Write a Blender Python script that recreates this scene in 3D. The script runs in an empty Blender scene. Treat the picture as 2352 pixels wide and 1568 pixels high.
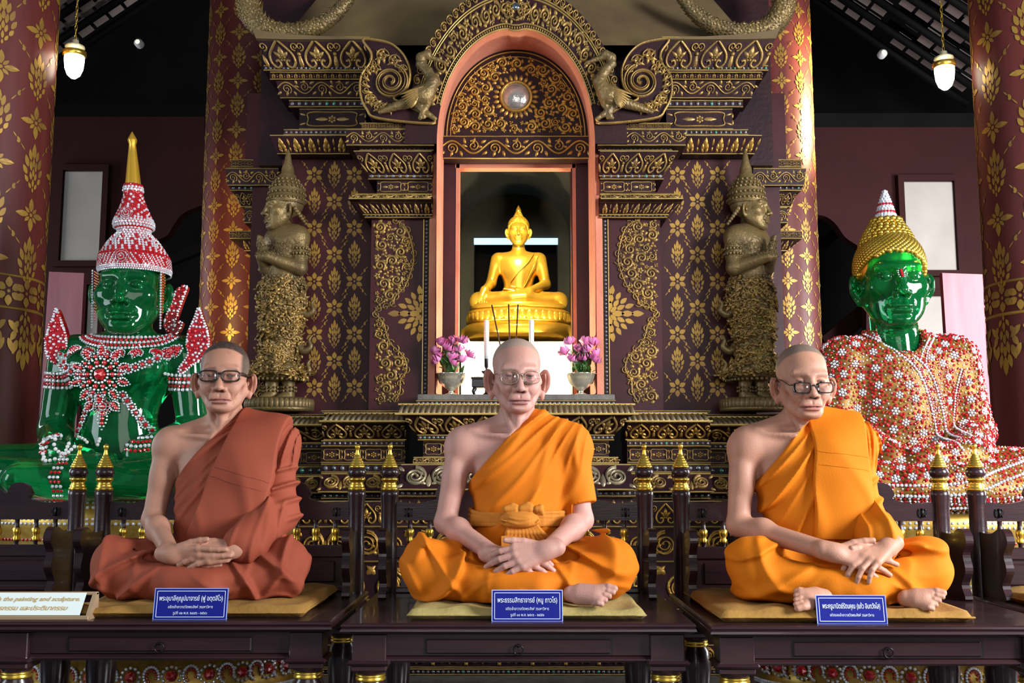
import bpy, math, random
import numpy as np
from mathutils import Vector, Matrix
random.seed(7); rng = np.random.default_rng(7)
S = bpy.context.scene
COL = S.collection
PI = math.pi
sin, cos = math.sin, math.cos

# ---------------------------------------------------------------- camera
F_PX, W_PX, H_PX = 2435.0, 2352.0, 1568.0
PITCH = math.radians(7.05)
CAM_Z = 1.0
cam_d = bpy.data.cameras.new('camera'); cam_d.sensor_width = 36.0; cam_d.lens = 36.0 * F_PX / W_PX
cam = bpy.data.objects.new('camera', cam_d); COL.objects.link(cam)
cam.location = (0, 0, CAM_Z); cam.rotation_euler = (PI / 2 + PITCH, 0, 0)
cam_d.clip_start = 0.05; cam_d.clip_end = 80
cam_d.dof.use_dof = False
S.camera = cam

# ---------------------------------------------------------------- world, lights, exposure
wd = bpy.data.worlds.new('world'); S.world = wd; wd.use_nodes = True
bg = wd.node_tree.nodes['Background']
bg.inputs[0].default_value = (0.72, 0.83, 1.0, 1); bg.inputs[1].default_value = 0.16
S.view_settings.view_transform = 'Standard'; S.view_settings.look = 'None'
S.view_settings.gamma = 1.0; S.view_settings.use_curve_mapping = False
S.view_settings.exposure = 0.45
S.cycles.max_bounces = 8; S.cycles.diffuse_bounces = 3; S.cycles.glossy_bounces = 3; S.cycles.transmission_bounces = 6
S.cycles.caustics_reflective = False

def area(name, loc, target, sx, sy, energy, color):
    l = bpy.data.lights.new(name, 'AREA'); l.shape = 'RECTANGLE'; l.size = sx; l.size_y = sy
    l.energy = energy; l.color = color
    o = bpy.data.objects.new(name, l); COL.objects.link(o); o.location = loc
    o.rotation_euler = (Vector(target) - Vector(loc)).to_track_quat('-Z', 'Y').to_euler()
    return o
def spot(name, loc, target, energy, color, ang=60, blend=0.5, rad=0.05):
    l = bpy.data.lights.new(name, 'SPOT'); l.energy = energy; l.color = color
    l.spot_size = math.radians(ang); l.spot_blend = blend; l.shadow_soft_size = rad
    o = bpy.data.objects.new(name, l); COL.objects.link(o); o.location = loc
    o.rotation_euler = (Vector(target) - Vector(loc)).to_track_quat('-Z', 'Y').to_euler()
    return o
area('front_soft_fill', (0.6, -4.5, 3.0), (0, 4, 1.3), 4.2, 3.0, 105, (1.0, 0.97, 0.93))  # broad soft fill added behind the camera; no door is known there
area('assumed_side_daylight_east', (4.4, 1.2, 2.3), (0.4, 3.7, 1.0), 1.4, 2.0, 370, (0.95, 0.97, 1.0))  # key light added from the right; its window is assumed, none is seen
area('west_cool_fill', (-5.0, 2.4, 2.0), (-0.8, 4.2, 1.0), 1.6, 2.2, 75, (0.80, 0.92, 1.0))  # weak cool fill added from the left; no window is known there
area('assumed_rear_daylight_east', (5.4, 5.3, 2.0), (2.9, 7.0, 1.2), 1.5, 2.0, 230, (0.95, 0.97, 1.0))  # added to brighten the east pink board; window assumed and unseen
area('rear_fill_west', (-6.6, 7.6, 2.2), (-3.2, 8.0, 1.4), 2.0, 2.0, 60, (0.9, 0.94, 1.0))  # weak light added at the rear left; no window is known there
spot('assumed_column_floodlight', (2.85, 6.70, 3.5), (1.90, 6.9, 3.45), 420, (1.0, 0.80, 0.45), 75, 0.8)  # unseen lamp, assumed from the warm light on the east column
spot('assumed_floodlight_west', (-2.0, 5.3, 1.95), (-1.72, 6.6, 2.3), 60, (1.0, 0.72, 0.3), 60, 0.8)  # unseen lamp, assumed from the small warm glow on the west column

# ---------------------------------------------------------------- helpers
def PX(u, v, Y):
    """where the photograph's pixel (u, v) lies in the place at distance Y"""
    x = (u - W_PX / 2) / F_PX; yc = (H_PX / 2 - v) / F_PX
    fy = cos(PITCH) - yc * sin(PITCH); fz = sin(PITCH) + yc * cos(PITCH)
    return np.array([x * Y / fy, Y, CAM_Z + Y * fz / fy])
def XU(u, v, Y): return PX(u, v, Y)[0]
def ZV(v, Y): return PX(1176, v, Y)[2]

def tag(o, label=None, cat=None, group=None, kind=None):
    if label: o['label'] = label
    if cat: o['category'] = cat
    if group: o['group'] = group
    if kind: o['kind'] = kind
    return o
def empty(name, loc=(0, 0, 0), rz=0.0, parent=None):
    o = bpy.data.objects.new(name, None); COL.objects.link(o); o.location = loc
    o.rotation_euler = (0, 0, rz); o.empty_display_size = 0.05; o.parent = parent
    return o
def link(name, me, parent=None, loc=None, rot=None, scale=None):
    o = bpy.data.objects.new(name, me); COL.objects.link(o); o.parent = parent
    if loc is not None: o.location = loc
    if rot is not None: o.rotation_euler = rot
    if scale is not None: o.scale = scale
    return o
def copy_tree(o, parent=None):
    c = o.copy(); COL.objects.link(c); c.parent = parent
    for ch in list(o.children): copy_tree(ch, c)
    return c

def fast_mesh(name, V, T=None, Q=None, mats=(), smooth=True, mi=None, col=None):
    V = np.asarray(V, np.float32).reshape(-1, 3)
    T = np.zeros((0, 3), np.int32) if T is None or len(T) == 0 else np.asarray(T, np.int32).reshape(-1, 3)
    Q = np.zeros((0, 4), np.int32) if Q is None or len(Q) == 0 else np.asarray(Q, np.int32).reshape(-1, 4)
    me = bpy.data.meshes.new(name)
    me.vertices.add(len(V)); me.vertices.foreach_set('co', V.ravel())
    li = np.concatenate([T.ravel(), Q.ravel()])
    me.loops.add(len(li)); me.loops.foreach_set('vertex_index', li)
    nT, nQ = len(T), len(Q)
    st = np.concatenate([np.arange(nT) * 3, nT * 3 + np.arange(nQ) * 4]).astype(np.int32)
    me.polygons.add(nT + nQ); me.polygons.foreach_set('loop_start', st)
    if isinstance(smooth, bool): sm = np.full(nT + nQ, smooth, bool)
    else: sm = smooth
    me.polygons.foreach_set('use_smooth', sm)
    if mi is not None: me.polygons.foreach_set('material_index', np.asarray(mi, np.int32))
    me.update(calc_edges=True)
    if col is not None:
        a = me.color_attributes.new('Col', 'FLOAT_COLOR', 'POINT')
        c4 = np.ones((len(V), 4), np.float32); c4[:, :3] = col; a.data.foreach_set('color', c4.ravel())
    for m in mats: me.materials.append(m)
    return me

class MB:
    """collects shapes of one part"""
    def __init__(self): self.V = []; self.T = []; self.Q = []; self.n = 0; self.mt = []; self.mq = []; self.st = []; self.sq = []
    def add(self, v, t=None, q=None, m=0, smooth=True):
        v = np.asarray(v, np.float32).reshape(-1, 3)
        self.V.append(v)
        if t is not None and len(t):
            t = np.asarray(t, np.int32).reshape(-1, 3); self.T.append(t + self.n); self.mt += [m] * len(t); self.st += [smooth] * len(t)
        if q is not None and len(q):
            q = np.asarray(q, np.int32).reshape(-1, 4); self.Q.append(q + self.n); self.mq += [m] * len(q); self.sq += [smooth] * len(q)
        self.n += len(v); return self
    def box(self, lo, hi, m=0, bev=0.0):
        (x0, y0, z0), (x1, y1, z1) = lo, hi
        if bev <= 0:
            v = [(x0,y0,z0),(x1,y0,z0),(x1,y1,z0),(x0,y1,z0),(x0,y0,z1),(x1,y0,z1),(x1,y1,z1),(x0,y1,z1)]
            return self.add(v, q=[(0,3,2,1),(4,5,6,7),(0,1,5,4),(1,2,6,5),(2,3,7,6),(3,0,4,7)], m=m, smooth=False)
        b = bev; vs = []; idx = {}
        for i, x in enumerate((x0, x1)):
            for j, y in enumerate((y0, y1)):
                for k, z in enumerate((z0, z1)):
                    sx, sy, sz = (1 if i == 0 else -1), (1 if j == 0 else -1), (1 if k == 0 else -1)
                    for a in range(3):
                        idx[i, j, k, a] = len(vs)
                        vs.append((x + (sx*b if a != 0 else 0), y + (sy*b if a != 1 else 0), z + (sz*b if a != 2 else 0)))
        q = []; t = []
        g = lambda i, j, k, a: idx[i, j, k, a]
        for i in (0, 1):
            f = [g(i,0,0,0), g(i,1,0,0), g(i,1,1,0), g(i,0,1,0)]; q.append(f if i else f[::-1])
            f = [g(0,i,0,1), g(1,i,0,1), g(1,i,1,1), g(0,i,1,1)]; q.append(f[::-1] if i else f)
            f = [g(0,0,i,2), g(1,0,i,2), g(1,1,i,2), g(0,1,i,2)]; q.append(f if i else f[::-1])
            for j in (0, 1):
                q.append([g(0,i,j,1), g(1,i,j,1), g(1,i,j,2), g(0,i,j,2)])
                q.append([g(i,0,j,0), g(i,1,j,0), g(i,1,j,2), g(i,0,j,2)])
                q.append([g(i,j,0,0), g(i,j,1,0), g(i,j,1,1), g(i,j,0,1)])
                for k in (0, 1): t.append([g(i,j,k,0), g(i,j,k,1), g(i,j,k,2)])
        vs = np.array(vs); c = vs.mean(0)
        def orient(f):
            p = vs[list(f)]; nrm = np.cross(p[1]-p[0], p[2]-p[0])
            return list(f) if np.dot(nrm, p.mean(0)-c) > 0 else list(f)[::-1]
        return self.add(vs, t=[orient(f) for f in t], q=[orient(f) for f in q], m=m, smooth=False)
    def lathe(self, prof, n=24, c=(0, 0, 0), m=0, axis='z', smooth=True, squash=(1, 1)):
        prof = np.asarray(prof, float); k = len(prof)
        a = np.arange(n) * 2 * PI / n
        r = prof[:, 0][:, None]; z = np.repeat(prof[:, 1][:, None], n, 1)
        x = r * np.cos(a) * squash[0]; y = r * np.sin(a) * squash[1]
        v = np.stack([x, y, z], -1) if axis == 'z' else (np.stack([x, -z, y], -1) if axis == 'y' else np.stack([z, x, y], -1))
        v = v.reshape(-1, 3) + np.array(c)
        i = np.arange(k - 1)[:, None]; j = np.arange(n)[None]; j2 = (j + 1) % n
        q = np.stack([i*n + j, i*n + j2, (i+1)*n + j2, (i+1)*n + j], -1).reshape(-1, 4)
        return self.add(v, q=q, m=m, smooth=smooth)
    def tube(self, path, r, n=6, m=0, closed=False, flat=1.0):
        P = np.asarray(path, float); k = len(P)
        r = np.broadcast_to(np.asarray(r, float), (k,))
        Tn = np.gradient(P, axis=0) if not closed else np.roll(P, -1, 0) - np.roll(P, 1, 0)
        Tn /= np.linalg.norm(Tn, axis=1)[:, None] + 1e-9
        up = np.array([0, 1.0, 0.03]); A = np.cross(Tn, up)
        bad = np.linalg.norm(A, axis=1) < 0.1; A[bad] = np.cross(Tn[bad], [1.0, 0, 0])
        A /= np.linalg.norm(A, axis=1)[:, None]; B = np.cross(Tn, A)
        a = np.arange(n) * 2 * PI / n
        v = P[:, None] + (A[:, None]*np.cos(a)[None, :, None] + flat*B[:, None]*np.sin(a)[None, :, None]) * r[:, None, None]
        kk = k if closed else k - 1
        i = np.arange(kk)[:, None]; i2 = (i + 1) % k; j = np.arange(n)[None]; j2 = (j + 1) % n
        q = np.stack([i*n + j, i*n + j2, i2*n + j2, i2*n + j], -1).reshape(-1, 4)
        v = v.reshape(-1, 3); t = []
        if not closed:
            v = np.concatenate([v, P[:1], P[-1:]]); c0, c1 = len(v) - 2, len(v) - 1
            for jj in range(n):
                t.append((c0, (jj+1) % n, jj)); t.append((c1, (k-1)*n + jj, (k-1)*n + (jj+1) % n))
        return self.add(v, t=t, q=q, m=m)
    def prism(self, poly, y0, y1, m=0, plane='xz', smooth=False):
        """polygon in a plane given depth; fan caps from ear clipping"""
        P = np.asarray(poly, float)
        if _sarea(P) < 0: P = P[::-1]
        n = len(P); tr = earclip(P)
        def put(d):
            if plane == 'xz': return np.stack([P[:, 0], np.full(n, d), P[:, 1]], -1)
            if plane == 'yz': return np.stack([np.full(n, d), P[:, 0], P[:, 1]], -1)
            return np.stack([P[:, 0], P[:, 1], np.full(n, d)], -1)
        v = np.concatenate([put(y0), put(y1)])
        t = [(a, b, c) for a, b, c in tr] + [(c + n, b + n, a + n) for a, b, c in tr]
        q = [(i, i + n, (i+1) % n + n, (i+1) % n) for i in range(n)]
        if plane == 'xz': pass
        else:
            t = [f[::-1] for f in t]; q = [f[::-1] for f in q]
            if plane == 'xy': pass
        if (plane == 'xz') != (y0 < y1) and plane == 'xz':
            t = [f[::-1] for f in t]; q = [f[::-1] for f in q]
        return self.add(v, t=t, q=q, m=m, smooth=smooth)
    def ball(self, c, r, n=10, k=6, m=0, half=False):
        r = np.broadcast_to(np.asarray(r, float), (3,))
        th = np.linspace(0.001, PI/2 if half else PI - 0.001, k)
        a = np.arange(n) * 2 * PI / n
        v = np.stack([np.sin(th)[:, None]*np.cos(a), np.sin(th)[:, None]*np.sin(a), np.repeat(np.cos(th)[:, None], n, 1)], -1)
        v = v.reshape(-1, 3) * r + np.array(c)
        i = np.arange(k - 1)[:, None]; j = np.arange(n)[None]; j2 = (j + 1) % n
        q = np.stack([i*n + j, (i+1)*n + j, (i+1)*n + j2, i*n + j2], -1).reshape(-1, 4)
        return self.add(v, q=q, m=m)
    def mesh(self, name, mats, smooth=None):
        if not isinstance(mats, (list, tuple)): mats = [mats]
        V = np.concatenate(self.V) if self.V else np.zeros((0, 3))
        T = np.concatenate(self.T) if self.T else None
        Q = np.concatenate(self.Q) if self.Q else None
        sm = np.array(self.st + self.sq, bool) if smooth is None else smooth
        return fast_mesh(name, V, T, Q, mats, sm, np.array(self.mt + self.mq, np.int32))
    def build(self, name, mats, parent=None, loc=None, rot=None, smooth=None):
        return link(name, self.mesh(name, mats, smooth), parent, loc, rot)

def _sarea(P):
    x, y = P[:, 0], P[:, 1]; return 0.5 * np.sum(x*np.roll(y, -1) - np.roll(x, -1)*y)
def earclip(P):
    from mathutils.geometry import tessellate_polygon
    tr = tessellate_polygon([[Vector((p[0], p[1], 0)) for p in P]])
    out = []
    for a, b, c in tr:
        s = (P[b][0]-P[a][0])*(P[c][1]-P[a][1]) - (P[b][1]-P[a][1])*(P[c][0]-P[a][0])
        out.append((a, b, c) if s > 0 else (a, c, b))
    return out
def catmull(pts, n=8, closed=False):
    P = np.asarray(pts, float); k = len(P); out = []
    for i in range(k if closed else k - 1):
        g = (lambda j: P[j % k]) if closed else (lambda j: P[min(max(j, 0), k - 1)])
        p0, p1, p2, p3 = g(i-1), g(i), g(i+1), g(i+2)
        for t in np.arange(n) / n:
            out.append(0.5*((2*p1) + (p2-p0)*t + (2*p0-5*p1+4*p2-p3)*t*t + (3*p1-p0-3*p2+p3)*t**3))
    if not closed: out.append(P[-1])
    return np.array(out)

# ---------------------------------------------------------------- materials
def mat(name, color, rough=0.5, metal=0.0, var=None, vscale=8.0, vamt=0.5, bump=0.0, bscale=60.0, coat=0.0,
        spec=0.5, sss=0.0, sssr=(1, 0.4, 0.2), sscale=0.01, trans=0.0, emit=None, estr=0.0, attr=False, stretch=None, ior=1.45, detail=4.0):
    m = bpy.data.materials.new(name); m.use_nodes = True
    nt = m.node_tree; b = nt.nodes['Principled BSDF']
    b.inputs['Base Color'].default_value = (*color, 1); b.inputs['Roughness'].default_value = rough
    b.inputs['Metallic'].default_value = metal; b.inputs['Coat Weight'].default_value = coat
    b.inputs['Coat Roughness'].default_value = 0.05
    b.inputs['Specular IOR Level'].default_value = spec; b.inputs['IOR'].default_value = ior
    b.inputs['Transmission Weight'].default_value = trans
    if sss:
        b.inputs['Subsurface Weight'].default_value = sss; b.inputs['Subsurface Radius'].default_value = sssr
        b.inputs['Subsurface Scale'].default_value = sscale
    if emit: b.inputs['Emission Color'].default_value = (*emit, 1); b.inputs['Emission Strength'].default_value = estr
    src = None
    if attr:
        a = nt.nodes.new('ShaderNodeAttribute'); a.attribute_name = 'Col'; src = a.outputs['Color']
        nt.links.new(src, b.inputs['Base Color'])
    if var is not None or bump:
        tc = nt.nodes.new('ShaderNodeTexCoord'); mp = nt.nodes.new('ShaderNodeMapping')
        nt.links.new(tc.outputs['Object'], mp.inputs[0])
        if stretch: mp.inputs['Scale'].default_value = stretch
    if var is not None:
        n = nt.nodes.new('ShaderNodeTexNoise'); n.inputs['Scale'].default_value = vscale; n.inputs['Detail'].default_value = detail
        nt.links.new(mp.outputs[0], n.inputs['Vector'])
        r = nt.nodes.new('ShaderNodeValToRGB'); r.color_ramp.elements[0].position = 0.5 - vamt*0.4; r.color_ramp.elements[1].position = 0.5 + vamt*0.4
        r.color_ramp.elements[0].color = (*color, 1); r.color_ramp.elements[1].color = (*var, 1)
        nt.links.new(n.outputs[0], r.inputs[0])
        if attr:
            mx = nt.nodes.new('ShaderNodeMix'); mx.data_type = 'RGBA'; mx.blend_type = 'MULTIPLY'; mx.inputs[0].default_value = 1
            nt.links.new(src, mx.inputs[6]); nt.links.new(r.outputs[0], mx.inputs[7]); nt.links.new(mx.outputs[2], b.inputs['Base Color'])
        else: nt.links.new(r.outputs[0], b.inputs['Base Color'])
    if bump:
        n2 = nt.nodes.new('ShaderNodeTexNoise'); n2.inputs['Scale'].default_value = bscale; n2.inputs['Detail'].default_value = 5
        nt.links.new(mp.outputs[0], n2.inputs['Vector'])
        bp = nt.nodes.new('ShaderNodeBump'); bp.inputs['Strength'].default_value = bump; bp.inputs['Distance'].default_value = 0.01
        nt.links.new(n2.outputs[0], bp.inputs['Height']); nt.links.new(bp.outputs[0], b.inputs['Normal'])
    return m

M = {}
M['lacquer'] = mat('dark_red_lacquer', (0.036, 0.008, 0.011), 0.42, spec=.3, var=(0.070, 0.014, 0.017), vscale=3, bump=0.12, bscale=14)
M['ground'] = mat('carving_ground', (0.018, 0.007, 0.010), 0.5, spec=.25, var=(0.036, 0.010, 0.013), vscale=6, bump=0.2, bscale=40)
M['agedgold'] = mat('aged_gold_leaf', (0.50, 0.30, 0.075), 0.42, 0.55, var=(0.19, 0.125, 0.055), vscale=9, vamt=0.7, bump=0.25, bscale=90)
M['warmgold'] = mat('warm_gold_leaf', (0.62, 0.36, 0.07), 0.40, 0.6, var=(0.28, 0.15, 0.035), vscale=10, vamt=0.8, bump=0.25, bscale=90)
M['stencil'] = mat('gold_stencil_paint', (0.58, 0.33, 0.05), 0.40, 0.4, var=(0.20, 0.11, 0.035), vscale=6, vamt=0.7)
M['edgegold'] = mat('gold_moulding_edge', (0.62, 0.44, 0.13), 0.36, 0.6, var=(0.30, 0.19, 0.06), vscale=20, vamt=0.9)
M['column'] = mat('column_red_lacquer', (0.088, 0.016, 0.014), 0.45, spec=.35, var=(0.15, 0.03, 0.026), vscale=3, stretch=(3, 3, 0.35), bump=0.06, bscale=9)
M['wood'] = mat('dark_polished_wood', (0.018, 0.008, 0.011), 0.28, var=(0.040, 0.015, 0.018), vscale=5, stretch=(0.6, 6, 6), bump=0.05, bscale=30, coat=0.25)
M['salmon'] = mat('salmon_plaster', (0.70, 0.29, 0.19), 0.75, var=(0.58, 0.20, 0.12), vscale=6, bump=0.35, bscale=45)
M['olive'] = mat('stained_olive_plaster', (0.18, 0.125, 0.050), 0.8, var=(0.11, 0.070, 0.034), vscale=3, bump=0.2, bscale=25)
M['stone'] = mat('grey_stone', (0.20, 0.18, 0.15), 0.7, var=(0.11, 0.10, 0.09), vscale=15, bump=0.3, bscale=60)
M['stucco'] = mat('gilded_stucco', (0.30, 0.20, 0.07), 0.42, 0.45, var=(0.10, 0.072, 0.038), vscale=8, vamt=0.8, bump=0.35, bscale=80)
M['silver'] = mat('tarnished_silver_stucco', (0.42, 0.34, 0.20), 0.40, 0.5, var=(0.20, 0.16, 0.10), vscale=9, bump=0.2, bscale=80)
M['polgold'] = mat('polished_gold', (0.95, 0.56, 0.07), 0.27, 0.75, var=(0.90, 0.50, 0.05), vscale=5)
M['brass'] = mat('brass_paint', (0.85, 0.58, 0.10), 0.28, 0.9, var=(0.70, 0.44, 0.05), vscale=12)
M['mirror'] = mat('mirror_glass_stud', (0.55, 0.62, 0.68), 0.08, 0.9, var=(0.16, 0.2, 0.24), vscale=35, vamt=0.4)
M['greenmirror'] = mat('green_glass_stud', (0.08, 0.32, 0.24), 0.1, 0.6, coat=1)
M['studdark'] = mat('dark_glass_stud', (0.09, 0.085, 0.10), 0.12, 0.5, var=(0.22, 0.22, 0.25), vscale=40, coat=1)
M['ruby'] = mat('red_gem', (0.50, 0.008, 0.015), 0.08, 0.15, coat=1.0, spec=0.8)
M['diamond'] = mat('clear_gem', (0.92, 0.94, 0.98), 0.08, 0.3, coat=1.0, var=(0.66, 0.68, 0.74), vscale=60)
M['jewelgold'] = mat('gold_gem_setting', (0.40, 0.22, 0.03), 0.35, 0.6, var=(0.55, 0.36, 0.08), vscale=30)
M['emerald'] = mat('green_resin', (0.006, 0.36, 0.090), 0.05, 0.0, coat=0.12, spec=0.5, trans=0.84, ior=1.35)
M['black'] = mat('black_paint', (0.012, 0.011, 0.011), 0.3)
M['iron'] = mat('dark_iron', (0.03, 0.028, 0.03), 0.3, 0.8)
M['white'] = mat('white_paint', (0.75, 0.75, 0.72), 0.5)
M['darkwall'] = mat('dark_timber', (0.003, 0.0028, 0.003), 0.7, spec=.1, var=(0.006, 0.005, 0.005), vscale=3)

# ================================================================ smooth solid modelling (bodies, cloth, statues)
def rotm(ax, a):
    c, s = cos(a), sin(a)
    return np.array({'x': [[1,0,0],[0,c,-s],[0,s,c]], 'y': [[c,0,s],[0,1,0],[-s,0,c]], 'z': [[c,-s,0],[s,c,0],[0,0,1]]}[ax])
def smin(a, b, k):
    if k <= 0: return np.minimum(a, b)
    h = np.clip(.5 + .5*(b - a)/k, 0, 1); return b + (a - b)*h - k*h*(1 - h)
def smax(a, b, k): return -smin(-a, -b, k)
class Field:
    def __init__(self): self.ops = []; self.R = np.eye(3); self.t = np.zeros(3)
    def frame(self, R=None, t=(0, 0, 0)): self.R = np.eye(3) if R is None else R; self.t = np.array(t, float); return self
    def pt(self, p): return self.R @ np.asarray(p, float) + self.t
    def cone(self, a, b, ra, rb=None, k=.01, op='u'):
        a, b = self.pt(a), self.pt(b); rb = ra if rb is None else rb; ab = b - a; L2 = max(1e-9, ab @ ab); r = max(ra, rb)
        lo, hi = np.minimum(a, b) - r, np.maximum(a, b) + r
        def fn(X, Y, Z):
            x, y, z = X - a[0], Y - a[1], Z - a[2]
            t = np.clip((x*ab[0] + y*ab[1] + z*ab[2])/L2, 0, 1)
            return np.sqrt((x - t*ab[0])**2 + (y - t*ab[1])**2 + (z - t*ab[2])**2) - (ra + (rb - ra)*t)
        self.ops.append((op, fn, lo, hi, k)); return self
    def chain(self, pts, rs, k=.01, op='u'):
        rs = np.broadcast_to(np.asarray(rs, float), (len(pts),))
        for i in range(len(pts) - 1): self.cone(pts[i], pts[i+1], rs[i], rs[i+1], k, op)
        return self
    def ell(self, c, r, k=.01, op='u', rot=None):
        c = self.pt(c); r = np.broadcast_to(np.asarray(r, float), (3,)); R = self.R if rot is None else self.R @ rot
        e = np.sqrt(((R * r)**2).sum(1)); I = R.T
        def fn(X, Y, Z):
            x, y, z = X - c[0], Y - c[1], Z - c[2]
            p = [(I[i, 0]*x + I[i, 1]*y + I[i, 2]*z)/r[i] for i in range(3)]
            k0 = np.sqrt(p[0]**2 + p[1]**2 + p[2]**2); k1 = np.sqrt((p[0]/r[0])**2 + (p[1]/r[1])**2 + (p[2]/r[2])**2)
            return k0*(k0 - 1)/(k1 + 1e-9)
        self.ops.append((op, fn, c - e, c + e, k)); return self
    def disp(self, fn, lo=None, hi=None): self.ops.append(('d', fn, lo, hi, 0)); return self
    def cut(self, fn, k=.004): self.ops.append(('c', fn, None, None, k)); return self
    def eval(self, lo, hi, h):
        lo, hi = np.asarray(lo, float), np.asarray(hi, float); n = np.ceil((hi - lo)/h).astype(int) + 1
        ax = [(lo[i] + np.arange(n[i])*h).astype(np.float32) for i in range(3)]
        d = np.full(n, .2, np.float32)
        for op, fn, a, b, k in self.ops:
            if a is None: sl = [slice(0, n[i]) for i in range(3)]
            else:
                mg = k*1.0 + 4*h + (.03 if op == 'u' else .0)
                sl = []
                for i in range(3):
                    s0 = max(0, int((a[i] - mg - lo[i])/h)); s1 = min(n[i], int((b[i] + mg - lo[i])/h) + 2)
                    if s1 <= s0: sl = None; break
                    sl.append(slice(s0, s1))
                if sl is None: continue
            X, Y, Z = ax[0][sl[0]][:, None, None], ax[1][sl[1]][None, :, None], ax[2][sl[2]][None, None, :]
            v = d[sl[0], sl[1], sl[2]]
            if op == 'u': d[sl[0], sl[1], sl[2]] = smin(v, fn(X, Y, Z), k)
            elif op == 's': d[sl[0], sl[1], sl[2]] = smax(v, -fn(X, Y, Z), k)
            elif op == 'c': d[sl[0], sl[1], sl[2]] = smax(v, fn(X, Y, Z), k)
            elif op == 'd': d[sl[0], sl[1], sl[2]] = v + fn(X, Y, Z)
        return d, lo
    def mesh(self, lo, hi, h, skip=()):
        d, lo = self.eval(lo, hi, h); V, Q = nets(d, lo, h)
        if len(skip) and len(Q):
            c = V[Q].mean(1); keep = np.ones(len(Q), bool)
            for a, b in skip: keep &= ~np.all((c > np.asarray(a) + h*.7) & (c < np.asarray(b) - h*.7), axis=1)
            Q = Q[keep]
        return V, Q
def nets(d, lo, h):
    """surface nets: dual mesh of the zero level"""
    s = d < 0; nx, ny, nz = d.shape
    cnt = np.zeros((nx-1, ny-1, nz-1), np.int8)
    for i in (0, 1):
        for j in (0, 1):
            for k in (0, 1): cnt += s[i:nx-1+i, j:ny-1+j, k:nz-1+k]
    act = (cnt > 0) & (cnt < 8); I, J, K = np.nonzero(act); N = len(I)
    idx = np.full(act.shape, -1, np.int32); idx[act] = np.arange(N)
    cor = {(i, j, k): d[I+i, J+j, K+k] for i in (0, 1) for j in (0, 1) for k in (0, 1)}
    P = np.zeros((N, 3)); C = np.zeros(N)
    for (a, b) in [((0,0,0),(1,0,0)),((0,1,0),(1,1,0)),((0,0,1),(1,0,1)),((0,1,1),(1,1,1)),((0,0,0),(0,1,0)),((1,0,0),(1,1,0)),((0,0,1),(0,1,1)),((1,0,1),(1,1,1)),((0,0,0),(0,0,1)),((1,0,0),(1,0,1)),((0,1,0),(0,1,1)),((1,1,0),(1,1,1))]:
        da, db = cor[a], cor[b]; m = (da < 0) != (db < 0)
        t = np.where(m, da/(np.where(m, da - db, 1)), 0)
        for x in range(3): P[:, x] += np.where(m, a[x] + t*(b[x] - a[x]), 0)
        C += m
    V = (np.stack([I, J, K], -1) + P/np.maximum(C, 1)[:, None])*h + lo
    Q = []
    m = s[:-1, 1:-1, 1:-1] != s[1:, 1:-1, 1:-1]; i, j, k = np.nonzero(m); j += 1; k += 1
    q = np.stack([idx[i, j-1, k-1], idx[i, j, k-1], idx[i, j, k], idx[i, j-1, k]], -1); f = s[i, j, k]; q[~f] = q[~f][:, ::-1]; Q.append(q)
    m = s[1:-1, :-1, 1:-1] != s[1:-1, 1:, 1:-1]; i, j, k = np.nonzero(m); i += 1; k += 1
    q = np.stack([idx[i-1, j, k-1], idx[i-1, j, k], idx[i, j, k], idx[i, j, k-1]], -1); f = s[i, j, k]; q[~f] = q[~f][:, ::-1]; Q.append(q)
    m = s[1:-1, 1:-1, :-1] != s[1:-1, 1:-1, 1:]; i, j, k = np.nonzero(m); i += 1; j += 1
    q = np.stack([idx[i-1, j-1, k], idx[i, j-1, k], idx[i, j, k], idx[i-1, j, k]], -1); f = s[i, j, k]; q[~f] = q[~f][:, ::-1]; Q.append(q)
    return V, np.concatenate(Q)
def compact(V, Q):
    used = np.zeros(len(V), bool); used[Q.ravel()] = True; mp = np.cumsum(used) - 1
    return V[used], mp[Q]
def vnormals(V, Q):
    n = np.cross(V[Q[:, 2]] - V[Q[:, 0]], V[Q[:, 3]] - V[Q[:, 1]]); N = np.zeros_like(V)
    for i in range(4): np.add.at(N, Q[:, i], n)
    return N/(np.linalg.norm(N, axis=1)[:, None] + 1e-12)
def merge_blocks(blocks):
    V = []; Q = []; n = 0
    for v, q in blocks: v, q = compact(v, q); V.append(v); Q.append(q + n); n += len(v)
    return np.concatenate(V), np.concatenate(Q)
class Wave:
    """smooth random field from a few sines"""
    def __init__(self, seed, f, n=6):
        r = np.random.default_rng(seed); self.k = r.normal(0, 1, (n, 3)); self.k *= (f*r.uniform(.6, 1.5, n)/np.linalg.norm(self.k, axis=1))[:, None]; self.p = r.uniform(0, 6.28, n); self.n = n
    def __call__(self, X, Y, Z):
        o = 0
        for k, p in zip(self.k, self.p): o = o + np.sin(k[0]*X + k[1]*Y + k[2]*Z + p)
        return o/self.n**.5
def sstep(a, b, x): t = np.clip((x - a)/(b - a), 0, 1); return t*t*(3 - 2*t)
def soft(ph, p=2.0, sk=.35):
    """rounded fold with broad valleys, leaning to one side"""
    q = ph + sk*np.sin(2*ph); return ((1 + np.cos(2*q))*.5)**p
def ridge(ph, p=1.3): return (1 - np.abs(np.sin(ph)))**p
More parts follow.
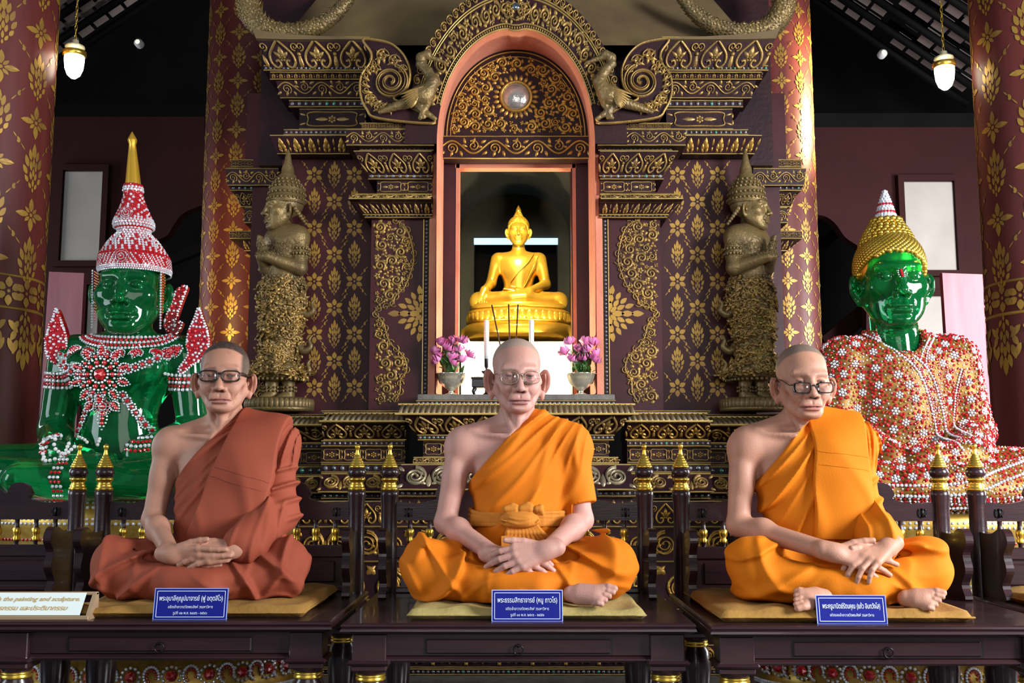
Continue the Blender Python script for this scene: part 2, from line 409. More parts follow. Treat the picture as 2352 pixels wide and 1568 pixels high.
def scatter(V, N, mask, spacing, seed=0):
    """well spread picks among the masked vertices"""
    r = np.random.default_rng(seed); ids = np.nonzero(mask)[0]; r.shuffle(ids); cell = {}; out = []; s2 = spacing**2
    for i in ids:
        p = V[i]; c = tuple((p//spacing).astype(int)); ok = True
        for a in (-1, 0, 1):
            for b in (-1, 0, 1):
                for d in (-1, 0, 1):
                    for j in cell.get((c[0]+a, c[1]+b, c[2]+d), ()):
                        if ((V[j] - p)**2).sum() < s2: ok = False; break
                    if not ok: break
                if not ok: break
            if not ok: break
        if ok: cell.setdefault(c, []).append(i); out.append(i)
    return out
def frames(N):
    """tangent frames (columns: right, up-ish, normal)"""
    up = np.tile([0.0, 0, 1], (len(N), 1)); up[np.abs(N[:, 2]) > .95] = [0, 1.0, 0]
    a = np.cross(up, N); a /= np.linalg.norm(a, axis=1)[:, None]; b = np.cross(N, a); return np.stack([a, b, N], -1)
def stamp(base_V, base_T, P, F, scale=1.0):
    """copies of a small mesh on points P with frames F; returns joined V, T"""
    bv = np.asarray(base_V, float); bt = np.asarray(base_T, int); n = len(P)
    sc = np.broadcast_to(np.asarray(scale, float), (n,))
    V = np.einsum('nij,kj->nki', F, bv)*sc[:, None, None] + P[:, None]
    T = (bt[None] + (np.arange(n)*len(bv))[:, None, None]).reshape(-1, 3)
    return V.reshape(-1, 3), T

# ---- a head, face towards -y, about 0.235 high; origin between the ears
def head_ops(f, g):
    """g: proportions"""
    w = g.get('w', 1.0); jaw = g.get('jaw', 1.0); fat = g.get('fat', 0.0); ear = g.get('ear', 1.0); age = g.get('age', 1.0); D = g.get('dz', 0.0)
    f.ell((0, .020, .038), (.076*w, .094, .080), .01)
    f.ell((0, -.025, -.012), (.068*w, .067, .084), .03)
    f.ell((0, -.038, -.066), (.054*jaw + fat, .047, .048), .03)
    for s in (-1, 1):
        f.cone((s*.057*jaw, .0, -.045), (s*.022*jaw, -.066, -.104), .017 + fat, .015, .03)
        f.ell((s*.050*w, -.056, -.022 + D), (.022, .019, .018), .028)
        f.cone((s*.012, -.086, .021 + D), (s*.048, -.074, .025 + D), .0092, .008, .016)
    f.ell((0, -.076, -.104), (.021*jaw, .016, .014), .02)
    for s in (-1, 1):
        f.ell((s*.032, -.100, .003 + D), (.021, .016, .0125), .014, 's')
        f.ell((s*.032, -.0735, .001 + D), (.0165, .0170, .0125), .004)
        f.ell((s*.082*w, -.035, .032), (.010, .028, .026), .02, 's')
        if age > .5:
            f.ell((s*.062*jaw, -.056, -.062 + D*.5), (.012, .02, .022), .030, 's'); f.ell((s*.034, -.074, -.040 + D), (.024, .020, .022), .024)
            f.chain([(s*.018, -.0945, -.010 + D), (s*.032, -.0965, -.0145 + D), (s*.047, -.0865, -.010 + D)], .0014, .006, 's')
    f.cone((0, -.086, .018 + D), (0, -.111, -.034 + D), .0082, .0105, .012)
    f.ell((0, -.1135, -.040 + D), (.0125, .0115, .0102), .008)
    for s in (-1, 1): f.ell((s*.0160, -.1015, -.0440 + D), (.0090, .0110, .0085), .005)
    for s in (-1, 1): f.ell((s*.0085, -.1095, -.0520 + D), (.0052, .0070, .0042), .003, 's')
    lw = g.get('lips', 1.0); mz = -.0795 + D; ms = g.get('smile', 0)
    f.ell((0, -.088, -.066 + D), (.032, .011, .014), .012)
    f.ell((0, -.0960, mz + .0055), (.030, .0090, .0050*lw), .007); f.ell((0, -.0935, mz - .0060), (.026, .0090, .0062*lw), .007)
    f.chain([(-.036, -.0790, mz - .0012 + ms), (-.026, -.0900, mz - .0004), (-.012, -.1000, mz + .0006), (0, -.1030, mz + .0002), (.012, -.1000, mz + .0006), (.026, -.0900, mz - .0004), (.036, -.0790, mz - .0012 + ms)], .0020, .0030, 's')
    f.ell((0, -.096, mz - .0165), (.022, .006, .0040), .010, 's')
    f.ell((0, -.1025, mz + .0165), (.0030, .005, .007), .005, 's')
    for s in (-1, 1):
        if age > .3: f.chain([(s*.0235, -.1040, -.040 + D), (s*.034, -.0945, -.058 + D), (s*.0425, -.0805, -.082 + D)], .0020*age, .0055, 's')
        if age > .8:
            f.chain([(s*.044, -.074, -.088 + D), (s*.040, -.072, -.100)], .0014*age, .005, 's')
            f.chain([(s*.050, -.0840, -.003 + D), (s*.060, -.070, -.008 + D)], .0012, .004, 's')
        sl = g.get('slit', .0022)
        if 'open' not in g: f.chain([(s*.0180, -.0895, -.0015 + D), (s*.025, -.0935, .0008 + D), (s*.034, -.0935, .0010 + D), (s*.0465, -.0865, -.0010 + D)], sl, .0012, 's')
        if 'open' in g: f.chain([(s*.0195, -.0880, -.0020 + D), (s*.026, -.0912, -.0006 + D), (s*.034, -.0915, -.0004 + D), (s*.0440, -.0865, -.0018 + D)], np.array([.45, 1, 1, .45])*g['open'], .0010, 's')
        f.chain([(s*.017, -.089, .006 + D), (s*.030, -.0925, .0100 + D), (s*.047, -.086, .0065 + D)], .0011, .003, 's')
        # ear
        E = g.get('edz', D*1.6); R = rotm('z', -s*.55) @ rotm('y', s*.14)
        f.ell((s*.0865*w, .010, -.012 + E), (.0185*ear, .0075, .033*ear), .005, 'u', R)
        f.ell((s*.0835*w, -.0005, -.006 + E), (.0112*ear, .0080, .022*ear), .004, 's', R)
        f.ell((s*.0795*w, .004, -.044*ear + E), (.0085, .0070, .013*ear), .008)
        f.ell((s*.076*w, -.002, -.012 + E), (.004, .005, .008), .004)
        f.chain([(s*.088*w, .000, .010*ear + E), (s*.0905*w, .004, -.010 + E), (s*.085*w, .001, -.030*ear + E)], .0022, .004)
def skin_color(P, base, hair, g, seed):
    """colour of skin, stubble, brows, lips, with shade painted into hollows and creases, at head-local points P"""
    x, y, z = P.T; n = len(P); c = np.tile(np.array(base), (n, 1))
    w = Wave(seed, 38)(x, y, z)*.5 + Wave(seed + 1, 120)(x, y, z)*.35
    c *= (1 + .10*w)[:, None]
    def mix(m, col): nonlocal c; c = c*(1 - m[:, None]) + np.array(col)*m[:, None]
    D = g.get('dz', 0.0); E = g.get('edz', D*1.6); ax = np.abs(x); fr = y < -.06
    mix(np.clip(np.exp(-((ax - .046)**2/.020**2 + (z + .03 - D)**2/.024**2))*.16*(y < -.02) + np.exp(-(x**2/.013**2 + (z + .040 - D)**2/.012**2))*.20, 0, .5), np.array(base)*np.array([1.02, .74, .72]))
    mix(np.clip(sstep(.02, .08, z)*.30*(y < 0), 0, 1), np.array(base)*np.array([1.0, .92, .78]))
    mix(np.exp(-((ax - .032)**2/.018**2 + (z + .006 - D)**2/.013**2))*fr*.38, np.array(base)*np.array([.72, .58, .58]))  # brownish shadow round the eyes, put into the skin colour
    spots = Wave(seed + 7, 150, 8)(x, y, z); mix(np.clip((spots - 1.35)*1.2, 0, .35)*g.get('spots', .6), np.array(base)*np.array([.62, .48, .42]))
    earm = sstep(.074, .084, ax)*(z < .03)*.30; mix(earm, np.array(base)*np.array([.98, .62, .54]))
    con = np.exp(-((ax - .083)**2/.008**2 + (z + .006 - E)**2/.018**2))*(y < .012)*.45; mix(con, np.array(base)*np.array([.50, .28, .24]))  # ear hollow darkened: its shade is painted in
    mz = -.0795 + D
    lip = np.exp(-((z - mz)**2/.0080**2))*sstep(.034, .024, ax)*(y < -.070); mix(np.clip(lip*1.1, 0, .70), g.get('lipcol', (.36, .13, .11)))
    ml = np.exp(-((z - mz - .0002)**2/.0017**2))*sstep(.038, .033, ax)*(y < -.066); mix(np.clip(ml, 0, .85), (.13, .035, .035))  # dark mouth line: shade of the groove painted between the lips
    nl = np.exp(-((ax - np.interp(z, [-.085 + D, -.058 + D, -.038 + D], [.0430, .034, .0235]))**2/.0022**2))*(z > -.086 + D)*(z < -.040 + D)*fr*.4; mix(nl, np.array(base)*np.array([.62, .42, .40]))  # crease from nose to mouth darkened with painted shade
    no = np.exp(-((ax - .0085)**2/.0042**2 + (z + .0515 - D)**2/.0036**2))*(y < -.085); mix(np.clip(no*1.3, 0, .9), (.05, .016, .014))  # nostril openings coloured dark, shade painted in
    br = np.exp(-((z - D - (.0250 - .9*np.clip(ax - .032, 0, 1)**1.4))**2/.0040**2))*sstep(.010, .017, ax)*sstep(.058, .046, ax)*(y < -.04); mix(np.clip(br*(1 + .3*Wave(seed + 3, 500, 8)(x, y, z)), 0, 1)*g.get('brow', .6), g.get('browcol', hair))
    lash = sstep(.0034, .0016, np.abs(z - D - .0026))*sstep(.0165, .0200, ax)*sstep(.047, .0435, ax)*(y < -.06); mix(np.clip(lash, 0, .55), (.07, .035, .028))
    if 'open' not in g: mix(np.clip(sstep(.0026, .0012, np.abs(z - D))*sstep(.0160, .0195, ax)*sstep(.048, .0445, ax)*(y < -.06), 0, .9), (.03, .018, .015))
    s = (z - g.get('zf', .083))*1.0 + (y + g.get('yf', .058))*g.get('slope', .9)
    sq = g.get('square', 0.0)
    if sq: s = np.maximum(np.minimum(s, 1), 0)*0 + np.maximum(s, (np.abs(x) - .060)*1.2*(z > -.005) - .012*(z <= -.005))
    hm = sstep(-.006, .008, s)*sstep(-.030, -.012, z + .5*np.clip(-y, -.1, .1)*0 + .35*np.clip(y, 0, .1)); hm *= 1 - sstep(.079, .083, np.abs(x))*(z < .02)
    hm *= (y > -.085)
    fz = Wave(seed + 5, 420, 9)(x, y, z); hm = np.clip(hm*(1 + .07*fz), 0, 1)
    mix(hm*g.get('hamt', .9), hair)
    return np.clip(c, .004, 1)

# ================================================================ the setting
def struct(o, label=None): return tag(o, label, None, None, 'structure')
M['floor'] = mat('dark_tile_floor', (0.10, 0.085, 0.10), 0.25, var=(0.16, 0.13, 0.13), vscale=4)
M['redwall'] = mat('dark_red_wall', (0.040, 0.008, 0.008), 0.7, spec=.2, var=(0.030, 0.006, 0.006), vscale=2, bump=0.1, bscale=20)
M['panelwhite'] = mat('off_white_panel', (0.52, 0.47, 0.42), 0.7, var=(0.42, 0.38, 0.34), vscale=3)
M['pink'] = mat('pink_painted_board', (0.62, 0.22, 0.25), 0.5, var=(0.50, 0.15, 0.18), vscale=3, stretch=(5, 5, 0.5))
M['tile'] = mat('old_roof_tile', (0.62, 0.50, 0.44), 0.8, var=(0.42, 0.34, 0.31), vscale=5, bump=0.2)
YB = 9.0     # distance of the red partition walls
m = MB(); m.box((-7, -3, -0.1), (7, 11.5, 0)); struct(m.build('floor', M['floor']), 'dark tiled temple floor')
m = MB(); m.box((-7, 11.2, 0), (7, 11.4, 6.5)); struct(m.build('wall_back', M['darkwall']), 'black timber wall at the rear')

def red_wall(side, pts, label):
    P = np.array([[XU(u, v, YB), ZV(v, YB)] for u, v in pts])
    mm = MB(); mm.prism(P, YB, YB + 0.12); struct(mm.build('wall_' + side, M['redwall']), label)
cl = catmull([(470, 470), (445, 478), (418, 492), (400, 515), (384, 540), (356, 556), (340, 590)], 6)
red_wall('left', [(60, 268), (470, 268)] + [tuple(p) for p in cl] + [(340, 1050), (60, 1060)], 'dark red partition wall with a scalloped opening, west side')
cr = catmull([(1872, 492), (1898, 498), (1920, 515), (1942, 545), (1972, 566), (1990, 590)], 6)
red_wall('right', [(2300, 292), (1872, 292)] + [tuple(p) for p in cr] + [(1990, 1050), (2300, 1060)], 'dark red partition wall with a scalloped opening, east side')
def px_box(name, u0, v0, u1, v1, Y, dep, material, kind='structure', label=None, cat=None, lean=0.0):
    a, b = PX(u0, v1, Y), PX(u1, v0, Y)
    mm = MB(); mm.box((a[0], Y, a[2]), (b[0], Y + dep, b[2]), bev=0.006)
    o = mm.build(name, material); tag(o, label, cat, None, kind); return o
# timber lintels over the partitions, black
px_box('trim_1', 60, 236, 480, 268, YB, 0.2, M['darkwall'], label='black timber lintel over the west partition')
px_box('trim_2', 1866, 258, 2300, 292, YB, 0.2, M['darkwall'], label='black timber lintel over the east partition')
for i, (a, b, c, d) in enumerate([(138, 393, 240, 600), (186, 655, 232, 1000), (2082, 417, 2188, 622), (2106, 680, 2192, 1000)]):
    w = empty('window_%d' % (i + 1)); struct(w, ['off-white shuttered window in the west partition', 'pale lower panel beside the pink board, west',
                          'off-white shuttered window in the east partition', 'pale lower panel beside the pink board, east'][i])
    A, B = PX(a, d, YB - 0.02), PX(c, b, YB - 0.02)
    mm = MB(); mm.box((A[0], YB - 0.03, A[2]), (B[0], YB + 0.02, B[2]), bev=0.01); mm.build('pane', M['panelwhite'], w)
    t = 0.05; mm = MB()
    for lo, hi in (((A[0]-t, A[2]-t), (A[0], B[2]+t)), ((B[0], A[2]-t), (B[0]+t, B[2]+t)), ((A[0], B[2]), (B[0], B[2]+t)), ((A[0], A[2]-t), (B[0], A[2]))):
        mm.box((lo[0], YB - 0.06, lo[1]), (hi[0], YB + 0.02, hi[1]))
    mm.build('window_frame', M['redwall'], w)
for (a, b, c, d, Y, lab) in [(88, 627, 193, 1075, 7.0, 'tall pink painted board standing behind the crowned green statue'),
                             (2187, 630, 2262, 1075, 7.0, 'tall pink painted board glowing in daylight behind the jewelled robe statue')]:
    A, B = PX(a, d, Y), PX(c, b, Y); mm = MB()
    mm.prism([(A[0]*1.01, 0.0), (B[0], 0.0), (B[0], B[2]), (A[0], B[2] + 0.01)], Y, Y + 0.05)
    tag(mm.build('painted_board', M['pink']), lab, 'board')
# dark beams and struts seen through the openings
for i, (u0, v0, u1, v1, Y, w) in enumerate([(380, 600, 480, 560, 10.4, 0.09), (1900, 790, 2010, 700, 9.6, 0.16), (1890, 560, 1940, 520, 10.6, 0.1)]):
    A, B = PX(u0, v0, Y), PX(u1, v1, Y); d = B - A; L = np.linalg.norm(d); n = np.array([-d[2], 0, d[0]]) / L * w / 2
    mm = MB(); P = [A + n, A - n, B - n, B + n]; mm.prism([(p[0], p[2]) for p in P], Y, Y + 0.1)
    struct(mm.build('trim_%d' % (i + 3), M['redwall'] if i == 1 else M['darkwall']), ['dark strut in the west opening', 'sloping red-brown handrail in the east opening', 'dark strut in the east opening'][i])

# ---- roof: rafters, battens and rows of clay tiles seen from below
roof = empty('ceiling'); struct(roof, 'dark open timber roof with rows of clay tiles')
tile_me = MB().box((-0.066, -0.105, -0.008), (0.066, 0.105, 0.008)).mesh('roof_tile', M['tile'])
mm = MB()
mm.prism([(-7, 5.0), (0, 8.2), (7, 5.0), (7, 5.2), (0, 8.4), (-7, 5.2)], 4.2, 11.3); mm.build('roof_deck', M['darkwall'], roof)
rb = MB()
for sgn, u0, v0, nrow, ncol in ((1, 1930, 8, 5, 9), (1, 2105, 60, 5, 8), (-1, 225, 5, 4, 7), (-1, 330, -22, 4, 8)):
    Y0 = 9.2; o0 = PX(u0, v0, Y0); sl = math.radians(36)
    for r in range(nrow):
        for c in range(ncol):
            if rng.random() < 0.10: continue
            x = o0[0] + sgn * (c * 0.165 * cos(sl)); z = o0[2] - c * 0.165 * sin(sl) * 1.0
            t = link('roof_tile', tile_me, roof, (x, Y0 - r * 0.30, z + 0.03), (rng.normal(0, .05), sgn * sl, 0))
    for r in range(nrow + 1):
        A = np.array([o0[0] - sgn*0.2, Y0 - r*0.30 + 0.15, o0[2] + 0.10]); B = A + np.array([sgn*1.7*cos(sl), 0, -1.7*sin(sl)])
        rb.tube([A, B], 0.04, 4)
rb.build('rafter', M['darkwall'], roof)

# ---- pendant lamps and small ceiling lights
M['globe'] = mat('lit_glass_globe', (1, 0.95, 0.8), 0.3, emit=(1.0, 0.93, 0.70), estr=7)
M['lampmetal'] = mat('cream_lamp_metal', (0.75, 0.66, 0.42), 0.35, 0.3)
def lamp(u, v, Y, label):
    c = PX(u, v, Y); t = empty('pendant_lamp', c); tag(t, label, 'lamp', 'hanging glass globe lamps'); s = Y / 2435.0
    m = MB(); m.lathe([(0.001, -31*s), (6*s, -30*s), (15*s, -22*s), (21*s, -6*s), (23*s, 14*s), (23*s, 28*s), (0.001, 28*s)], 20); m.build('glass_globe', M['globe'], t)
    m = MB(); m.lathe([(23*s, 24*s), (27*s, 26*s), (27*s, 36*s), (22*s, 38*s), (21*s, 26*s)], 20); m.build('collar', M['brass'], t)
    m = MB(); m.lathe([(0.001, 66*s), (8*s, 64*s), (9*s, 56*s), (22*s, 50*s), (23*s, 46*s), (10*s, 48*s), (8*s, 36*s)], 20); m.build('lamp_shade', M['lampmetal'], t)
    m = MB()
    for k in range(36): 
        a = k % 2 * PI/2; zz = 66*s + k*0.028
        m.tube([(0.006*cos(a)*cos(q), 0.006*sin(a)*cos(q), zz + 0.014 + 0.018*sin(q)) for q in np.arange(8)*PI/4], 0.0022, 4, closed=True)
    m.build('chain', M['brass'], t)
    l = bpy.data.lights.new('globe_light', 'POINT'); l.energy = 0.4; l.color = (1.0, 0.88, 0.6); l.shadow_soft_size = 23*s
    lo = bpy.data.objects.new('globe_light', l); COL.objects.link(lo); lo.parent = t; lo.location = (0, -0.16, -0.02)
lamp(170, 152, 5.6, 'lit glass globe lamp hanging by the column, west side')
lamp(2170, 178, 5.6, 'lit glass globe lamp hanging by the column, east side')
for u, v, lab in ((322, 103, 'small round white light under the roof, west side'), (2024, 127, 'small round white light under the roof, east side')):
    c = PX(u, v, 8.6); t = empty('ceiling_spotlight', c); tag(t, lab, 'light')
    m = MB(); m.lathe([(0.036, 0), (0.036, 0.05), (0.02, 0.07)], 16, axis='y'); m.build('housing', M['white'], t)
    m = MB(); m.lathe([(0.001, 0.012), (0.03, 0.006), (0.034, 0)], 16, axis='y'); m.build('lens', mat('lit_lens', (1,1,1), 0.3, emit=(1, .97, .85), estr=1.2), t)

# ---- gold stencil motifs
def petal(x, y, ang, l, w, n=4):
    """leaf outline, base at (x, y), pointing ang degrees from up"""
    a = math.radians(ang); dx, dy = sin(a), cos(a); pts = []
    side = [(0, 0.12), (0.22, 0.42), (0.5, 0.5), (0.78, 0.3)]
    for s, ww in side: pts.append((x + dx*l*s - dy*w*ww, y + dy*l*s + dx*w*ww))
    pts.append((x + dx*l, y + dy*l))
    for s, ww in side[::-1]: pts.append((x + dx*l*s + dy*w*ww, y + dy*l*s - dx*w*ww))
    return pts
LOZ = [(0, .22, 0, .32, .15)]
for sx in (-1, 1):
    LOZ += [(sx*.09, .17, sx*14, .24, .12), (sx*.17, .02, sx*22, .26, .13), (sx*.20, -.14, sx*36, .22, .12), (sx*.07, -.05, sx*8, .22, .10),
            (sx*.16, -.30, sx*38, .17, .10), (sx*.06, -.24, sx*14, .17, .09), (sx*.06, -.42, sx*34, .14, .08)]
LOZ += [(0, .03, 0, .2, .1), (0, -.17, 0, .18, .09), (0, -.38, 0, .17, .08), (0, -.5, 0, .10, .06)]
FLW = []
for k in range(4):
    a = k*90; FLW.append((.09*sin(math.radians(a)), .09*cos(math.radians(a)), a, .38, .17))
    a = k*90 + 45; FLW.append((.08*sin(math.radians(a)), .08*cos(math.radians(a)), a, .20, .10))
FL6 = [(.13*sin(math.radians(k*60)), .13*cos(math.radians(k*60)), k*60, .34, .24) for k in range(6)]
CON = [(-.02, -.02, 45, .30, .05), (.22, .20, 30, .22, .12), (.22, .2, 75, .14, .09), (.36, .36, 45, .22, .05)]
def motif_mesh(name, items, size, wid, R=None, dot=False, h=0.0018, material=None):
    m = MB()
    polys = [petal(*it) for it in items]
    if dot: polys.append([(0.055*cos(t), 0.055*sin(t)) for t in np.arange(8)*PI/4])
    for P in polys:
        P = np.array(P); n = len(P); c = P.mean(0); P = np.vstack([P, c])
        x = P[:, 0]*wid; z = P[:, 1]*size
        if R: v = np.stack([(R + h)*np.sin(x/R), -(R + h)*np.cos(x/R), z], -1)
        else: v = np.stack([x, np.full(n+1, -h), z], -1)
        m.add(v, t=[(i, (i+1) % n, n) for i in range(n)], smooth=False)
    return m.mesh(name, material or M['stencil'])

def column(name, Xc, Yc, R, dz, na, zlo, zband, ztop, label, lean=0.0):
    t = empty(name, (Xc, Yc, 0)); tag(t, label, 'column', None, 'structure')
    m = MB(); m.lathe([(R, 0), (R, ztop)], 48); m.build('shaft', M['column'], t)
    da = 2*PI/na; wid = R*da*1.02
    ml = motif_mesh('gold_lozenge', LOZ, dz*1.02, wid*0.95, R*1.002); mf = motif_mesh('gold_blossom', FLW, dz*0.78, wid*0.95, R*1.002, True)
    mc = motif_mesh('gold_stem', CON, dz*0.62, wid*0.62, R*1.002); mc2 = motif_mesh('gold_stem', [(-a, b, -c, d, e) for a, b, c, d, e in CON], dz*0.62, wid*0.62, R*1.002)
    face = math.atan2(-Xc, Yc)     # towards the viewer
    k = 0; z = zband + dz*0.75
    while z < ztop - 0.2:
        for i in range(na):
            a = (i + 0.5*(0)) * da
            dlt = (a - face + PI) % (2*PI) - PI
            if abs(dlt) > 1.75: continue
            if (i + k) % 2 == 0: link('gold_lozenge', ml, t, (0, 0, z), (0, 0, a))
            else: link('gold_blossom', mf, t, (0, 0, z), (0, 0, a))
            if (i + k) % 2 == 0:
                link('gold_stem', mc, t, (0, 0, z + dz*0.36), (0, 0, a + da*0.30)); link('gold_stem', mc2, t, (0, 0, z + dz*0.36), (0, 0, a - da*0.30))
        z += dz; k += 1
    # gold girdle: two lines, a row of blossoms, scrolls hanging below
    b = MB()
    for zz, hh in ((zband + 0.10, 0.014), (zband - 0.065, 0.016)):
        b.lathe([(R*1.002, zz - hh/2), (R*1.006, zz - hh/2), (R*1.006, zz + hh/2), (R*0.99, zz + hh/2)], 48)
    b.build('gold_girdle', M['stencil'], t)
    ms = motif_mesh('girdle_blossom', FL6, 0.16, 0.16, R*1.006, True)
    mk = motif_mesh('hanging_leafwork', [(a, -b, 180 - c, d, e) for a, b, c, d, e in LOZ] + [(s*.38, .30, 180 + s*50, .3, .12) for s in (-1, 1)] + [(s*.45, .0, 180 - s*30, .3, .12) for s in (-1, 1)], 0.30, wid*1.2, R*1.006)
    for i in range(na*2):
        a = i*da/2; dlt = (a - face + PI) % (2*PI) - PI
        if abs(dlt) > 1.75: continue
        link('girdle_blossom', ms, t, (0, 0, zband + 0.018), (0, 0, a))
        if i % 2 == 0: link('hanging_leafwork', mk, t, (0, 0, zband - 0.22), (0, 0, a))
    return t
YO, RO = 5.45, 0.33
column('column', XU(116, 520, YO) - RO*1.0 - .045, YO, RO, 0.245, 10, 0, ZV(690, YO), 4.6, 'thick red column with gold stencilled blossoms, beside the crowned green statue')
column('column', XU(2246, 520, YO) + RO*1.0 + .045, YO, RO, 0.245, 10, 0, ZV(700, YO), 4.6, 'thick red column with gold stencilled blossoms, beside the jewelled robe statue')
YI, RI = 6.9, 0.27
column('column', XU(470, 450, YI) + RI, YI, RI, 0.165, 12, 0, 0.6, 4.9, 'red and gold column just behind the west side of the shrine')
column('column', XU(1872, 450, YI) - RI, YI, RI, 0.165, 12, 0, 0.6, 4.9, 'red and gold column in warm lamplight behind the east side of the shrine')

# ================================================================ carved ornament
class Orn:
    """raised carving laid out in (s, t), put on a surface by a map (s, t, h) -> xyz"""
    def __init__(self): self.V = []; self.T = []; self.Q = []; self.n = 0
    def _add(self, v, t=None, q=None):
        v = np.asarray(v, float); self.V.append(v)
        if t is not None and len(t): self.T.append(np.asarray(t, np.int32) + self.n)
        if q is not None and len(q): self.Q.append(np.asarray(q, np.int32) + self.n)
        self.n += len(v)
    def ridge(self, path, w, h):
        P = np.asarray(path, float); k = len(P)
        if k < 2: return
        T = np.gradient(P, axis=0); T /= np.linalg.norm(T, axis=1)[:, None] + 1e-9; N = np.stack([-T[:, 1], T[:, 0]], -1)
        w = np.broadcast_to(np.asarray(w, float), (k,))[:, None]
        c = lambda off, hh: np.concatenate([P + N*off, np.full((k, 1), hh)], 1)
        rows = [c(-w*.5, -0.001), c(-w*.26, h*.85), c(w*.26, h*.85), c(w*.5, -0.001)]
        v = np.stack(rows, 1).reshape(-1, 3); i = np.arange(k-1)[:, None]; j = np.arange(3)[None]
        self._add(v, q=np.stack([i*4+j, (i+1)*4+j, (i+1)*4+j+1, i*4+j+1], -1).reshape(-1, 4))
    def leaf(self, x, y, ang, l, w, h, curl=0.0):
        d = np.array([sin(ang), cos(ang)]); nn = np.array([cos(ang), -sin(ang)])
        out = []
        for s, ww in ((0, .15), (.25, .45), (.55, .5), (.82, .25), (1.0, 0.0)): out.append((s, ww))
        L = []; 
        for s, ww in out: L.append((s, -ww))
        for s, ww in out[-2::-1]: L.append((s, ww))
        L = np.array(L); cen = np.array([(0.1, 0), (0.5, 0), (0.8, 0)])
        A = np.concatenate([L, cen]); hh = np.concatenate([np.full(len(L), -0.0005), [h*.6, h, h*.7]])
        bend = curl * A[:, 0]**2 * l
        p = np.array([x, y]) + A[:, :1]*l*d + (A[:, 1:]*w + bend[:, None])*nn
        n = len(L); t = []
        a, b, c = n, n+1, n+2
        t += [(0, 1, a), (1, b, a), (1, 2, b), (2, c, b), (2, 3, c), (3, 4, c), (4, 5, c), (5, 6, c), (6, b, c), (6, 7, b), (7, a, b), (7, 8, a), (8, 0, a)]
        self._add(np.concatenate([p, hh[:, None]], 1), t=t)
    def dome(self, x, y, r, h, n=8):
        a = np.arange(n)*2*PI/n; v = [(x + r*cos(q), y + r*sin(q), -0.0005) for q in a] + [(x + .72*r*cos(q), y + .72*r*sin(q), h*.7) for q in a] + [(x, y, h)]
        q = [(i, (i+1) % n, (i+1) % n + n, i + n) for i in range(n)]; t = [(i + n, (i+1) % n + n, 2*n) for i in range(n)]
        self._add(v, t, q)
    def flower(self, x, y, r, n=6, h=0.006, rot=0.0):
        for k in range(n):
            a = rot + k*2*PI/n; self.leaf(x + .22*r*sin(a), y + .22*r*cos(a), a, r*.8, r*.62*6/max(n, 5), h)
        self.dome(x, y, r*.25, h*1.2, 6)
    def spiral(self, x, y, r, turns=1.6, dirn=1, a0=0.0, w=None, h=0.006, lead=None, bulb=True):
        th = np.linspace(0, turns*2*PI, int(14*turns) + 4); rr = r*(1 - th/th[-1]*.80)
        P = np.stack([x + rr*np.cos(a0 + dirn*th), y + rr*np.sin(a0 + dirn*th)], -1)
        if lead is not None: P = np.concatenate([catmull([lead, P[0]*.5 + np.array(lead)*.5, P[0]], 3)[:-1], P])
        w = w or r*.24; self.ridge(P, np.linspace(w, w*.55, len(P)), h)
        if bulb: self.dome(P[-1][0], P[-1][1], r*.17, h*1.1, 6)
    def put(self, name, fn, material, parent, kind='stuff', label=None, smooth=True):
        if not self.V: return None
        v = np.concatenate(self.V); xyz = fn(v[:, 0], v[:, 1], v[:, 2])
        T = np.concatenate(self.T) if self.T else None; Q = np.concatenate(self.Q) if self.Q else None
        o = link(name, fast_mesh(name, xyz, T, Q, [material], smooth), parent)
        if kind: o['kind'] = kind
        if label: o['label'] = label
        return o
# repeating band patterns, length L, height H
def p_scroll(o, L, H, h):
    n = max(1, round(L/(H*.95))); p = L/n; s = np.linspace(0, L, 10*n + 1)
    o.ridge(np.stack([s, H*.5 + H*.30*np.sin(s/p*PI + .0)], -1), H*.10, h)
    for k in range(n):
        c = (k + .5)*p; up = 1 if k % 2 == 0 else -1; y = H*.5 - up*H*.06
        o.spiral(c, y, H*.27, 1.5, up, PI/2*(1 if up < 0 else -1) + .6, H*.085, h)
        for dx, an in ((-.36, .6), (.36, -.7), (.0, 0)): o.leaf(c + dx*p, H*.5 - up*H*.18, (PI if up > 0 else 0) + an*up, H*.30, H*.16, h*.9, .3)
        o.leaf(c + .45*p, H*.55 + up*H*.05, PI/2*up, H*.28, H*.14, h*.8, .3)
def p_heart(o, L, H, h):
    n = max(1, round(L/(H*1.15))); p = L/n
    for k in range(n):
        c = (k + .5)*p
        for sx in (-1, 1):
            P = catmull([(c, H*.94), (c + sx*p*.16, H*.74), (c + sx*p*.31, H*.52), (c + sx*p*.34, H*.28), (c + sx*p*.22, H*.12), (c + sx*p*.09, H*.20), (c + sx*p*.12, H*.34), (c + sx*p*.20, H*.30)], 4)
            o.ridge(P, H*.09, h)
            o.leaf(c + sx*p*.03, H*.40, sx*.6, H*.28, H*.13, h*.9, .2*sx); o.spiral(c + sx*p*.43, H*.74, H*.13, 1.3, -sx, -PI/2, H*.06, h*.9)
            o.leaf(c + sx*p*.47, H*.12, sx*.15, H*.40, H*.13, h*.8)
        o.leaf(c, H*.42, 0, H*.34, H*.18, h); o.flower(c, H*.40, H*.13, 5, h*.9); o.dome(c + p*.5, H*.52, H*.07, h)
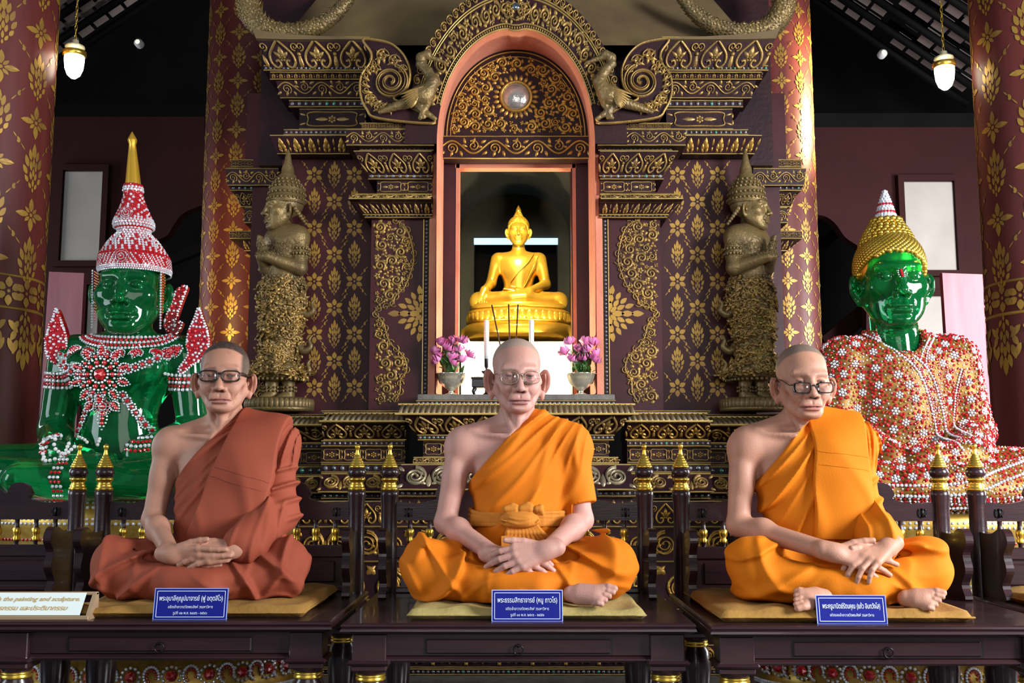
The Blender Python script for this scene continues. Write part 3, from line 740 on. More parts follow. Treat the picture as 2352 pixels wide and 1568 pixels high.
def p_leaf(o, L, H, h):
    n = max(1, round(L/(H*.92))); p = L/n
    for k in range(n):
        c = (k + .5)*p; o.leaf(c, H*.30, 0, H*.62, H*.30, h*1.2)
        for sx in (-1, 1):
            o.leaf(c + sx*H*.07, H*.16, sx*.38, H*.42, H*.22, h, -.2*sx); o.leaf(c + sx*H*.05, H*.05, sx*.75, H*.30, H*.18, h, -.2*sx)
        o.leaf(c + p*.5, H*.42, 0, H*.45, H*.14, h*.8); o.leaf(c + p*.5, H*.36, PI, H*.3, H*.12, h*.8)
def p_cart(o, L, H, h, asp=1.7):
    n = max(1, round(L/(H*asp))); p = L/n
    for k in range(n):
        c = (k + .5)*p; a, b = p*.40, H*.40; pts = []
        for th in np.linspace(0, 2*PI, 33):
            r = 1 + .10*cos(4*th + PI); pts.append((c + a*r*np.sign(cos(th))*abs(cos(th))**.7, H*.5 + b*r*np.sign(sin(th))*abs(sin(th))**.7))
        o.ridge(pts, H*.09, h); o.flower(c, H*.5, H*.24, 6, h*.9)
        for sx in (-1, 1):
            o.leaf(c + sx*H*.22, H*.5, sx*PI/2, a*.5, H*.22, h*.8)
            for sy in (-1, 1): o.leaf(c + sx*p*.49, H*.5 + sy*H*.30, -sx*PI/2 - sx*sy*.3, p*.10, H*.12, h*.7); 
        o.leaf(c + p*.5, H*.55, 0, H*.3, H*.12, h*.8); o.leaf(c + p*.5, H*.45, PI, H*.3, H*.12, h*.8)
def p_big(o, L, H, h):
    n = max(1, round(L/(H*1.7))); p = L/n
    for k in range(n):
        c = (k + .5)*p
        for sx in (-1, 1):
            o.spiral(c + sx*p*.24, H*.50, H*.36, 2.2, sx, PI/2 if 1 else 0, H*.085, h); o.spiral(c + sx*p*.24, H*.50, H*.43, 1.0, sx, PI/2, H*.07, h*.8, bulb=False)
            for q in range(4): o.leaf(c + sx*p*(.05 + .02*q), H*(.2 + .18*q), sx*(.9 - .2*q), H*.25, H*.13, h*.9, .3*sx)
            o.leaf(c + sx*p*.44, H*.75, sx*.8, H*.28, H*.14, h*.8); o.leaf(c + sx*p*.44, H*.2, sx*2.2, H*.26, H*.14, h*.8)
        o.leaf(c, H*.1, 0, H*.55, H*.2, h)
def p_fill(o, inside, box, r0, h, seed=0, dens=1.0, leaf=1.0):
    """dense foliage: packed spirals with leaves between"""
    rg = np.random.default_rng(seed); x0, x1, y0, y1 = box; pts = []
    for r in (r0, r0*.72, r0*.5, r0*.34):
        for _ in range(int(900*dens)):
            x, y = rg.uniform(x0, x1), rg.uniform(y0, y1)
            if not all(inside(x + r*.95*cos(a), y + r*.95*sin(a)) for a in (0, PI/2, PI, 3*PI/2)): continue
            if any((x-a)**2 + (y-b)**2 < ((r + c)*.93)**2 for a, b, c in pts): continue
            pts.append((x, y, r))
    for i, (x, y, r) in enumerate(pts):
        dr = 1 if rg.random() < .5 else -1; a0 = rg.uniform(0, 2*PI)
        if r > r0*.6:
            o.spiral(x, y, r*.86, 1.5, dr, a0, r*.46, h)
            for k in range(5): a = a0 + k*1.26; o.leaf(x + r*.72*sin(a), y + r*.72*cos(a), a + dr*.9, r*.78, r*.60, h*.95, .35*dr)
            o.leaf(x, y, a0, r*.5, r*.3, h*1.1)
        else:
            n = 3 + int(rg.random()*3)
            for k in range(n): a = a0 + k*2*PI/n; o.leaf(x, y, a, r*1.25, r*.95, h*.9, .3*dr)
    return pts

# ================================================================ the shrine
SH = empty('shrine', (0, 0, 0)); tag(SH, 'carved gold and dark red altar shrine with an arched niche', 'shrine')
UC = 1185.0
def mirror_u(u): return 2*UC - u
STUDS = []
_stud_me = {}
def stud_mesh(kind, r):
    key = (kind, round(r, 4))
    if key not in _stud_me:
        m = MB(); m.ball((0, 0, 0), (r, r*.7, r), 8, 5); _stud_me[key] = m.mesh('glass_stud', M[kind])
    return _stud_me[key]
def band(part, u0, u1, v0, v1, Y, pat=None, splay=0.0, dep=0.25, h=0.007, gold='agedgold', ground='ground', edge=True, studs=False, su=0.0, e=0.0045, big=False):
    """one moulding: its face runs from (u0, v1) below to (u1, v0) above; splay leans the top towards the viewer;
    su: how much the lower edge is narrower at each side, in metres"""
    x0, x1 = XU(u0, v0, Y), XU(u1, v0, Y); z0, z1 = ZV(v1, Y), ZV(v0, Y)
    s0 = su if u0 < UC - 5 and (u0 < 1185 < u1 or u0 < 1000) else 0.0
    s1 = su if u1 > UC + 5 and (u0 < 1185 < u1 or u1 > 1370) else 0.0
    m = MB()
    V = [(x0 + s0, Y + splay, z0), (x1 - s1, Y + splay, z0), (x1, Y, z1), (x0, Y, z1), (x0 + s0, Y + dep + splay, z0), (x1 - s1, Y + dep + splay, z0), (x1, Y + dep, z1), (x0, Y + dep, z1)]
    m.add(V, q=[(0, 1, 2, 3), (1, 5, 6, 2), (4, 0, 3, 7), (3, 2, 6, 7), (0, 4, 5, 1), (5, 4, 7, 6)], smooth=False)
    b = m.build(part, M[ground], SH)
    H = math.hypot(z1 - z0, splay); L = (x1 - x0)
    def fn(s, t, hh):
        f = t/H; xs = x0 + s0*(1 - f) + s/L*(L - (s0 + s1)*(1 - f)); ny = -(z1 - z0)/H; nz = -splay/H
        return np.stack([xs, Y + splay*(1 - f) + hh*ny, z0 + (z1 - z0)*f + hh*nz], -1)
    if edge:
        o = Orn()
        for t in (e*.5, H - e*.5): o.ridge(np.stack([np.linspace(0, L, max(8, int(L/.05))), t + .0006*np.sin(np.linspace(0, L*40, max(8, int(L/.05))))], -1), e*1.5, e*1.2)
        o.put('gold_edge', fn, M['edgegold'], b, kind=None)
    if pat:
        o = Orn(); pat(o, L, H - 2.4*e if edge else H, h); off = 1.2*e if edge else 0
        o.put('carving', lambda s, t, hh: fn(s, t + off, hh), M[gold], b)
    if studs:
        r = (H - 2.2*e)*.42 if edge else H*.42; n = max(2, int(L/(r*2.9)))
        rg = np.random.default_rng(int(u0 + v0))
        if big:
            for k in range(n):
                p = fn(np.array([(k + .5)*L/n]), np.array([H*.5]), np.array([0.0]))[0]; kd = ['studdark', 'mirror', 'greenmirror'][rg.choice(3, p=[.55, .33, .12])]
                link('glass_stud', stud_mesh(kd, r), b, p)
        else:
            for kd, sel in (('studdark', .6), ('mirror', .9), ('greenmirror', 1.01)): pass
            mm = MB(); rnd = rg.random(n)
            for k in range(n):
                p = fn(np.array([(k + .5)*L/n]), np.array([H*.5]), np.array([0.0]))[0]; mm.ball(p, (r, r*.7, r), 7, 5, m=0 if rnd[k] < .62 else (1 if rnd[k] < .92 else 2))
            ob = mm.build('glass_studs', [M['studdark'], M['mirror'], M['greenmirror']], b); ob['kind'] = 'stuff'
    return b
def both(part, u0, u1, *a, **k):
    band(part, u0, u1, *a, **k); band(part, mirror_u(u1), mirror_u(u0), *a, **k)

# ---- body: red panelled walls, wings, pilasters, back mass
YW, YP, YC = 5.60, 5.42, 5.30     # wall, pilaster, capital front
def slab(part, u0, u1, v0, v1, Y, dep, material='lacquer', mir=True, bev=0.0):
    for k in ((0, 1) if mir else (0,)):
        a, b = (u0, u1) if k == 0 else (mirror_u(u1), mirror_u(u0))
        A, B = PX(a, v1, Y), PX(b, v0, Y); x0, x1 = XU(a, (v0+v1)/2, Y), XU(b, (v0+v1)/2, Y)
        m = MB(); m.box((x0, Y, A[2]), (x1, Y + dep, B[2]), bev=bev); o = m.build(part, M[material], SH)
    return o
slab('wall_panel', 640, 870, 350, 1000, YW, 0.5)
slab('wing_panel', 572, 660, 350, 1000, 5.85, 0.5)
slab('pilaster', 850, 990, 496, 945, YP, 0.6)
slab('shrine_core', 600, 985, -60, 380, 5.75, 1.5, 'ground')

# ---- wall stencils
LZ, FZ = motif_mesh('gold_lozenge', LOZ, 0.150, 0.105), motif_mesh('gold_blossom', FL6, 0.105, 0.105, None, True)
CZ1, CZ2 = motif_mesh('gold_stem', CON, 0.09, 0.07), motif_mesh('gold_stem', [(-a, b, -c, d, e) for a, b, c, d, e in CON], 0.09, 0.07)
for sd in (0, 1):
    for k in range(9):
        for c in range(5):
            u = 676 + c*46; v = 402 + k*61 + (0 if k < 99 else 0)
            if u > 850: continue
            if sd: u = mirror_u(u)
            if v > 930: continue
            p = PX(u, v, YW)
            if c == 0: continue
            if (c + k) % 2 == 0: link('gold_lozenge', LZ, SH, (p[0], YW, p[2]))
            else:
                link('gold_blossom', FZ, SH, (p[0], YW, p[2]))
                link('gold_stem', CZ1, SH, (p[0] + .035, YW, p[2] + .035)); link('gold_stem', CZ2, SH, (p[0] - .035, YW, p[2] + .035))
                link('gold_stem', CZ1, SH, (p[0] - .065, YW, p[2] - .075)); link('gold_stem', CZ2, SH, (p[0] + .065, YW, p[2] - .075))

# ---- pilaster faces: carved half cartouches on the outer edge, painted triangle, studded strip, salmon edge
def half_orn(sd):
    f = (lambda u: u) if sd == 0 else mirror_u
    Y = YP
    # outline in px: (u, v)
    out = [(858, 505), (900, 503), (930, 520), (946, 560), (950, 600), (938, 640), (925, 665), (908, 680), (900, 700), (872, 708), (860, 716), (866, 724), (882, 745), (890, 775), (902, 795), (928, 820), (934, 850), (920, 872), (918, 900), (905, 925), (860, 932)]
    Q = np.array([[PX(u, v, Y)[0], PX(u, v, Y)[2]] for u, v in out]); 
    from mathutils.geometry import intersect_point_tri_2d
    def inside(x, y):
        c = False; n = len(Q); j = n - 1
        for i in range(n):
            if (Q[i][1] > y) != (Q[j][1] > y) and x < (Q[j][0]-Q[i][0])*(y-Q[i][1])/(Q[j][1]-Q[i][1]) + Q[i][0]: c = not c
            j = i
        return c
    o = Orn(); p_fill(o, inside, (Q[:, 0].min(), Q[:, 0].max(), Q[:, 1].min(), Q[:, 1].max()), 0.034, 0.012, 3 + sd, .8)
    # scalloped rim of curls
    R = catmull(Q[1:20], 4); o.ridge(R, .010, .010)
    d = np.concatenate([[0], np.cumsum(np.linalg.norm(np.diff(R, axis=0), axis=1))]); n = int(d[-1]/.042)
    for k in range(n):
        q = np.array([np.interp((k+.5)/n*d[-1], d, R[:, i]) for i in (0, 1)]); o.spiral(q[0], q[1], .020, 1.2, 1 if k % 2 else -1, k, .007, .012)
    xm = XU(UC, 700, Y)
    fn = (lambda s, t, hh: np.stack([s, Y - hh, t], -1)) if sd == 0 else (lambda s, t, hh: np.stack([2*xm - s, Y - hh, t], -1))
    o.put('carved_half_cartouche', fn, M['agedgold'], SH)
    # painted half lozenge
    c = PX(972, 720, Y); mm = MB(); hw, hz = (972 - 888)*Y/F_PX, 78*Y/F_PX
    pol = []
    for a, b, cc, dd, ee in LOZ:
        P = np.array(petal(a, b, cc, dd, ee)); P = P[:, [1, 0]]*np.array([1, 1]); pol.append(P)
    items = []
    for ring, n in ((.10, 5), (.36, 7), (.64, 9)):
        for q in range(n):
            th = (q - (n-1)/2)/((n-1)/2)*1.42; Rb = 1/(cos(th)/hw + abs(sin(th))/hz); P = np.array(petal(0, Rb*ring, 0, Rb*.34, Rb*.34*.42 + .006)); n2 = len(P)
            X = -(P[:, 1]*cos(th) - P[:, 0]*sin(th)); Z = P[:, 1]*sin(th) + P[:, 0]*cos(th); x = c[0] + X if sd == 0 else 2*xm - (c[0] + X)
            v = np.stack([x, np.full(n2, Y - .0018), c[2] + Z], -1); mm.add(np.vstack([v, v.mean(0)]), t=[(i, (i+1) % n2, n2) for i in range(n2)], smooth=False)
    mm.build('painted_half_lozenge', M['stencil'], SH)
    # studded strip
    xa, xb = (XU(972, 720, Y), XU(986, 720, Y)); z0, z1 = ZV(905, Y), ZV(505, Y)
    if sd: xa, xb = 2*xm - xb, 2*xm - xa
    mm = MB(); mm.box((xa, Y - .012, z0), (xb, Y, z1)); st = mm.build('studded_strip', M['ground'], SH)
    mm = MB()
    for x in (xa, xb): mm.box((x - .0025, Y - .018, z0), (x + .0025, Y - .004, z1))
    mm.build('gold_edge', M['edgegold'], st); mm = MB(); n = 44
    for k in range(n): mm.ball(((xa+xb)/2, Y - .012, z0 + (k + .5)*(z1 - z0)/n), (.010, .008, .0085), 7, 5)
    ob = mm.build('glass_studs', M['studdark'], st); ob['kind'] = 'stuff'
for sd in (0, 1): half_orn(sd)

# ---- capitals of the pilasters
both('capital_band', 806, 992, 462, 488, YC + .02, p_leaf, .05, su=.06, h=.009)
both('capital_band', 838, 992, 488, 500, YC + .08, None, 0, studs=True)
both('capital_band', 818, 992, 446, 462, YC + .0, p_scroll, -.05, su=-.03, h=.006)
both('capital_band', 866, 992, 412, 446, YC + .07, p_cart, 0, h=.007)
both('capital_band', 846, 992, 396, 412, YC + .05, None, 0, studs=True)
both('capital_band', 812, 992, 346, 396, YC - .02, p_heart, .07, su=.075, h=.010)
both('capital_band', 826, 996, 334, 346, YC + .02, None, 0, studs=True)
both('capital_band', 796, 998, 296, 334, YC - .04, p_scroll, 0, h=.008)
both('capital_band', 830, 1000, 282, 297, YC - .03, p_cart, 0, h=.006)
# salmon edge of the niche, running up to the arch
slab('niche_edge', 986, 1001, 300, 915, YP - .03, 0.35, 'salmon')

# ---- entablature above the walls, stepping back
both('entablature_band', 620, 800, 310, 346, YW - .16, p_leaf, .06, su=.03, h=.009, gold='warmgold')
both('entablature_band', 648, 800, 346, 356, YW - .07, None, 0, studs=True)
both('entablature_band', 652, 800, 297, 310, YW - .14, None, 0, studs=True)
both('entablature_band', 688, 840, 250, 297, YW - .04, lambda o, L, H, h: p_cart(o, L, H, h, 2.4), 0, h=.008)
both('entablature_band', 664, 840, 230, 246, YW - .06, None, 0, studs=True, big=True)
both('entablature_band', 632, 840, 178, 218, YW - .12, p_scroll, .05, su=.02, h=.008)
both('entablature_band', 618, 840, 160, 178, YW - .16, p_leaf, .03, h=.006)
both('entablature_band', 588, 850, 84, 152, YW - .26, p_heart, .09, su=.06, h=.012)
both('entablature_band', 606, 850, 150, 162, YW - .18, None, 0, studs=True)
# upturned corner of the top band
for sd in (0, 1):
    f = (lambda u: u) if sd == 0 else mirror_u
    pts = [(588, 88), (578, 62), (600, 70), (660, 78), (760, 84), (850, 86), (850, 90), (660, 90)]
    mm = MB(); mm.prism([(XU(f(u), v, YW - .28), ZV(v, YW - .28)) for u, v in pts], YW - .28, YW + .1); mm.build('cornice_corner', M['olive'], SH)
# dark return blocks and small outer mouldings beside the standing figures
slab('return_block', 566, 640, 214, 366, 5.95, 0.5, 'lacquer')
slab('return_pier', 575, 640, 300, 1000, 6.0, 0.4, 'lacquer')
both('wing_moulding', 530, 640, 366, 384, 5.86, p_cart, 0, h=.006)
both('wing_moulding', 518, 640, 386, 424, 5.80, p_scroll, .02, su=.01, h=.008)
both('wing_moulding', 530, 640, 424, 438, 5.86, None, 0, studs=True)
both('wing_moulding', 538, 640, 438, 470, 5.88, p_heart, .05, su=.03, h=.007)
both('wing_moulding', 562, 640, 476, 512, 5.92, p_scroll, 0, h=.006)
both('wing_moulding', 528, 640, 530, 548, 5.86, p_scroll, 0, h=.006)
both('wing_moulding', 545, 640, 548, 572, 5.88, p_leaf, .05, su=.03, h=.006)
def ribbon_orn(sd):
    o = Orn(); Y = 5.84; A, B = PX(585, 930, Y), PX(622, 580, Y)
    p_fill(o, lambda x, y: A[0] < x < B[0] and A[2] < y < B[2], (A[0], B[0], A[2], B[2]), .030, .010, 9 + sd, .7)
    xm = XU(UC, 700, Y); o.put('carved_wing_scrolls', (lambda s, t, hh: np.stack([s, Y - hh, t], -1)) if sd == 0 else (lambda s, t, hh: np.stack([2*xm - s, Y - hh, t], -1)), M['agedgold'], SH)
for sd in (0, 1): ribbon_orn(sd)

# ---- stepped base below the niche sill
slab('niche_sill', 958, 1412, 905, 919, 5.22, 0.8, 'stone', mir=False, bev=.004)
def centre(part, u0, v0, v1, Y, *a, **k): band(part, u0, mirror_u(u0), v0, v1, Y, *a, **k)
def roof_ledge(u0, u1, v0, v1, Y, lean):
    """small sloping ledge made of a row of raised tiles"""
    x0, x1 = XU(u0, v1, Y), XU(u1, v1, Y); z0, z1 = ZV(v1, Y), ZV(v0, Y + lean)
    m = MB(); m.add([(x0, Y, z0), (x1, Y, z0), (x1 - .05*(u1 > UC), Y + lean, z1), (x0 + .05*(u0 < UC), Y + lean, z1), (x0, Y + .4, z0), (x1, Y + .4, z0), (x1, Y + .4, z1), (x0, Y + .4, z1)],
                    q=[(0, 1, 2, 3), (3, 2, 6, 7), (1, 5, 6, 2), (4, 0, 3, 7)], smooth=False)
    led = m.build('sloping_ledge', M['silver'], SH); n = max(3, int((x1 - x0)/.026)); w = (x1 - x0)/n
    tm = MB(); tm.tube([(0, 0, 0), (0, lean*.9, (z1 - z0)*.9)], w*.36, 5); me = tm.mesh('ledge_tile', M['silver'])
    for k in range(n): link('ledge_tile', me, led, (x0 + (k + .5)*w, Y + .002, z0))
    for zz, yy in ((z0 - .004, Y - .006), (z1, Y + lean - .004)):
        m = MB(); m.box((x0 - .01, yy, zz), (x1 + .01, yy + .02, zz + .008)); m.build('gold_edge', M['edgegold'], led)
centre('base_band', 956, 919, 932, 5.20, None, 0, studs=True, big=True)
roof_ledge(912, 1462, 930, 950, 5.02, .14)
centre('base_band', 922, 951, 998, 5.06, p_heart, .10, su=.07, h=.012, gold='agedgold')
centre('base_band', 960, 998, 1011, 5.14, None, 0, studs=True, big=True)
centre('base_band', 972, 1012, 1050, 5.18, lambda o, L, H, h: p_cart(o, L, H, h, 1.5), 0, h=.010)
centre('base_band', 950, 1050, 1064, 5.12, p_scroll, -.03, h=.006)
centre('base_band', 922, 1066, 1124, 4.98, p_big, -.10, h=.014, gold='silver')
centre('base_band', 905, 1124, 1140, 4.96, None, 0, studs=True, big=True)
centre('base_band', 900, 1140, 1190, 5.0, p_leaf, 0, h=.012)
# wings of the base
for u0, u1, dv, dy in ((738, 930, 18, .16), (560, 745, 30, .30)):
    for sd in (0, 1):
        a, b = (u0, u1) if sd == 0 else (mirror_u(u1), mirror_u(u0))
        roof_ledge(a, b, 938 + dv*.7, 954 + dv*.7, 5.04 + dy, .13)
        band('base_band', a, b, 930 + dv*.7, 940 + dv*.7, 5.20 + dy, None, 0, studs=True)
        band('base_band', a, b, 956 + dv*.7, 998 + dv*.6, 5.08 + dy, p_heart if dv < 25 else p_scroll, .08, h=.011, gold='agedgold' if sd == 0 else 'warmgold')  # east side takes a brighter gold, its stronger light put into the colour
        band('base_band', a, b, 1000 + dv*.6, 1014 + dv*.6, 5.14 + dy, None, 0, studs=True)
        band('base_band', a, b, 1014 + dv*.6, 1054 + dv*.5, 5.18 + dy, lambda o, L, H, h: p_cart(o, L, H, h, 1.6), 0, h=.010)
        band('base_band', a, b, 1056 + dv*.5, 1076 + dv*.5, 5.12 + dy, None, 0, studs=True, big=True)
        band('base_band', a, b, 1078 + dv*.5, 1126 + dv*.2, 5.0 + dy, p_big, -.08, h=.013)
        band('base_band', a, b, 1126 + dv*.2, 1142 + dv*.2, 4.98 + dy, None, 0, studs=True)
# lower base, seen between the balusters and under the benches
band('base_band', 686, 1684, 1150, 1210, 5.02, p_heart, .0, h=.014, gold='warmgold')
band('base_band', 686, 1684, 1210, 1290, 5.04, p_big, .0, h=.014, gold='warmgold')
band('base_band', 686, 1684, 1290, 1400, 5.06, p_big, .0, h=.014, gold='warmgold')
band('base_band', 690, 1680, 1480, 1533, 4.86, p_big, .0, h=.014, gold='warmgold')
band('base_band', 690, 1680, 1535, 1550, 4.84, None, .0, studs=True, big=True)
m = MB(); m.box((-0.98, 4.7, 0), (1.0, 6.4, ZV(1551, 4.84))); m.build('plinth', M['stone'], SH)

# ---- arch: salmon reveal, carved hood, tympanum
def arch_pts(half_w, spring_v, top_v, Y, n=40, cusp=0.0, p=2.0):
    """pointed round arch outline from left spring to right spring, metres"""
    xc = XU(UC, 300, Y); zs, zt = ZV(spring_v, Y), ZV(top_v, Y); hw = half_w*Y/F_PX*1.008; out = []
    for th in np.linspace(PI, 0, n):
        x, z = cos(th), sin(th); z = z*(1 - cusp*max(0, 1 - abs(x)/.16)) if cusp else z
        out.append((xc + hw*np.sign(x)*abs(x)**(2/p), zs + (zt - zs)*z**(2/p) if z > 0 else zs))
    return np.array(out)
YA = 5.24
inner = arch_pts(186, 330, 66, YA, 48, .0, 2.1)
xc = XU(UC, 300, YA); mid = len(inner)//2
for i in range(len(inner)):        # cusp in the crown
    d = abs(inner[i][0] - xc)/.05
    if d < 1: inner[i][1] -= .022*(1 - d)
tymp = arch_pts(170, 320, 112, 5.52, 48, 0, 2.1)
m = MB(); n = len(inner)
V = np.concatenate([np.stack([inner[:, 0], np.full(n, YA), inner[:, 1]], -1), np.stack([tymp[:, 0], np.full(n, 5.54), tymp[:, 1]], -1)])
m.add(V, q=[(i, i+1, n+i+1, n+i) for i in range(n-1)]); m.build('arch_reveal', M['salmon'], SH)
for sd in (0, 1):      # reveal continues down as the niche sides
    xa, xb = (inner[0][0], tymp[0][0]) if sd == 0 else (inner[-1][0], tymp[-1][0]); zt0, zb0 = inner[0][1], ZV(905, YP)
    m = MB(); m.add([(xa, YA, zt0), (xb, 5.54, tymp[0][1]), (xb, 5.54, zb0), (xa, YA + .1, zb0)], q=[(0, 1, 2, 3) if sd else (3, 2, 1, 0)], smooth=False); m.build('niche_side', M['salmon'], SH)
# hood band
outer = arch_pts(262, 330, -38, YA, 48, 0, 2.0)
def hood_fn(s, t, hh):
    i = np.clip(s, 0, 1)*(n - 1); a = np.interp(i, np.arange(n), inner[:, 0]); b = np.interp(i, np.arange(n), inner[:, 1]); c = np.interp(i, np.arange(n), outer[:, 0]); d = np.interp(i, np.arange(n), outer[:, 1])
    return np.stack([a + (c - a)*t, np.full_like(a, YA) - hh, b + (d - b)*t], -1)
m = MB(); V = np.concatenate([np.stack([inner[:, 0], np.full(n, YA), inner[:, 1]], -1), np.stack([outer[:, 0], np.full(n, YA), outer[:, 1]], -1), np.stack([outer[:, 0], np.full(n, YA + .45), outer[:, 1]], -1)])
q = [(i, n+i, n+i+1, i+1) for i in range(n-1)] + [(n+i, 2*n+i, 2*n+i+1, n+i+1) for i in range(n-1)]
m.add(V, q=q, smooth=False); hood = m.build('arch_hood', M['ground'], SH)
Lh = np.sum(np.linalg.norm(np.diff((inner + outer)/2, axis=0), axis=1)); Hh = 0.165
sc = lambda s, t, hh: hood_fn(s/Lh, t/Hh, hh)
o = Orn()
for t, w in ((.004, .007), (.022, .006), (Hh*.70, .007), (Hh*.76, .007)): o.ridge(np.stack([np.linspace(.1*Lh, .9*Lh, 120), np.full(120, t)], -1), w, .008)
for k in range(90): o.dome(Lh*(.10 + .8*(k+.5)/90), .013, .0055, .007, 6)
o.put('gold_edge', sc, M['edgegold'], hood, kind=None)
o = Orn(); p_fill(o, lambda x, y: .09*Lh < x < .91*Lh and .026 < y < Hh*.69, (.09*Lh, .91*Lh, .026, Hh*.69), .036, .014, 21, 1.6)
nn = 34
for k in range(nn): c = Lh*(.12 + .76*(k+.5)/nn); o.spiral(c, Hh*.90, .021, 1.5, 1 if k < nn/2 else -1, 0, .008, .014); o.leaf(c, Hh*.80, .3, .03, .014, .012); 
o.put('hood_scrollwork', sc, M['agedgold'], hood)
# crown ornament with a mirror boss
cz = (inner[mid][1] + outer[mid][1])/2; o = Orn()
for sx in (-1, 1):
    o.ridge(catmull([(0, -.055), (sx*.035, -.035), (sx*.075, .0), (sx*.06, .035), (sx*.02, .03), (sx*.012, .055)], 6), .008, .014); o.spiral(sx*.035, .02, .022, 1.5, sx, PI/2, .007, .014); o.spiral(sx*.03, -.022, .018, 1.4, -sx, PI/2, .007, .014); o.leaf(sx*.05, 0, sx*1.4, .04, .02, .014)
o.put('crown_scrolls', lambda s, t, hh: np.stack([xc + s, YA - .006 - hh, cz - .02 + t], -1), M['agedgold'], hood)
m = MB(); m.ball((xc, YA - .014, cz + .0), (.021, .010, .021), 16, 8); m.build('mirror_boss', M['mirror'], hood)
# tympanum panel
YT = 5.53; m = MB(); P = arch_pts(174, 322, 108, YT, 40, 0, 2.1); m.prism([tuple(p) for p in P], YT, YT + .08); tp = m.build('tympanum', M['ground'], SH)
xt = XU(UC, 250, YT); zt1, zb1 = ZV(116, YT), ZV(312, YT); hw = 166*YT/F_PX; cyb = ZV(222, YT); rb_ = 34*YT/F_PX
def ins(x, y): 
    u = (x - xt)/hw; w = (y - zb1)/(zt1 - zb1); return abs(u) < 1 and w > .03 and abs(u)**2.1 + max(0, w)**2.1 < .90 and (x-xt)**2 + (y-cyb)**2 > (rb_*1.75)**2
o = Orn(); p_fill(o, ins, (xt - hw, xt + hw, zb1, zt1), .034, .012, 33, 1.6)
for k in range(24): a = k*2*PI/24; o.leaf(xt + rb_*1.15*sin(a), cyb + rb_*1.15*cos(a), a, rb_*.5, rb_*.28, .010)
pt = arch_pts(163, 318, 120, YT, 60, 0, 2.1); o.ridge(pt, .008, .009); pt = arch_pts(154, 316, 131, YT, 60, 0, 2.1); o.ridge(pt, .006, .008)
o.put('tympanum_scrollwork', lambda s, t, hh: np.stack([s, YT - hh, t], -1), M['warmgold'], tp)
m = MB(); m.lathe([(rb_*1.18, 0), (rb_*1.15, .012), (rb_*.98, .014), (rb_*.95, .004)], 28, (xt, YT, cyb), axis='y'); m.build('boss_ring', M['warmgold'], tp)
m = MB(); m.lathe([(rb_*.97, .004), (rb_*.8, .018), (rb_*.4, .028), (.001, .030)], 28, (xt, YT, cyb), axis='y'); m.build('crystal_boss', mat('crystal_boss', (.45, .42, .38), .12, .7, var=(.7, .68, .62), vscale=20, bump=.5, bscale=30), tp)
band('niche_frieze', 1014, 1356, 312, 364, YT - .02, p_scroll, 0, h=.010, gold='warmgold')

# ---- doorway: dark red jambs with pale edges, lintel, chamber
YD = 5.62
for sd in (0, 1):
    f = (lambda u: u) if sd == 0 else mirror_u
    a, b = sorted((f(1000), f(1048))); slab_u = (a, b)
    x0, x1 = XU(a, 640, YD), XU(b, 640, YD); m = MB(); m.box((x0 - .02, YD, ZV(915, YD)), (x1 + .02*0, YD + .12, ZV(360, YD))); m.build('door_jamb', M['lacquer'], SH)
    a, b = sorted((f(1046), f(1054))); x0, x1 = XU(a, 640, YD), XU(b, 640, YD); m = MB(); m.box((x0, YD - .004, ZV(915, YD)), (x1, YD + .10, ZV(372, YD))); m.build('jamb_edge', M['salmon'], SH)
m = MB(); m.box((XU(1046, 375, YD), YD - .004, ZV(386, YD)), (XU(1323, 375, YD), YD + .07, ZV(364, YD))); m.build('lintel', M['salmon'], SH)
M['chamber'] = mat('dark_grey_plaster', (0.022, 0.022, 0.018), 0.9, var=(0.075, 0.075, 0.065), vscale=2.5, vamt=.8, bump=.2, bscale=20, detail=8)  # dark grey plaster with lighter mottling at random
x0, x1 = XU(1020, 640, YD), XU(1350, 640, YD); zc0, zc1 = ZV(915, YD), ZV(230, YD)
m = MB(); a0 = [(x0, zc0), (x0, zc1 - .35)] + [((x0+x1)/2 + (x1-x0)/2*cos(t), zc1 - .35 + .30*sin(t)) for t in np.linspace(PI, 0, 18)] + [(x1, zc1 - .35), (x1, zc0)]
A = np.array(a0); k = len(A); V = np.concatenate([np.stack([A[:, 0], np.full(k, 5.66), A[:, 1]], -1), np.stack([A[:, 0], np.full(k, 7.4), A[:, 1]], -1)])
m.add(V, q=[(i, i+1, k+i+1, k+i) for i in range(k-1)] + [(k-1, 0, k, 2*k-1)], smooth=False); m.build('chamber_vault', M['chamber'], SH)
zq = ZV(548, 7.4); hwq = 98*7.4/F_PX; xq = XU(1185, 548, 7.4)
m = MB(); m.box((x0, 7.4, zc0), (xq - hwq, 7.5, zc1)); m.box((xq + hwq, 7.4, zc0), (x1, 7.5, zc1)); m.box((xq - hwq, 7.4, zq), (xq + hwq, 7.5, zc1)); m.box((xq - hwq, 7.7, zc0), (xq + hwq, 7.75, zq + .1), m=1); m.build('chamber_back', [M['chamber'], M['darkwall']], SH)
m = MB(); m.box((xq - hwq, 7.38, zq - .042), (xq + hwq, 7.41, zq)); tag(m.build('window_5', mat('daylit_slit_glass', (.4, .6, .8), .5, emit=(.45, .75, 1.0), estr=1.1, var=(.25, .4, .55), vscale=20)), 'narrow daylit slit high in the niche chamber', None, None, 'structure')

# ---- roof slab above the entablature, olive plaster, leaning back
m = MB(); A = [PX(640, 104, 5.50), PX(1730, 104, 5.50), PX(1560, -90, 5.9), PX(800, -90, 5.9)]
m.add(A + [p + np.array([0, .6, 0]) for p in A], q=[(0, 1, 2, 3), (1, 5, 6, 2), (4, 0, 3, 7), (3, 2, 6, 7)], smooth=False); m.build('roof_slope', M['olive'], SH)

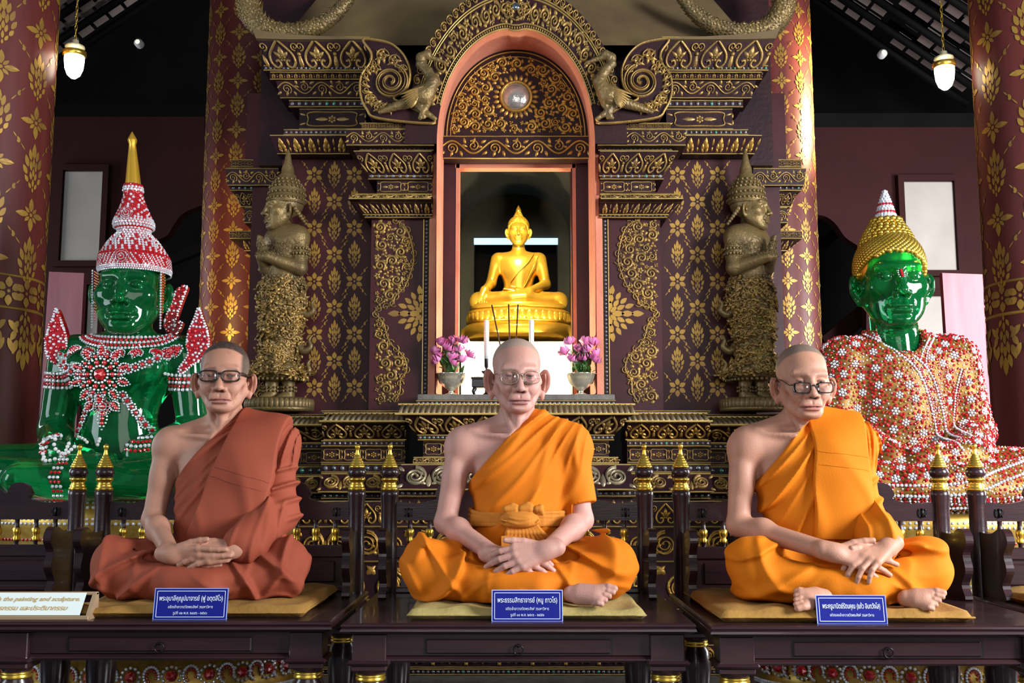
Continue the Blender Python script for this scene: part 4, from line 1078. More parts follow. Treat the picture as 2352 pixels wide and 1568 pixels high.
# ---- fan-shaped wings with spirals, perched birds, serpents on the roof
def shrine_top(sd):
    f = (lambda u: u) if sd == 0 else mirror_u
    Y = YA - .02; xm = XU(UC, 200, Y); sgn = 1 if sd == 0 else -1
    mp = lambda s, t, hh: np.stack([s if sd == 0 else 2*xm - s, Y - hh, t], -1)
    W = lambda u, v: (XU(u, v, Y), ZV(v, Y))
    out = catmull([W(*p) for p in [(834, 92), (862, 92), (900, 102), (928, 128), (942, 165), (934, 205), (905, 225), (930, 240), (1000, 282), (870, 272), (842, 250), (828, 215), (830, 175), (850, 145), (852, 120)]], 6, True)
    m = MB(); P = [(x if sd == 0 else 2*xm - x, z) for x, z in out]; m.prism(P, Y, Y + .16); fan = m.build('fan_scroll', M['ground'], SH)
    o = Orn(); o.ridge(np.vstack([out, out[:1]]), .013, .016)
    c = W(897, 188); k = Y/F_PX
    th = np.linspace(0, 2.4*2*PI, 60); r = np.linspace(44, 6, 60)*k; o.ridge(np.stack([c[0] + r*np.cos(-th + 1.2), c[1] + r*np.sin(-th + 1.2)], -1), .012, .020)
    r = np.linspace(38, 3, 60)*k; o.ridge(np.stack([c[0] + r*np.cos(-th + 1.2), c[1] + r*np.sin(-th + 1.2)], -1), .004, .026)
    for i, a in enumerate(np.linspace(2.2, 4.9, 10)):
        b = (c[0] + 50*k*cos(a), c[1] + 50*k*sin(a)); o.leaf(b[0], b[1], PI/2 - a + .5, .055, .020, .018, .35); o.spiral(c[0] + 62*k*cos(a + .1), c[1] + 62*k*sin(a + .1), 9*k, 1.2, 1, a, .006, .016)
    for (u, v, r_) in ((878, 128, 13), (905, 140, 12), (862, 160, 10), (925, 160, 9), (850, 230, 12), (870, 248, 10), (895, 252, 9)):
        q = W(u, v); o.spiral(q[0], q[1], r_*k*1.3, 1.6, 1, 0, .007, .016); [o.leaf(q[0], q[1], j*1.3, r_*k*1.6, r_*k*.7, .012, .3) for j in range(5)]
    o.put('fan_carving', mp, M['agedgold'], fan)
    # bird: body, arched neck, beak, wing, legs, tail
    B = Field(); w3 = lambda u, v, d=0: np.array([XU(f(u), v, Y), Y - .02 - d*k, ZV(v, Y)])
    B.ell(w3(972, 226, 12), (27*k, 22*k, 24*k), .015, 'u', rotm('y', sgn*.5)); B.chain([w3(986, 215, 14), w3(996, 195, 14), w3(984, 172, 12), (w3(968, 155, 12)), w3(968, 140, 12), w3(982, 134, 14)], [18*k, 14*k, 11*k, 10*k, 10*k, 11*k], .012)
    B.cone(w3(984, 138, 14), w3(1024, 152, 14), 7*k, 3*k, .006); B.cone(w3(966, 246, 10), w3(975, 274, 8), 8*k, 5*k, .008); B.cone(w3(984, 244, 10), w3(966, 276, 8), 8*k, 5*k, .008); B.cone(w3(955, 236, 10), w3(875, 262, 6), 16*k, 5*k, .02)
    B.chain([w3(960, 250, 8), w3(985, 268, 8), w3(1000, 278, 8)], [7*k, 6*k, 5*k], .008)
    wv = Wave(2 + sd, 160, 7); B.disp(lambda X, Y_, Z: -.003*ridge(wv(X, Y_, Z)*2))
    lo, hi = np.minimum(w3(860, 290, 45), w3(1040, 115, -20)), np.maximum(w3(860, 290, 45), w3(1040, 115, -20)); V, Q = B.mesh(np.minimum(lo, hi), np.maximum(lo, hi), .0042); V, Q = compact(V, Q)
    bd = link('perched_bird', fast_mesh('perched_bird', V, None, Q, [M['stucco']], True), SH)
    o = Orn()
    for i in range(9):
        a = 2.0 + i*.09; q = W(978 - i*2, 212 + i*3.2); o.leaf(q[0], q[1], -a + .1, (62 - i*4)*k, 9*k, .012)
    o.put('wing_feathers', lambda s, t, hh: np.stack([s if sd == 0 else 2*xm - s, Y - .02 - 30*k - hh, t], -1), M['agedgold'], bd)
    # roof serpent: scaly tube rising at the corner
    YN = YW - .22; g = Field(); kk = YN/F_PX
    n3 = lambda u, v, d=0: np.array([XU(f(u), v, YN), YN + .06 - d*kk, ZV(v, YN)])
    path = [(800, -20), (770, 18), (735, 45), (690, 62), (640, 66), (600, 55), (572, 25), (562, -10), (575, -40), (610, -60)]
    C = catmull([n3(*p) for p in path], 4); rr = np.interp(np.linspace(0, 1, len(C)), [0, .3, .55, .8, 1], [13*kk, 18*kk, 24*kk, 25*kk, 20*kk]); g.chain([c_ for c_ in C], rr, .01)
    ws = Wave(7, 120, 8); g.disp(lambda X, Y_, Z: -.005*ridge(ws(X, Y_, Z)*2.2))
    V, Q = g.mesh(C.min(0) - .09, C.max(0) + .09, .006); V, Q = compact(V, Q); nd = link('roof_serpent', fast_mesh('roof_serpent', V, None, Q, [M['stucco']], True), SH)
    N = vnormals(V, Q); ids = scatter(V, N, N[:, 1] < .3, .014, 2); sc = np.array([(-.5, -.2, 0), (.5, -.2, 0), (.35, .4, .25), (0, .7, .35), (-.35, .4, .25), (0, 0, .3)]); v_, t_ = stamp(sc, [(0, 1, 5), (1, 2, 5), (2, 3, 5), (3, 4, 5), (4, 0, 5)], V[ids], frames(N[ids]), .016)
    ob = link('scales', fast_mesh('scales', v_, t_, None, [M['stucco']], False), nd); ob['kind'] = 'stuff'
    cr = MB()        # crest of flames along the back
    for i in range(4, len(C) - 2, 2):
        t = C[i+1] - C[i-1]; t = t/np.linalg.norm(t); nn = np.array([-t[2], 0, t[0]])*(1 if sd == 0 else -1); nn = nn if True else nn; b = C[i] - nn*rr[i]*.9*(1 if sd == 0 else 1)
        cr.tube([b, b - nn*.016 + t*.008, b - nn*.030 + t*.022], [.009, .006, .001], 5)
    cr.build('crest', M['stucco'], nd)
for sd in (0, 1): shrine_top(sd)

# ================================================================ statues
def ring_pts(n, r, z, a0=0.0, ph=0.0): return np.array([(r*sin(a0 + ph + i*2*PI/n), -r*cos(a0 + ph + i*2*PI/n), z) for i in range(n)])
GEM_V = np.array([(cos(a)*.5, sin(a)*.5, -.05) for a in np.arange(6)*PI/3] + [(cos(a)*.30, sin(a)*.30, .30) for a in np.arange(6)*PI/3 + PI/6] + [(0, 0, .36)])
GEM_T = [(i, (i+1) % 6, 6 + i) for i in range(6)] + [((i+1) % 6, 6 + (i+1) % 6, 6 + i) for i in range(6)] + [(6 + i, 6 + (i+1) % 6, 12) for i in range(6)]
class Gems:
    """collects red, clear and gold gems of one part"""
    def __init__(self): self.d = {0: [], 1: [], 2: []}
    def at(self, P, N, size, m):
        P = np.atleast_2d(P); N = np.atleast_2d(N); N = N/(np.linalg.norm(N, axis=1)[:, None] + 1e-9)
        self.d[m].append(stamp(GEM_V, GEM_T, P, frames(N), size))
    def path(self, P, N, size, m, step=None):
        P = np.asarray(P, float); d = np.concatenate([[0], np.cumsum(np.linalg.norm(np.diff(P, axis=0), axis=1))]); k = max(1, int(d[-1]/(step or size*1.02)))
        t = (np.arange(k) + .5)/k*d[-1]; Q = np.stack([np.interp(t, d, P[:, i]) for i in range(3)], -1); N = np.broadcast_to(np.asarray(N, float), P.shape)
        NN = np.stack([np.interp(t, d, N[:, i]) for i in range(3)], -1); self.at(Q, NN, size, m)
    def build(self, name, parent):
        V = []; T = []; mi = []; n = 0
        for m in self.d:
            for v, t in self.d[m]: V.append(v); T.append(t + n); mi += [m]*len(t); n += len(v)
        if not V: return None
        o = link(name, fast_mesh(name, np.concatenate(V), np.concatenate(T), None, [M['ruby'], M['diamond'], M['jewelgold']], False, mi), parent); o['kind'] = 'stuff'; return o
def flower_V(r, n=6):
    """a gem blossom: clear petals round a clear heart, red gems between; returns parts"""
    return r
def blossom_mesh(name, r):
    g = Gems(); a = np.arange(6)*PI/3; Z = np.tile([0, 0, 1.0], (6, 1))
    g.at([(0, 0, .0015)], [(0, 0, 1)], r*.5, 1); g.at(np.stack([np.cos(a)*r*.45, np.sin(a)*r*.42, a*0], -1), Z, r*.40, 1); g.at(np.stack([np.cos(a + PI/6)*r*.80, np.sin(a + PI/6)*r*.86, a*0], -1), Z, r*.56, 0)
    V = []; T = []; mi = []; n = 0
    for m in g.d:
        for v, t in g.d[m]: V.append(v); T.append(t + n); mi += [m]*len(t); n += len(v)
    return fast_mesh(name, np.concatenate(V), np.concatenate(T), None, [M['ruby'], M['diamond'], M['jewelgold']], False, mi)

# ---------------------------------------------------------------- golden seated image in the niche
def seated_body(f, s, hands=True, wide=1.0):
    """idealised cross-legged figure, s = scale; base z=0, shoulders at .55 s, half knee span .42 s"""
    c = lambda *p: tuple(np.array(p)*s)
    f.ell(c(0, .03, .12), c(.20, .14, .12), .03*s); f.ell(c(0, .0, .26), c(.135, .105, .16), .06*s); f.ell(c(0, .0, .42), c(.185, .115, .15), .07*s)
    f.cone(c(-.17, .0, .50), c(.17, .0, .50), .065*s, None, .06*s); f.cone(c(0, .01, .52), c(0, -.005, .64), .062*s, .058*s, .04*s)
    for q in (-1, 1):
        f.cone(c(q*.10, -.02, .10), c(q*.36, -.16, .085), .10*s, .078*s, .03*s); f.ell(c(q*.37, -.165, .08), c(.075, .085, .072), .03*s)
        f.cone(c(q*.36, -.19, .075), c(-q*.06, -.28, .075 if q > 0 else .095), .072*s, .05*s, .03*s)
    f.ell(c(0, -.20, .10), c(.22, .12, .05), .04*s)
    f.cone(c(.10, -.275, .135), c(-.16, -.255, .13), .030*s, .026*s, .02*s)      # crossing feet
def golden():
    Y = 6.45; s = 215*Y/F_PX/.86; z0 = ZV(712, Y - .1); o = PX(1191, 712, Y); T = empty('golden_buddha', (o[0], Y, z0)); tag(T, 'gilded seated Buddha image inside the arched niche', 'statue')
    f = Field(); seated_body(f, s); c = lambda *p: tuple(np.array(p)*s)
    f.cone(c(-.20, .0, .50), c(-.255, -.02, .27), .058*s, .046*s, .03*s); f.cone(c(-.255, -.02, .27), c(-.31, -.20, .175), .046*s, .034*s, .02*s); f.cone(c(-.31, -.21, .175), c(-.335, -.25, .11), .04*s, .03*s, .02*s)
    for k in range(4): f.cone(c(-.355 + k*.021, -.245, .125), c(-.36 + k*.021, -.268, .03), .012*s, .009*s, .004*s)
    f.cone(c(.20, .0, .50), c(.25, -.02, .26), .060*s, .048*s, .03*s); f.cone(c(.25, -.02, .26), c(.10, -.22, .165), .048*s, .034*s, .02*s); f.cone(c(.11, -.22, .165), c(-.05, -.25, .155), .034*s, .024*s, .02*s)
    for k in range(4): f.cone(c(-.04, -.235 - k*.014, .16), c(-.135, -.24 - k*.012, .165 + .004*k), .012*s, .008*s, .004*s)
    f.chain([c(.02, -.25, .18), c(-.03, -.27, .19), c(-.07, -.27, .2)], .010*s, .004*s)
    # robe edge line over the chest
    hs = s*1.16; H = np.array(c(0, -.012, .765))
    fr = np.eye(3)*hs*1.0
    h = Field(); head_ops(h, dict(w=1.03, jaw=1.0, age=.2, ear=1.15, lips=1.25, slit=.0016, smile=.002))
    V2, Q2 = h.mesh((-.13, -.15, -.135), (.13, .13, .135), .0030); V2, Q2 = compact(V2, Q2); V2 = V2*hs*1.02 + H
    V, Q = f.mesh(c(-.50, -.42, -.02), c(.50, .22, .70), .0075*s); V, Q = compact(V, Q)
    VV = np.concatenate([V, V2]); QQ = np.concatenate([Q, Q2 + len(V)])
    link('body', fast_mesh('body', VV, None, QQ, [M['polgold']], True), T)
    m = MB(); m.tube([tuple(p) for p in catmull([c(.14, -.075, .545), c(.09, -.118, .46), c(.0, -.125, .36), c(-.07, -.115, .28)], 6)], .006*s, 5); m.tube([tuple(p) for p in catmull([c(.19, -.06, .53), c(.15, -.115, .44), c(.10, -.12, .33), c(.06, -.115, .24), c(.03, -.13, .20)], 6)], .006*s, 5); m.build('robe_edge', M['polgold'], T)
    # curls, top-knot and flame
    P = []; N = []
    for i in range(700):
        zz = 1 - 2*(i + .5)/700; a = i*2.39996; r = math.sqrt(1 - zz*zz); d = np.array([r*cos(a), r*sin(a), zz])
        p = d*np.array([.080, .098, .084]) + np.array([0, .020, .040])
        if p[2] - .045 + (p[1] + .06)*.75 < .012 or p[2] < -.05: continue
        P.append(p); N.append(d)
    P = np.array(P)*hs*1.02 + H; sph = MB(); sph.ball((0, 0, 0), .0095*hs, 6, 4); me = sph
    m = MB()
    for p in P: m.ball(p, .0098*hs, 6, 4)
    for k in range(5):
        r = .038 - .006*k; n = 14 - 2*k
        for i in range(n): m.ball(H + np.array([r*cos(i*2*PI/n), .02 + r*sin(i*2*PI/n), .118 + .013*k])*hs, .0098*hs, 6, 4)
    m.ball(H + np.array([0, .02, .125])*hs, np.array([.034, .034, .045])*hs, 12, 8); ob = m.build('hair_curls', M['polgold'], T); ob['kind'] = 'stuff'
    m = MB(); m.lathe([(.018*hs, .165*hs), (.022*hs, .178*hs), (.016*hs, .195*hs), (.005*hs, .213*hs), (.0005, .224*hs)], 14, H + np.array([0, .02*hs, 0])); m.build('finial', M['polgold'], T)
    # lotus throne
    B = empty('gilded_throne', (o[0], Y - .06, 0)); tag(B, 'tiered gilded lotus throne under the golden image', 'throne')
    def tier(v0, v1, hw, part, mtl, prof=None, sq=.78):
        za, zb = ZV(v1, Y), ZV(v0, Y); w = hw*Y/F_PX; m = MB(); pr = prof or [(.97, 0), (1, .1), (1, .9), (.97, 1)]
        m.lathe([(.001, za)] + [(w*a, za + (zb - za)*b) for a, b in pr] + [(.001, zb)], 40, squash=(1, sq)); return m.build(part, mtl, B)
    t1 = tier(708, 722, 112, 'throne_rim', M['polgold']); t2 = tier(722, 752, 116, 'throne_drum', M['polgold'], [(1.0, 0), (1.04, .15), (.98, .3), (.95, .6), (1.03, .9), (1.0, 1)]); t3 = tier(752, 786, 133, 'throne_step', M['polgold'], [(1.0, 0), (1.0, .7), (.96, .8), (.90, 1)])
    w = 116*Y/F_PX; za, zb = ZV(752, Y), ZV(722, Y); pm = MB(); pm.ball((0, 0, 0), (.030, .014, (zb - za)*.42), 8, 6); me = pm.mesh('lotus_petal', M['polgold'])
    for k in range(22):
        a = -PI*.5 + (k - 10.5)*.147; link('lotus_petal', me, B, (w*1.0*cos(a), w*.78*sin(a), (za + zb)/2), (0, 0, a + PI/2))
    return z0
golden()
# white altar block below the throne
W0 = empty('white_altar_block', (XU(1185, 850, 6.3), 6.3, 0)); tag(W0, 'bright white stepped block carrying the golden throne', 'altar')
for v0, v1, hw, nm in ((786, 806, 128, 'top_step'), (806, 960, 122, 'block_body')):
    m = MB(); w = hw*6.3/F_PX; m.box((-w, -.26 if nm == 'top_step' else -.22, ZV(v1, 6.1)), (w, .75, ZV(v0, 6.1)), bev=.006); m.build(nm, M['white'], W0)
def bulb(name, loc, e, col=(1.0, .86, .55), r=.03):
    l = bpy.data.lights.new(name, 'POINT'); l.energy = e; l.color = col; l.shadow_soft_size = r; o = bpy.data.objects.new(name, l); COL.objects.link(o); o.location = loc
bulb('assumed_niche_lamp_west', tuple(PX(1036, 850, 5.84)), 40); bulb('assumed_niche_lamp_east', tuple(PX(1336, 850, 5.84)), 40)  # unseen lamps hidden by the jambs, assumed from the glow in the niche
spot('assumed_niche_lamp_top', tuple(PX(1185, 400, 5.74)), tuple(PX(1185, 620, 6.4)), 80, (1.0, .84, .5), 80, .8, .04)  # another unseen lamp, assumed above and aimed at the golden image

# ---------------------------------------------------------------- offerings on the sill
zs = ZV(905, 5.3)
SILL_Z = ZV(905, 5.22)
M['petalpink'] = mat('pink_petal', (.66, .10, .34), .5, var=(.80, .32, .55), vscale=25); M['leafgreen'] = mat('green_leaf', (.035, .12, .018), .5, var=(.08, .2, .04), vscale=20)
M['glassvase'] = mat('silvered_glass', (.80, .76, .62), .10, .75, coat=1.0); M['candle'] = mat('white_wax', (.80, .84, .82), .45, sss=.2, sscale=.01)
def vase(u, Y, label, seed):
    r = np.random.default_rng(seed); p = PX(u, 905, Y); T = empty('flower_vase', (p[0], Y, SILL_Z)); tag(T, label, 'vase', 'flower vases on the niche sill'); k = Y/F_PX
    prof = [(.001, 0), (17*k, 0), (17*k, 3*k), (6*k, 8*k), (5*k, 12*k), (12*k, 18*k), (26*k, 30*k), (30*k, 42*k), (33*k, 50*k), (36*k, 52*k), (33*k, 52.5*k), (28*k, 45*k), (.001, 40*k)]
    m = MB(); n = 32; pr = np.array(prof); a = np.arange(n)*2*PI/n; fl = 1 + .06*np.cos(a*16/1)
    V = np.stack([pr[:, 0][:, None]*np.cos(a)*np.where((pr[:, 1] > 15*k)[:, None] & (pr[:, 1] < 46*k)[:, None], fl[None], 1), pr[:, 0][:, None]*np.sin(a)*np.where((pr[:, 1] > 15*k)[:, None] & (pr[:, 1] < 46*k)[:, None], fl[None], 1), np.repeat(pr[:, 1][:, None], n, 1)], -1).reshape(-1, 3)
    i = np.arange(len(pr) - 1)[:, None]; j = np.arange(n)[None]; m.add(V, q=np.stack([i*n + j, i*n + (j+1) % n, (i+1)*n + (j+1) % n, (i+1)*n + j], -1).reshape(-1, 4)); m.build('glass_bowl', M['glassvase'], T)
    pm = MB()
    for q in range(2):
        for kk in range(6):
            a_ = kk*PI/3 + q*.5; rr = (8.5 + 5*q)*k; tip = (17 - 2*q)*k
            b = np.array([(0, 0, 0), (cos(a_ - .5)*rr, sin(a_ - .5)*rr, tip*.5), (cos(a_)*rr*1.25, sin(a_)*rr*1.25, tip*.55), (cos(a_ + .5)*rr, sin(a_ + .5)*rr, tip*.5), (cos(a_)*rr*.8, sin(a_)*rr*.8, tip*1.25)])
            pm.add(b, t=[(0, 1, 2), (0, 2, 3), (1, 4, 2), (2, 4, 3)])
    pm.ball((0, 0, 5*k), 3*k, 6, 5); me = pm.mesh('blossom', M['petalpink'])
    for q, (du, dv) in enumerate([(-22, 78), (2, 84), (22, 76), (-30, 96), (-8, 102), (14, 100), (30, 90), (-20, 116), (6, 120), (22, 118), (-2, 72)]):
        link('blossom', me, T, (du*k*1.25, r.uniform(-26, -2)*k, dv*k), (r.uniform(.1, .9), r.uniform(-.5, .5), r.uniform(0, 6)))
    sm = MB()
    for q in range(14):
        e = np.array([r.uniform(-30, 30), r.uniform(-24, 8), r.uniform(70, 118)])*k; sm.tube([(0, 0, 40*k), e*.5 + np.array([0, 0, 20*k]), e], .8*k, 4)
    sm.build('stem', M['leafgreen'], T); lm = Orn()
    for q in range(9): lm.leaf(0, 0, q*.7, 1, .35, .06)
    lf = MB(); lf.add(*(lambda v: (np.stack([v[:, 0], -v[:, 2], v[:, 1]], -1),))(np.array([(0, 0, 0), (-.2, .3, .05), (0, .5, .1), (.2, .3, .05), (-.14, .7, .02), (.14, .7, .02), (0, 1, -.1)])), t=[(0, 2, 1), (0, 3, 2), (1, 2, 4), (2, 3, 5), (2, 6, 4), (2, 5, 6)]); me2 = lf.mesh('leaf', M['leafgreen'])
    for q in range(80):
        a_ = r.uniform(0, 6.28); R_ = r.uniform(3, 24)*k; link('leaf', me2, T, (R_*cos(a_), R_*sin(a_)*.8 - 4*k, r.uniform(46, 100)*k), (r.uniform(-1.3, .3), r.uniform(-.4, .4), r.uniform(0, 6.28)), (26*k,)*3)
vase(1036, 5.36, 'silvered vase of pink lotus flowers on the west end of the sill', 1)
vase(1335, 5.36, 'silvered vase of pink lotus flowers on the east end of the sill', 2)
for u, lab in ((1117, 'white candle in a dark stick, nearer the west vase'), (1221, 'white candle in a dark stick, nearer the east vase')):
    Y = 5.42; p = PX(u, 905, Y); k = Y/F_PX; T = empty('candlestick', (p[0], Y, SILL_Z)); tag(T, lab, 'candle', 'white altar candles')
    m = MB(); m.lathe([(.001, 0), (14*k, 0), (13*k, 4*k), (4*k, 10*k), (3*k, 40*k), (4*k, 50*k), (12*k, 58*k), (12*k, 60*k), (4*k, 61*k), (2.5*k, 64*k), (5*k, 70*k), (5*k, 88*k)], 14); m.build('stick', M['iron'], T)
    m = MB(); m.lathe([(.001, 88*k), (5.6*k, 88.5*k), (5.6*k, 100*k), (6*k, 178*k), (.001, 180*k)], 12); m.build('wax', M['candle'], T)
T = empty('incense_pot', (*PX(1175, 905, 5.34)[:2], SILL_Z)); T.location[1] = 5.34; tag(T, 'small incense pot with three tall sticks behind the elderly monk', 'incense pot')
k = 5.34/F_PX; m = MB(); m.lathe([(.001, 0), (20*k, 0), (24*k, 20*k), (22*k, 40*k), (19*k, 42*k), (.001, 38*k)], 18); m.build('pot', M['brass'], T)
for a, b in (((-10, 38), (-46, 212)), ((-2, 38), (-7, 213)), ((6, 38), (15, 213))):
    m = MB(); m.tube([(a[0]*k, 0, a[1]*k), (b[0]*k, 0, b[1]*k)], 1.7*k, 6); m.build('incense_stick', mat('incense', (.06, .02, .012), .8), T)
T = empty('offering_stand', (*PX(1112, 905, 5.32)[:2], SILL_Z)); T.location[1] = 5.32; tag(T, 'small black footed stand on the niche sill', 'stand'); k = 5.32/F_PX
m = MB(); m.box((-28*k, -18*k, 18*k), (28*k, 18*k, 38*k), bev=2*k); m.box((-30*k, -20*k, 37*k), (30*k, 20*k, 42*k), bev=1.5*k); m.build('body', M['black'], T)
for sx in (-1, 1):
    for sy in (-1, 1): m = MB(); m.tube([(sx*20*k, sy*12*k, 18*k), (sx*25*k, sy*14*k, 10*k), (sx*22*k, sy*13*k, 0)], [5*k, 4*k, 3*k], 6); m.build('leg', M['black'], T)
m = MB(); m.ball((0, -18.5*k, 28*k), (5*k, 1*k, 3*k), 8, 5); m.build('mother_of_pearl', M['mirror'], T)

# ---------------------------------------------------------------- standing praying figures beside the shrine
def deity(u, Y, mir, label):
    k = Y/F_PX; zb = ZV(944, Y); p = PX(u, 700, Y); T = empty('standing_deity', (p[0], Y, zb)); tag(T, label, 'statue', 'gilded stucco praying figures')
    sx = -1 if mir else 1
    c = lambda du, v, dy=0: (sx*du*k, dy*k, ZV(v, Y) - zb)
    R = rotm('z', -sx*1.0)      # figure faces outward
    f = Field()
    f.ell(c(0, 690), (46*k, 38*k, 56*k), .03); f.cone(c(4, 640), c(8, 560), 42*k, 46*k, .04); f.cone(c(-18, 548, 10), c(34, 548, -14), 30*k, 30*k, .03); f.cone(c(6, 530), c(-2, 500), 18*k, 17*k, .02)
    f.cone(c(0, 690), c(-4, 832), 45*k, 37*k, .03); f.ell(c(-6, 852), (56*k, 50*k, 22*k), .03); f.ell(c(-6, 866), (64*k, 58*k, 9*k), .012)
    f.cone(c(40, 548, -18), c(46, 620, -32), 20*k, 17*k, .015); f.cone(c(46, 622, -32), c(-26, 600, -58), 17*k, 13*k, .012); f.cone(c(-30, 555, 14), c(-36, 620, -20), 18*k, 15*k, .015); f.cone(c(-36, 620, -20), c(-40, 598, -52), 14*k, 12*k, .012)
    for q in range(4): f.cone(c(-28 - q*2, 598, -58 - q*2 + 4), c(-44 + q*1, 556, -62 + q*5), 6*k, 4*k, .004)
    f.cone(c(-36, 600, -50), c(-46, 558, -48), 9*k, 5*k, .006)
    for q in (-18, 20): f.cone(c(q, 868), c(q, 910), 15*k, 13*k, .01); f.cone(c(q, 908), c(q - 14, 916, -26), 14*k, 9*k, .01)
    # scroll-carved skirt: deep relief
    w1 = Wave(4, 55, 7); w2 = Wave(6, 100, 7)
    zt, zbm = ZV(640, Y) - zb, ZV(872, Y) - zb
    f.disp(lambda X, Y_, Z: -(.016*ridge(w1(X, Y_, Z)*2.6, 1.2) + .006*ridge(w2(X, Y_, Z)*2.2, 1))*sstep(zt, zt - .05, Z)*sstep(zbm - .01, zbm + .02, Z) - .0035*ridge(w2(X, Y_, Z)*3)*sstep(zt + .11, zt + .16, Z)*sstep(zt + .22, zt + .17, Z))
    V, Q = f.mesh((-.2, -.2, 0), (.2, .16, ZV(480, Y) - zb), .0048); V, Q = compact(V, Q); BODY = (V, Q)
    H = np.array(c(-2, 482, -6)); hs = (545 - 435)*k/.235*.92; h = Field(); head_ops(h, dict(w=.95, jaw=.95, age=.1, ear=1.0, lips=1.2, smile=.002))
    V2, Q2 = h.mesh((-.13, -.15, -.135), (.13, .13, .135), .0038); V2, Q2 = compact(V2, Q2); V2 = (V2*hs) @ R.T + H
    link('body', fast_mesh('body', np.concatenate([V, V2]), None, np.concatenate([Q, Q2 + len(V)]), [M['stucco']], True), T)
    # crown
    m = MB(); cr = [(.084, .030), (.092, .045), (.092, .058), (.086, .062), (.088, .10), (.080, .115), (.082, .122), (.066, .130), (.068, .145), (.054, .152), (.055, .168), (.042, .176), (.043, .19), (.032, .20), (.030, .23), (.020, .26), (.012, .31), (.002, .34)]
    m.lathe([(a*hs, b*hs) for a, b in cr], 24, (0, 0, 0), squash=(1, 1.12)); V = np.concatenate(m.V); m.V = [V @ R.T + H + np.array([0, .02*hs, 0]) @ R.T]; m.build('crown', M['stucco'], T)
    m = MB()
    for zc, rr, n in ((.052, .094, 30), (.085, .089, 26), (.118, .084, 24), (.140, .069, 20), (.162, .056, 16)):
        for i in range(n): m.ball(np.array([rr*cos(i*2*PI/n), .02 + 1.12*rr*sin(i*2*PI/n), zc])*hs @ R.T + H, .0085*hs, 6, 4)
    for s_ in (-1, 1):
        for q in range(7): m.ball(np.array([s_*(.088 + .006*q), .035 + .008*q, -.01 - .014*q])*hs @ R.T + H, (.016 - .001*q)*hs, 6, 4)
    ob = m.build('crown_beads', M['stucco'], T); ob['kind'] = 'stuff'
    # ornaments: necklace, armlets, belt, hem band
    m = MB()
    def loop(cen, r0, r1, n, br, tilt=0):
        for i in range(n): a = i*2*PI/n; m.ball((cen[0] + r0*cos(a), cen[1] + r1*sin(a), cen[2] + tilt*sin(a)), br, 6, 4)
    for q in range(3): loop(c(4, 532 + q*11), (24 + 9*q)*k, (24 + 6*q)*k, 22 + 6*q, 4.2*k, .02)
    for cen in (c(43, 578, -23), c(44, 590, -26), c(-32, 582, -2)): loop(cen, 22*k, 22*k, 18, 4*k)
    for q in range(3): loop(c(2, 640 + 8*q), (46 + q*3)*k, (40 + q*2)*k, 30, 4.4*k)
    for q in range(2): loop(c(-6, 866 + 7*q), (58 + q*4)*k, (52 + q*4)*k, 36, 4.4*k)
    for q in (-18, 20): loop(c(q, 890), 17*k, 17*k, 12, 3.4*k); loop(c(q, 898), 17*k, 17*k, 12, 3.4*k)
    ob = m.build('bead_ornaments', M['stucco'], T); ob['kind'] = 'stuff'
    # flame-shaped sash tails
    for du, v, ang, L in ((52, 712, 1.0, 46), (48, 795, .9, 40), (46, 850, .8, 36)):
        m = MB(); b = np.array(c(du - 8, v)); P = catmull([b, b + np.array([sx*14*k, -.01, -12*k]), b + np.array([sx*30*k, -.015, -2*k]), b + np.array([sx*26*k, -.015, 14*k]), b + np.array([sx*34*k, -.01, 26*k])], 5); m.tube(P, np.linspace(11*k, 1.5*k, len(P)), 8); m.build('sash_tail', M['stucco'], T)
    Vb, Qb = BODY; Nb = vnormals(Vb, Qb); o = Orn(); o.spiral(0, 0, .45, 1.3, 1, 0, .30, .22); o.leaf(.25, .1, 1.0, .6, .40, .2, .4); o.leaf(-.2, -.25, 3.6, .6, .40, .2, .4); o.leaf(-.25, .2, -.9, .6, .38, .2, .4); o.leaf(.2, -.3, 2.4, .5, .36, .2, .4)
    cv = np.concatenate(o.V); ct = np.concatenate(o.T); cq = np.concatenate(o.Q); ct = np.concatenate([ct, cq[:, :3], cq[:, [0, 2, 3]]]); rg = np.random.default_rng(9)
    ids = scatter(Vb, Nb, (Vb[:, 2] < zt - .015) & (Vb[:, 2] > zbm + .02) & (Nb[:, 1] < .3), .030, 3); Fm = frames(Nb[ids]); an = rg.uniform(0, 6.28, len(ids)); ca, sa = np.cos(an), np.sin(an)
    Fr = np.stack([Fm[:, :, 0]*ca[:, None] + Fm[:, :, 1]*sa[:, None], -Fm[:, :, 0]*sa[:, None] + Fm[:, :, 1]*ca[:, None], Fm[:, :, 2]], -1); v_, t_ = stamp(cv, ct, Vb[ids], Fr, .042)
    ob = link('skirt_scrolls', fast_mesh('skirt_scrolls', v_, t_, None, [M['agedgold']], True), T); ob['kind'] = 'stuff'
    ids = scatter(Vb, Nb, (Vb[:, 2] > zt + .10) & (Vb[:, 2] < zt + .17) & (Nb[:, 1] < .3), .016, 3); v_, t_ = stamp(cv, ct, Vb[ids], frames(Nb[ids]), .018); ob = link('collar_scrolls', fast_mesh('collar_scrolls', v_, t_, None, [M['stucco']], True), T); ob['kind'] = 'stuff'
    # pedestal
    m = MB(); m.lathe([(.001, 0), (78*k, 0), (80*k, 6*k), (72*k, 10*k), (74*k, 24*k), (66*k, 30*k), (.001, 32*k)], 32, squash=(1, .8)); ped = m.build('pedestal', M['stucco'], T)
    pm = MB(); pm.ball((0, 0, 0), (9*k, 6*k, 13*k), 8, 6); me = pm.mesh('lotus_petal', M['stucco'])
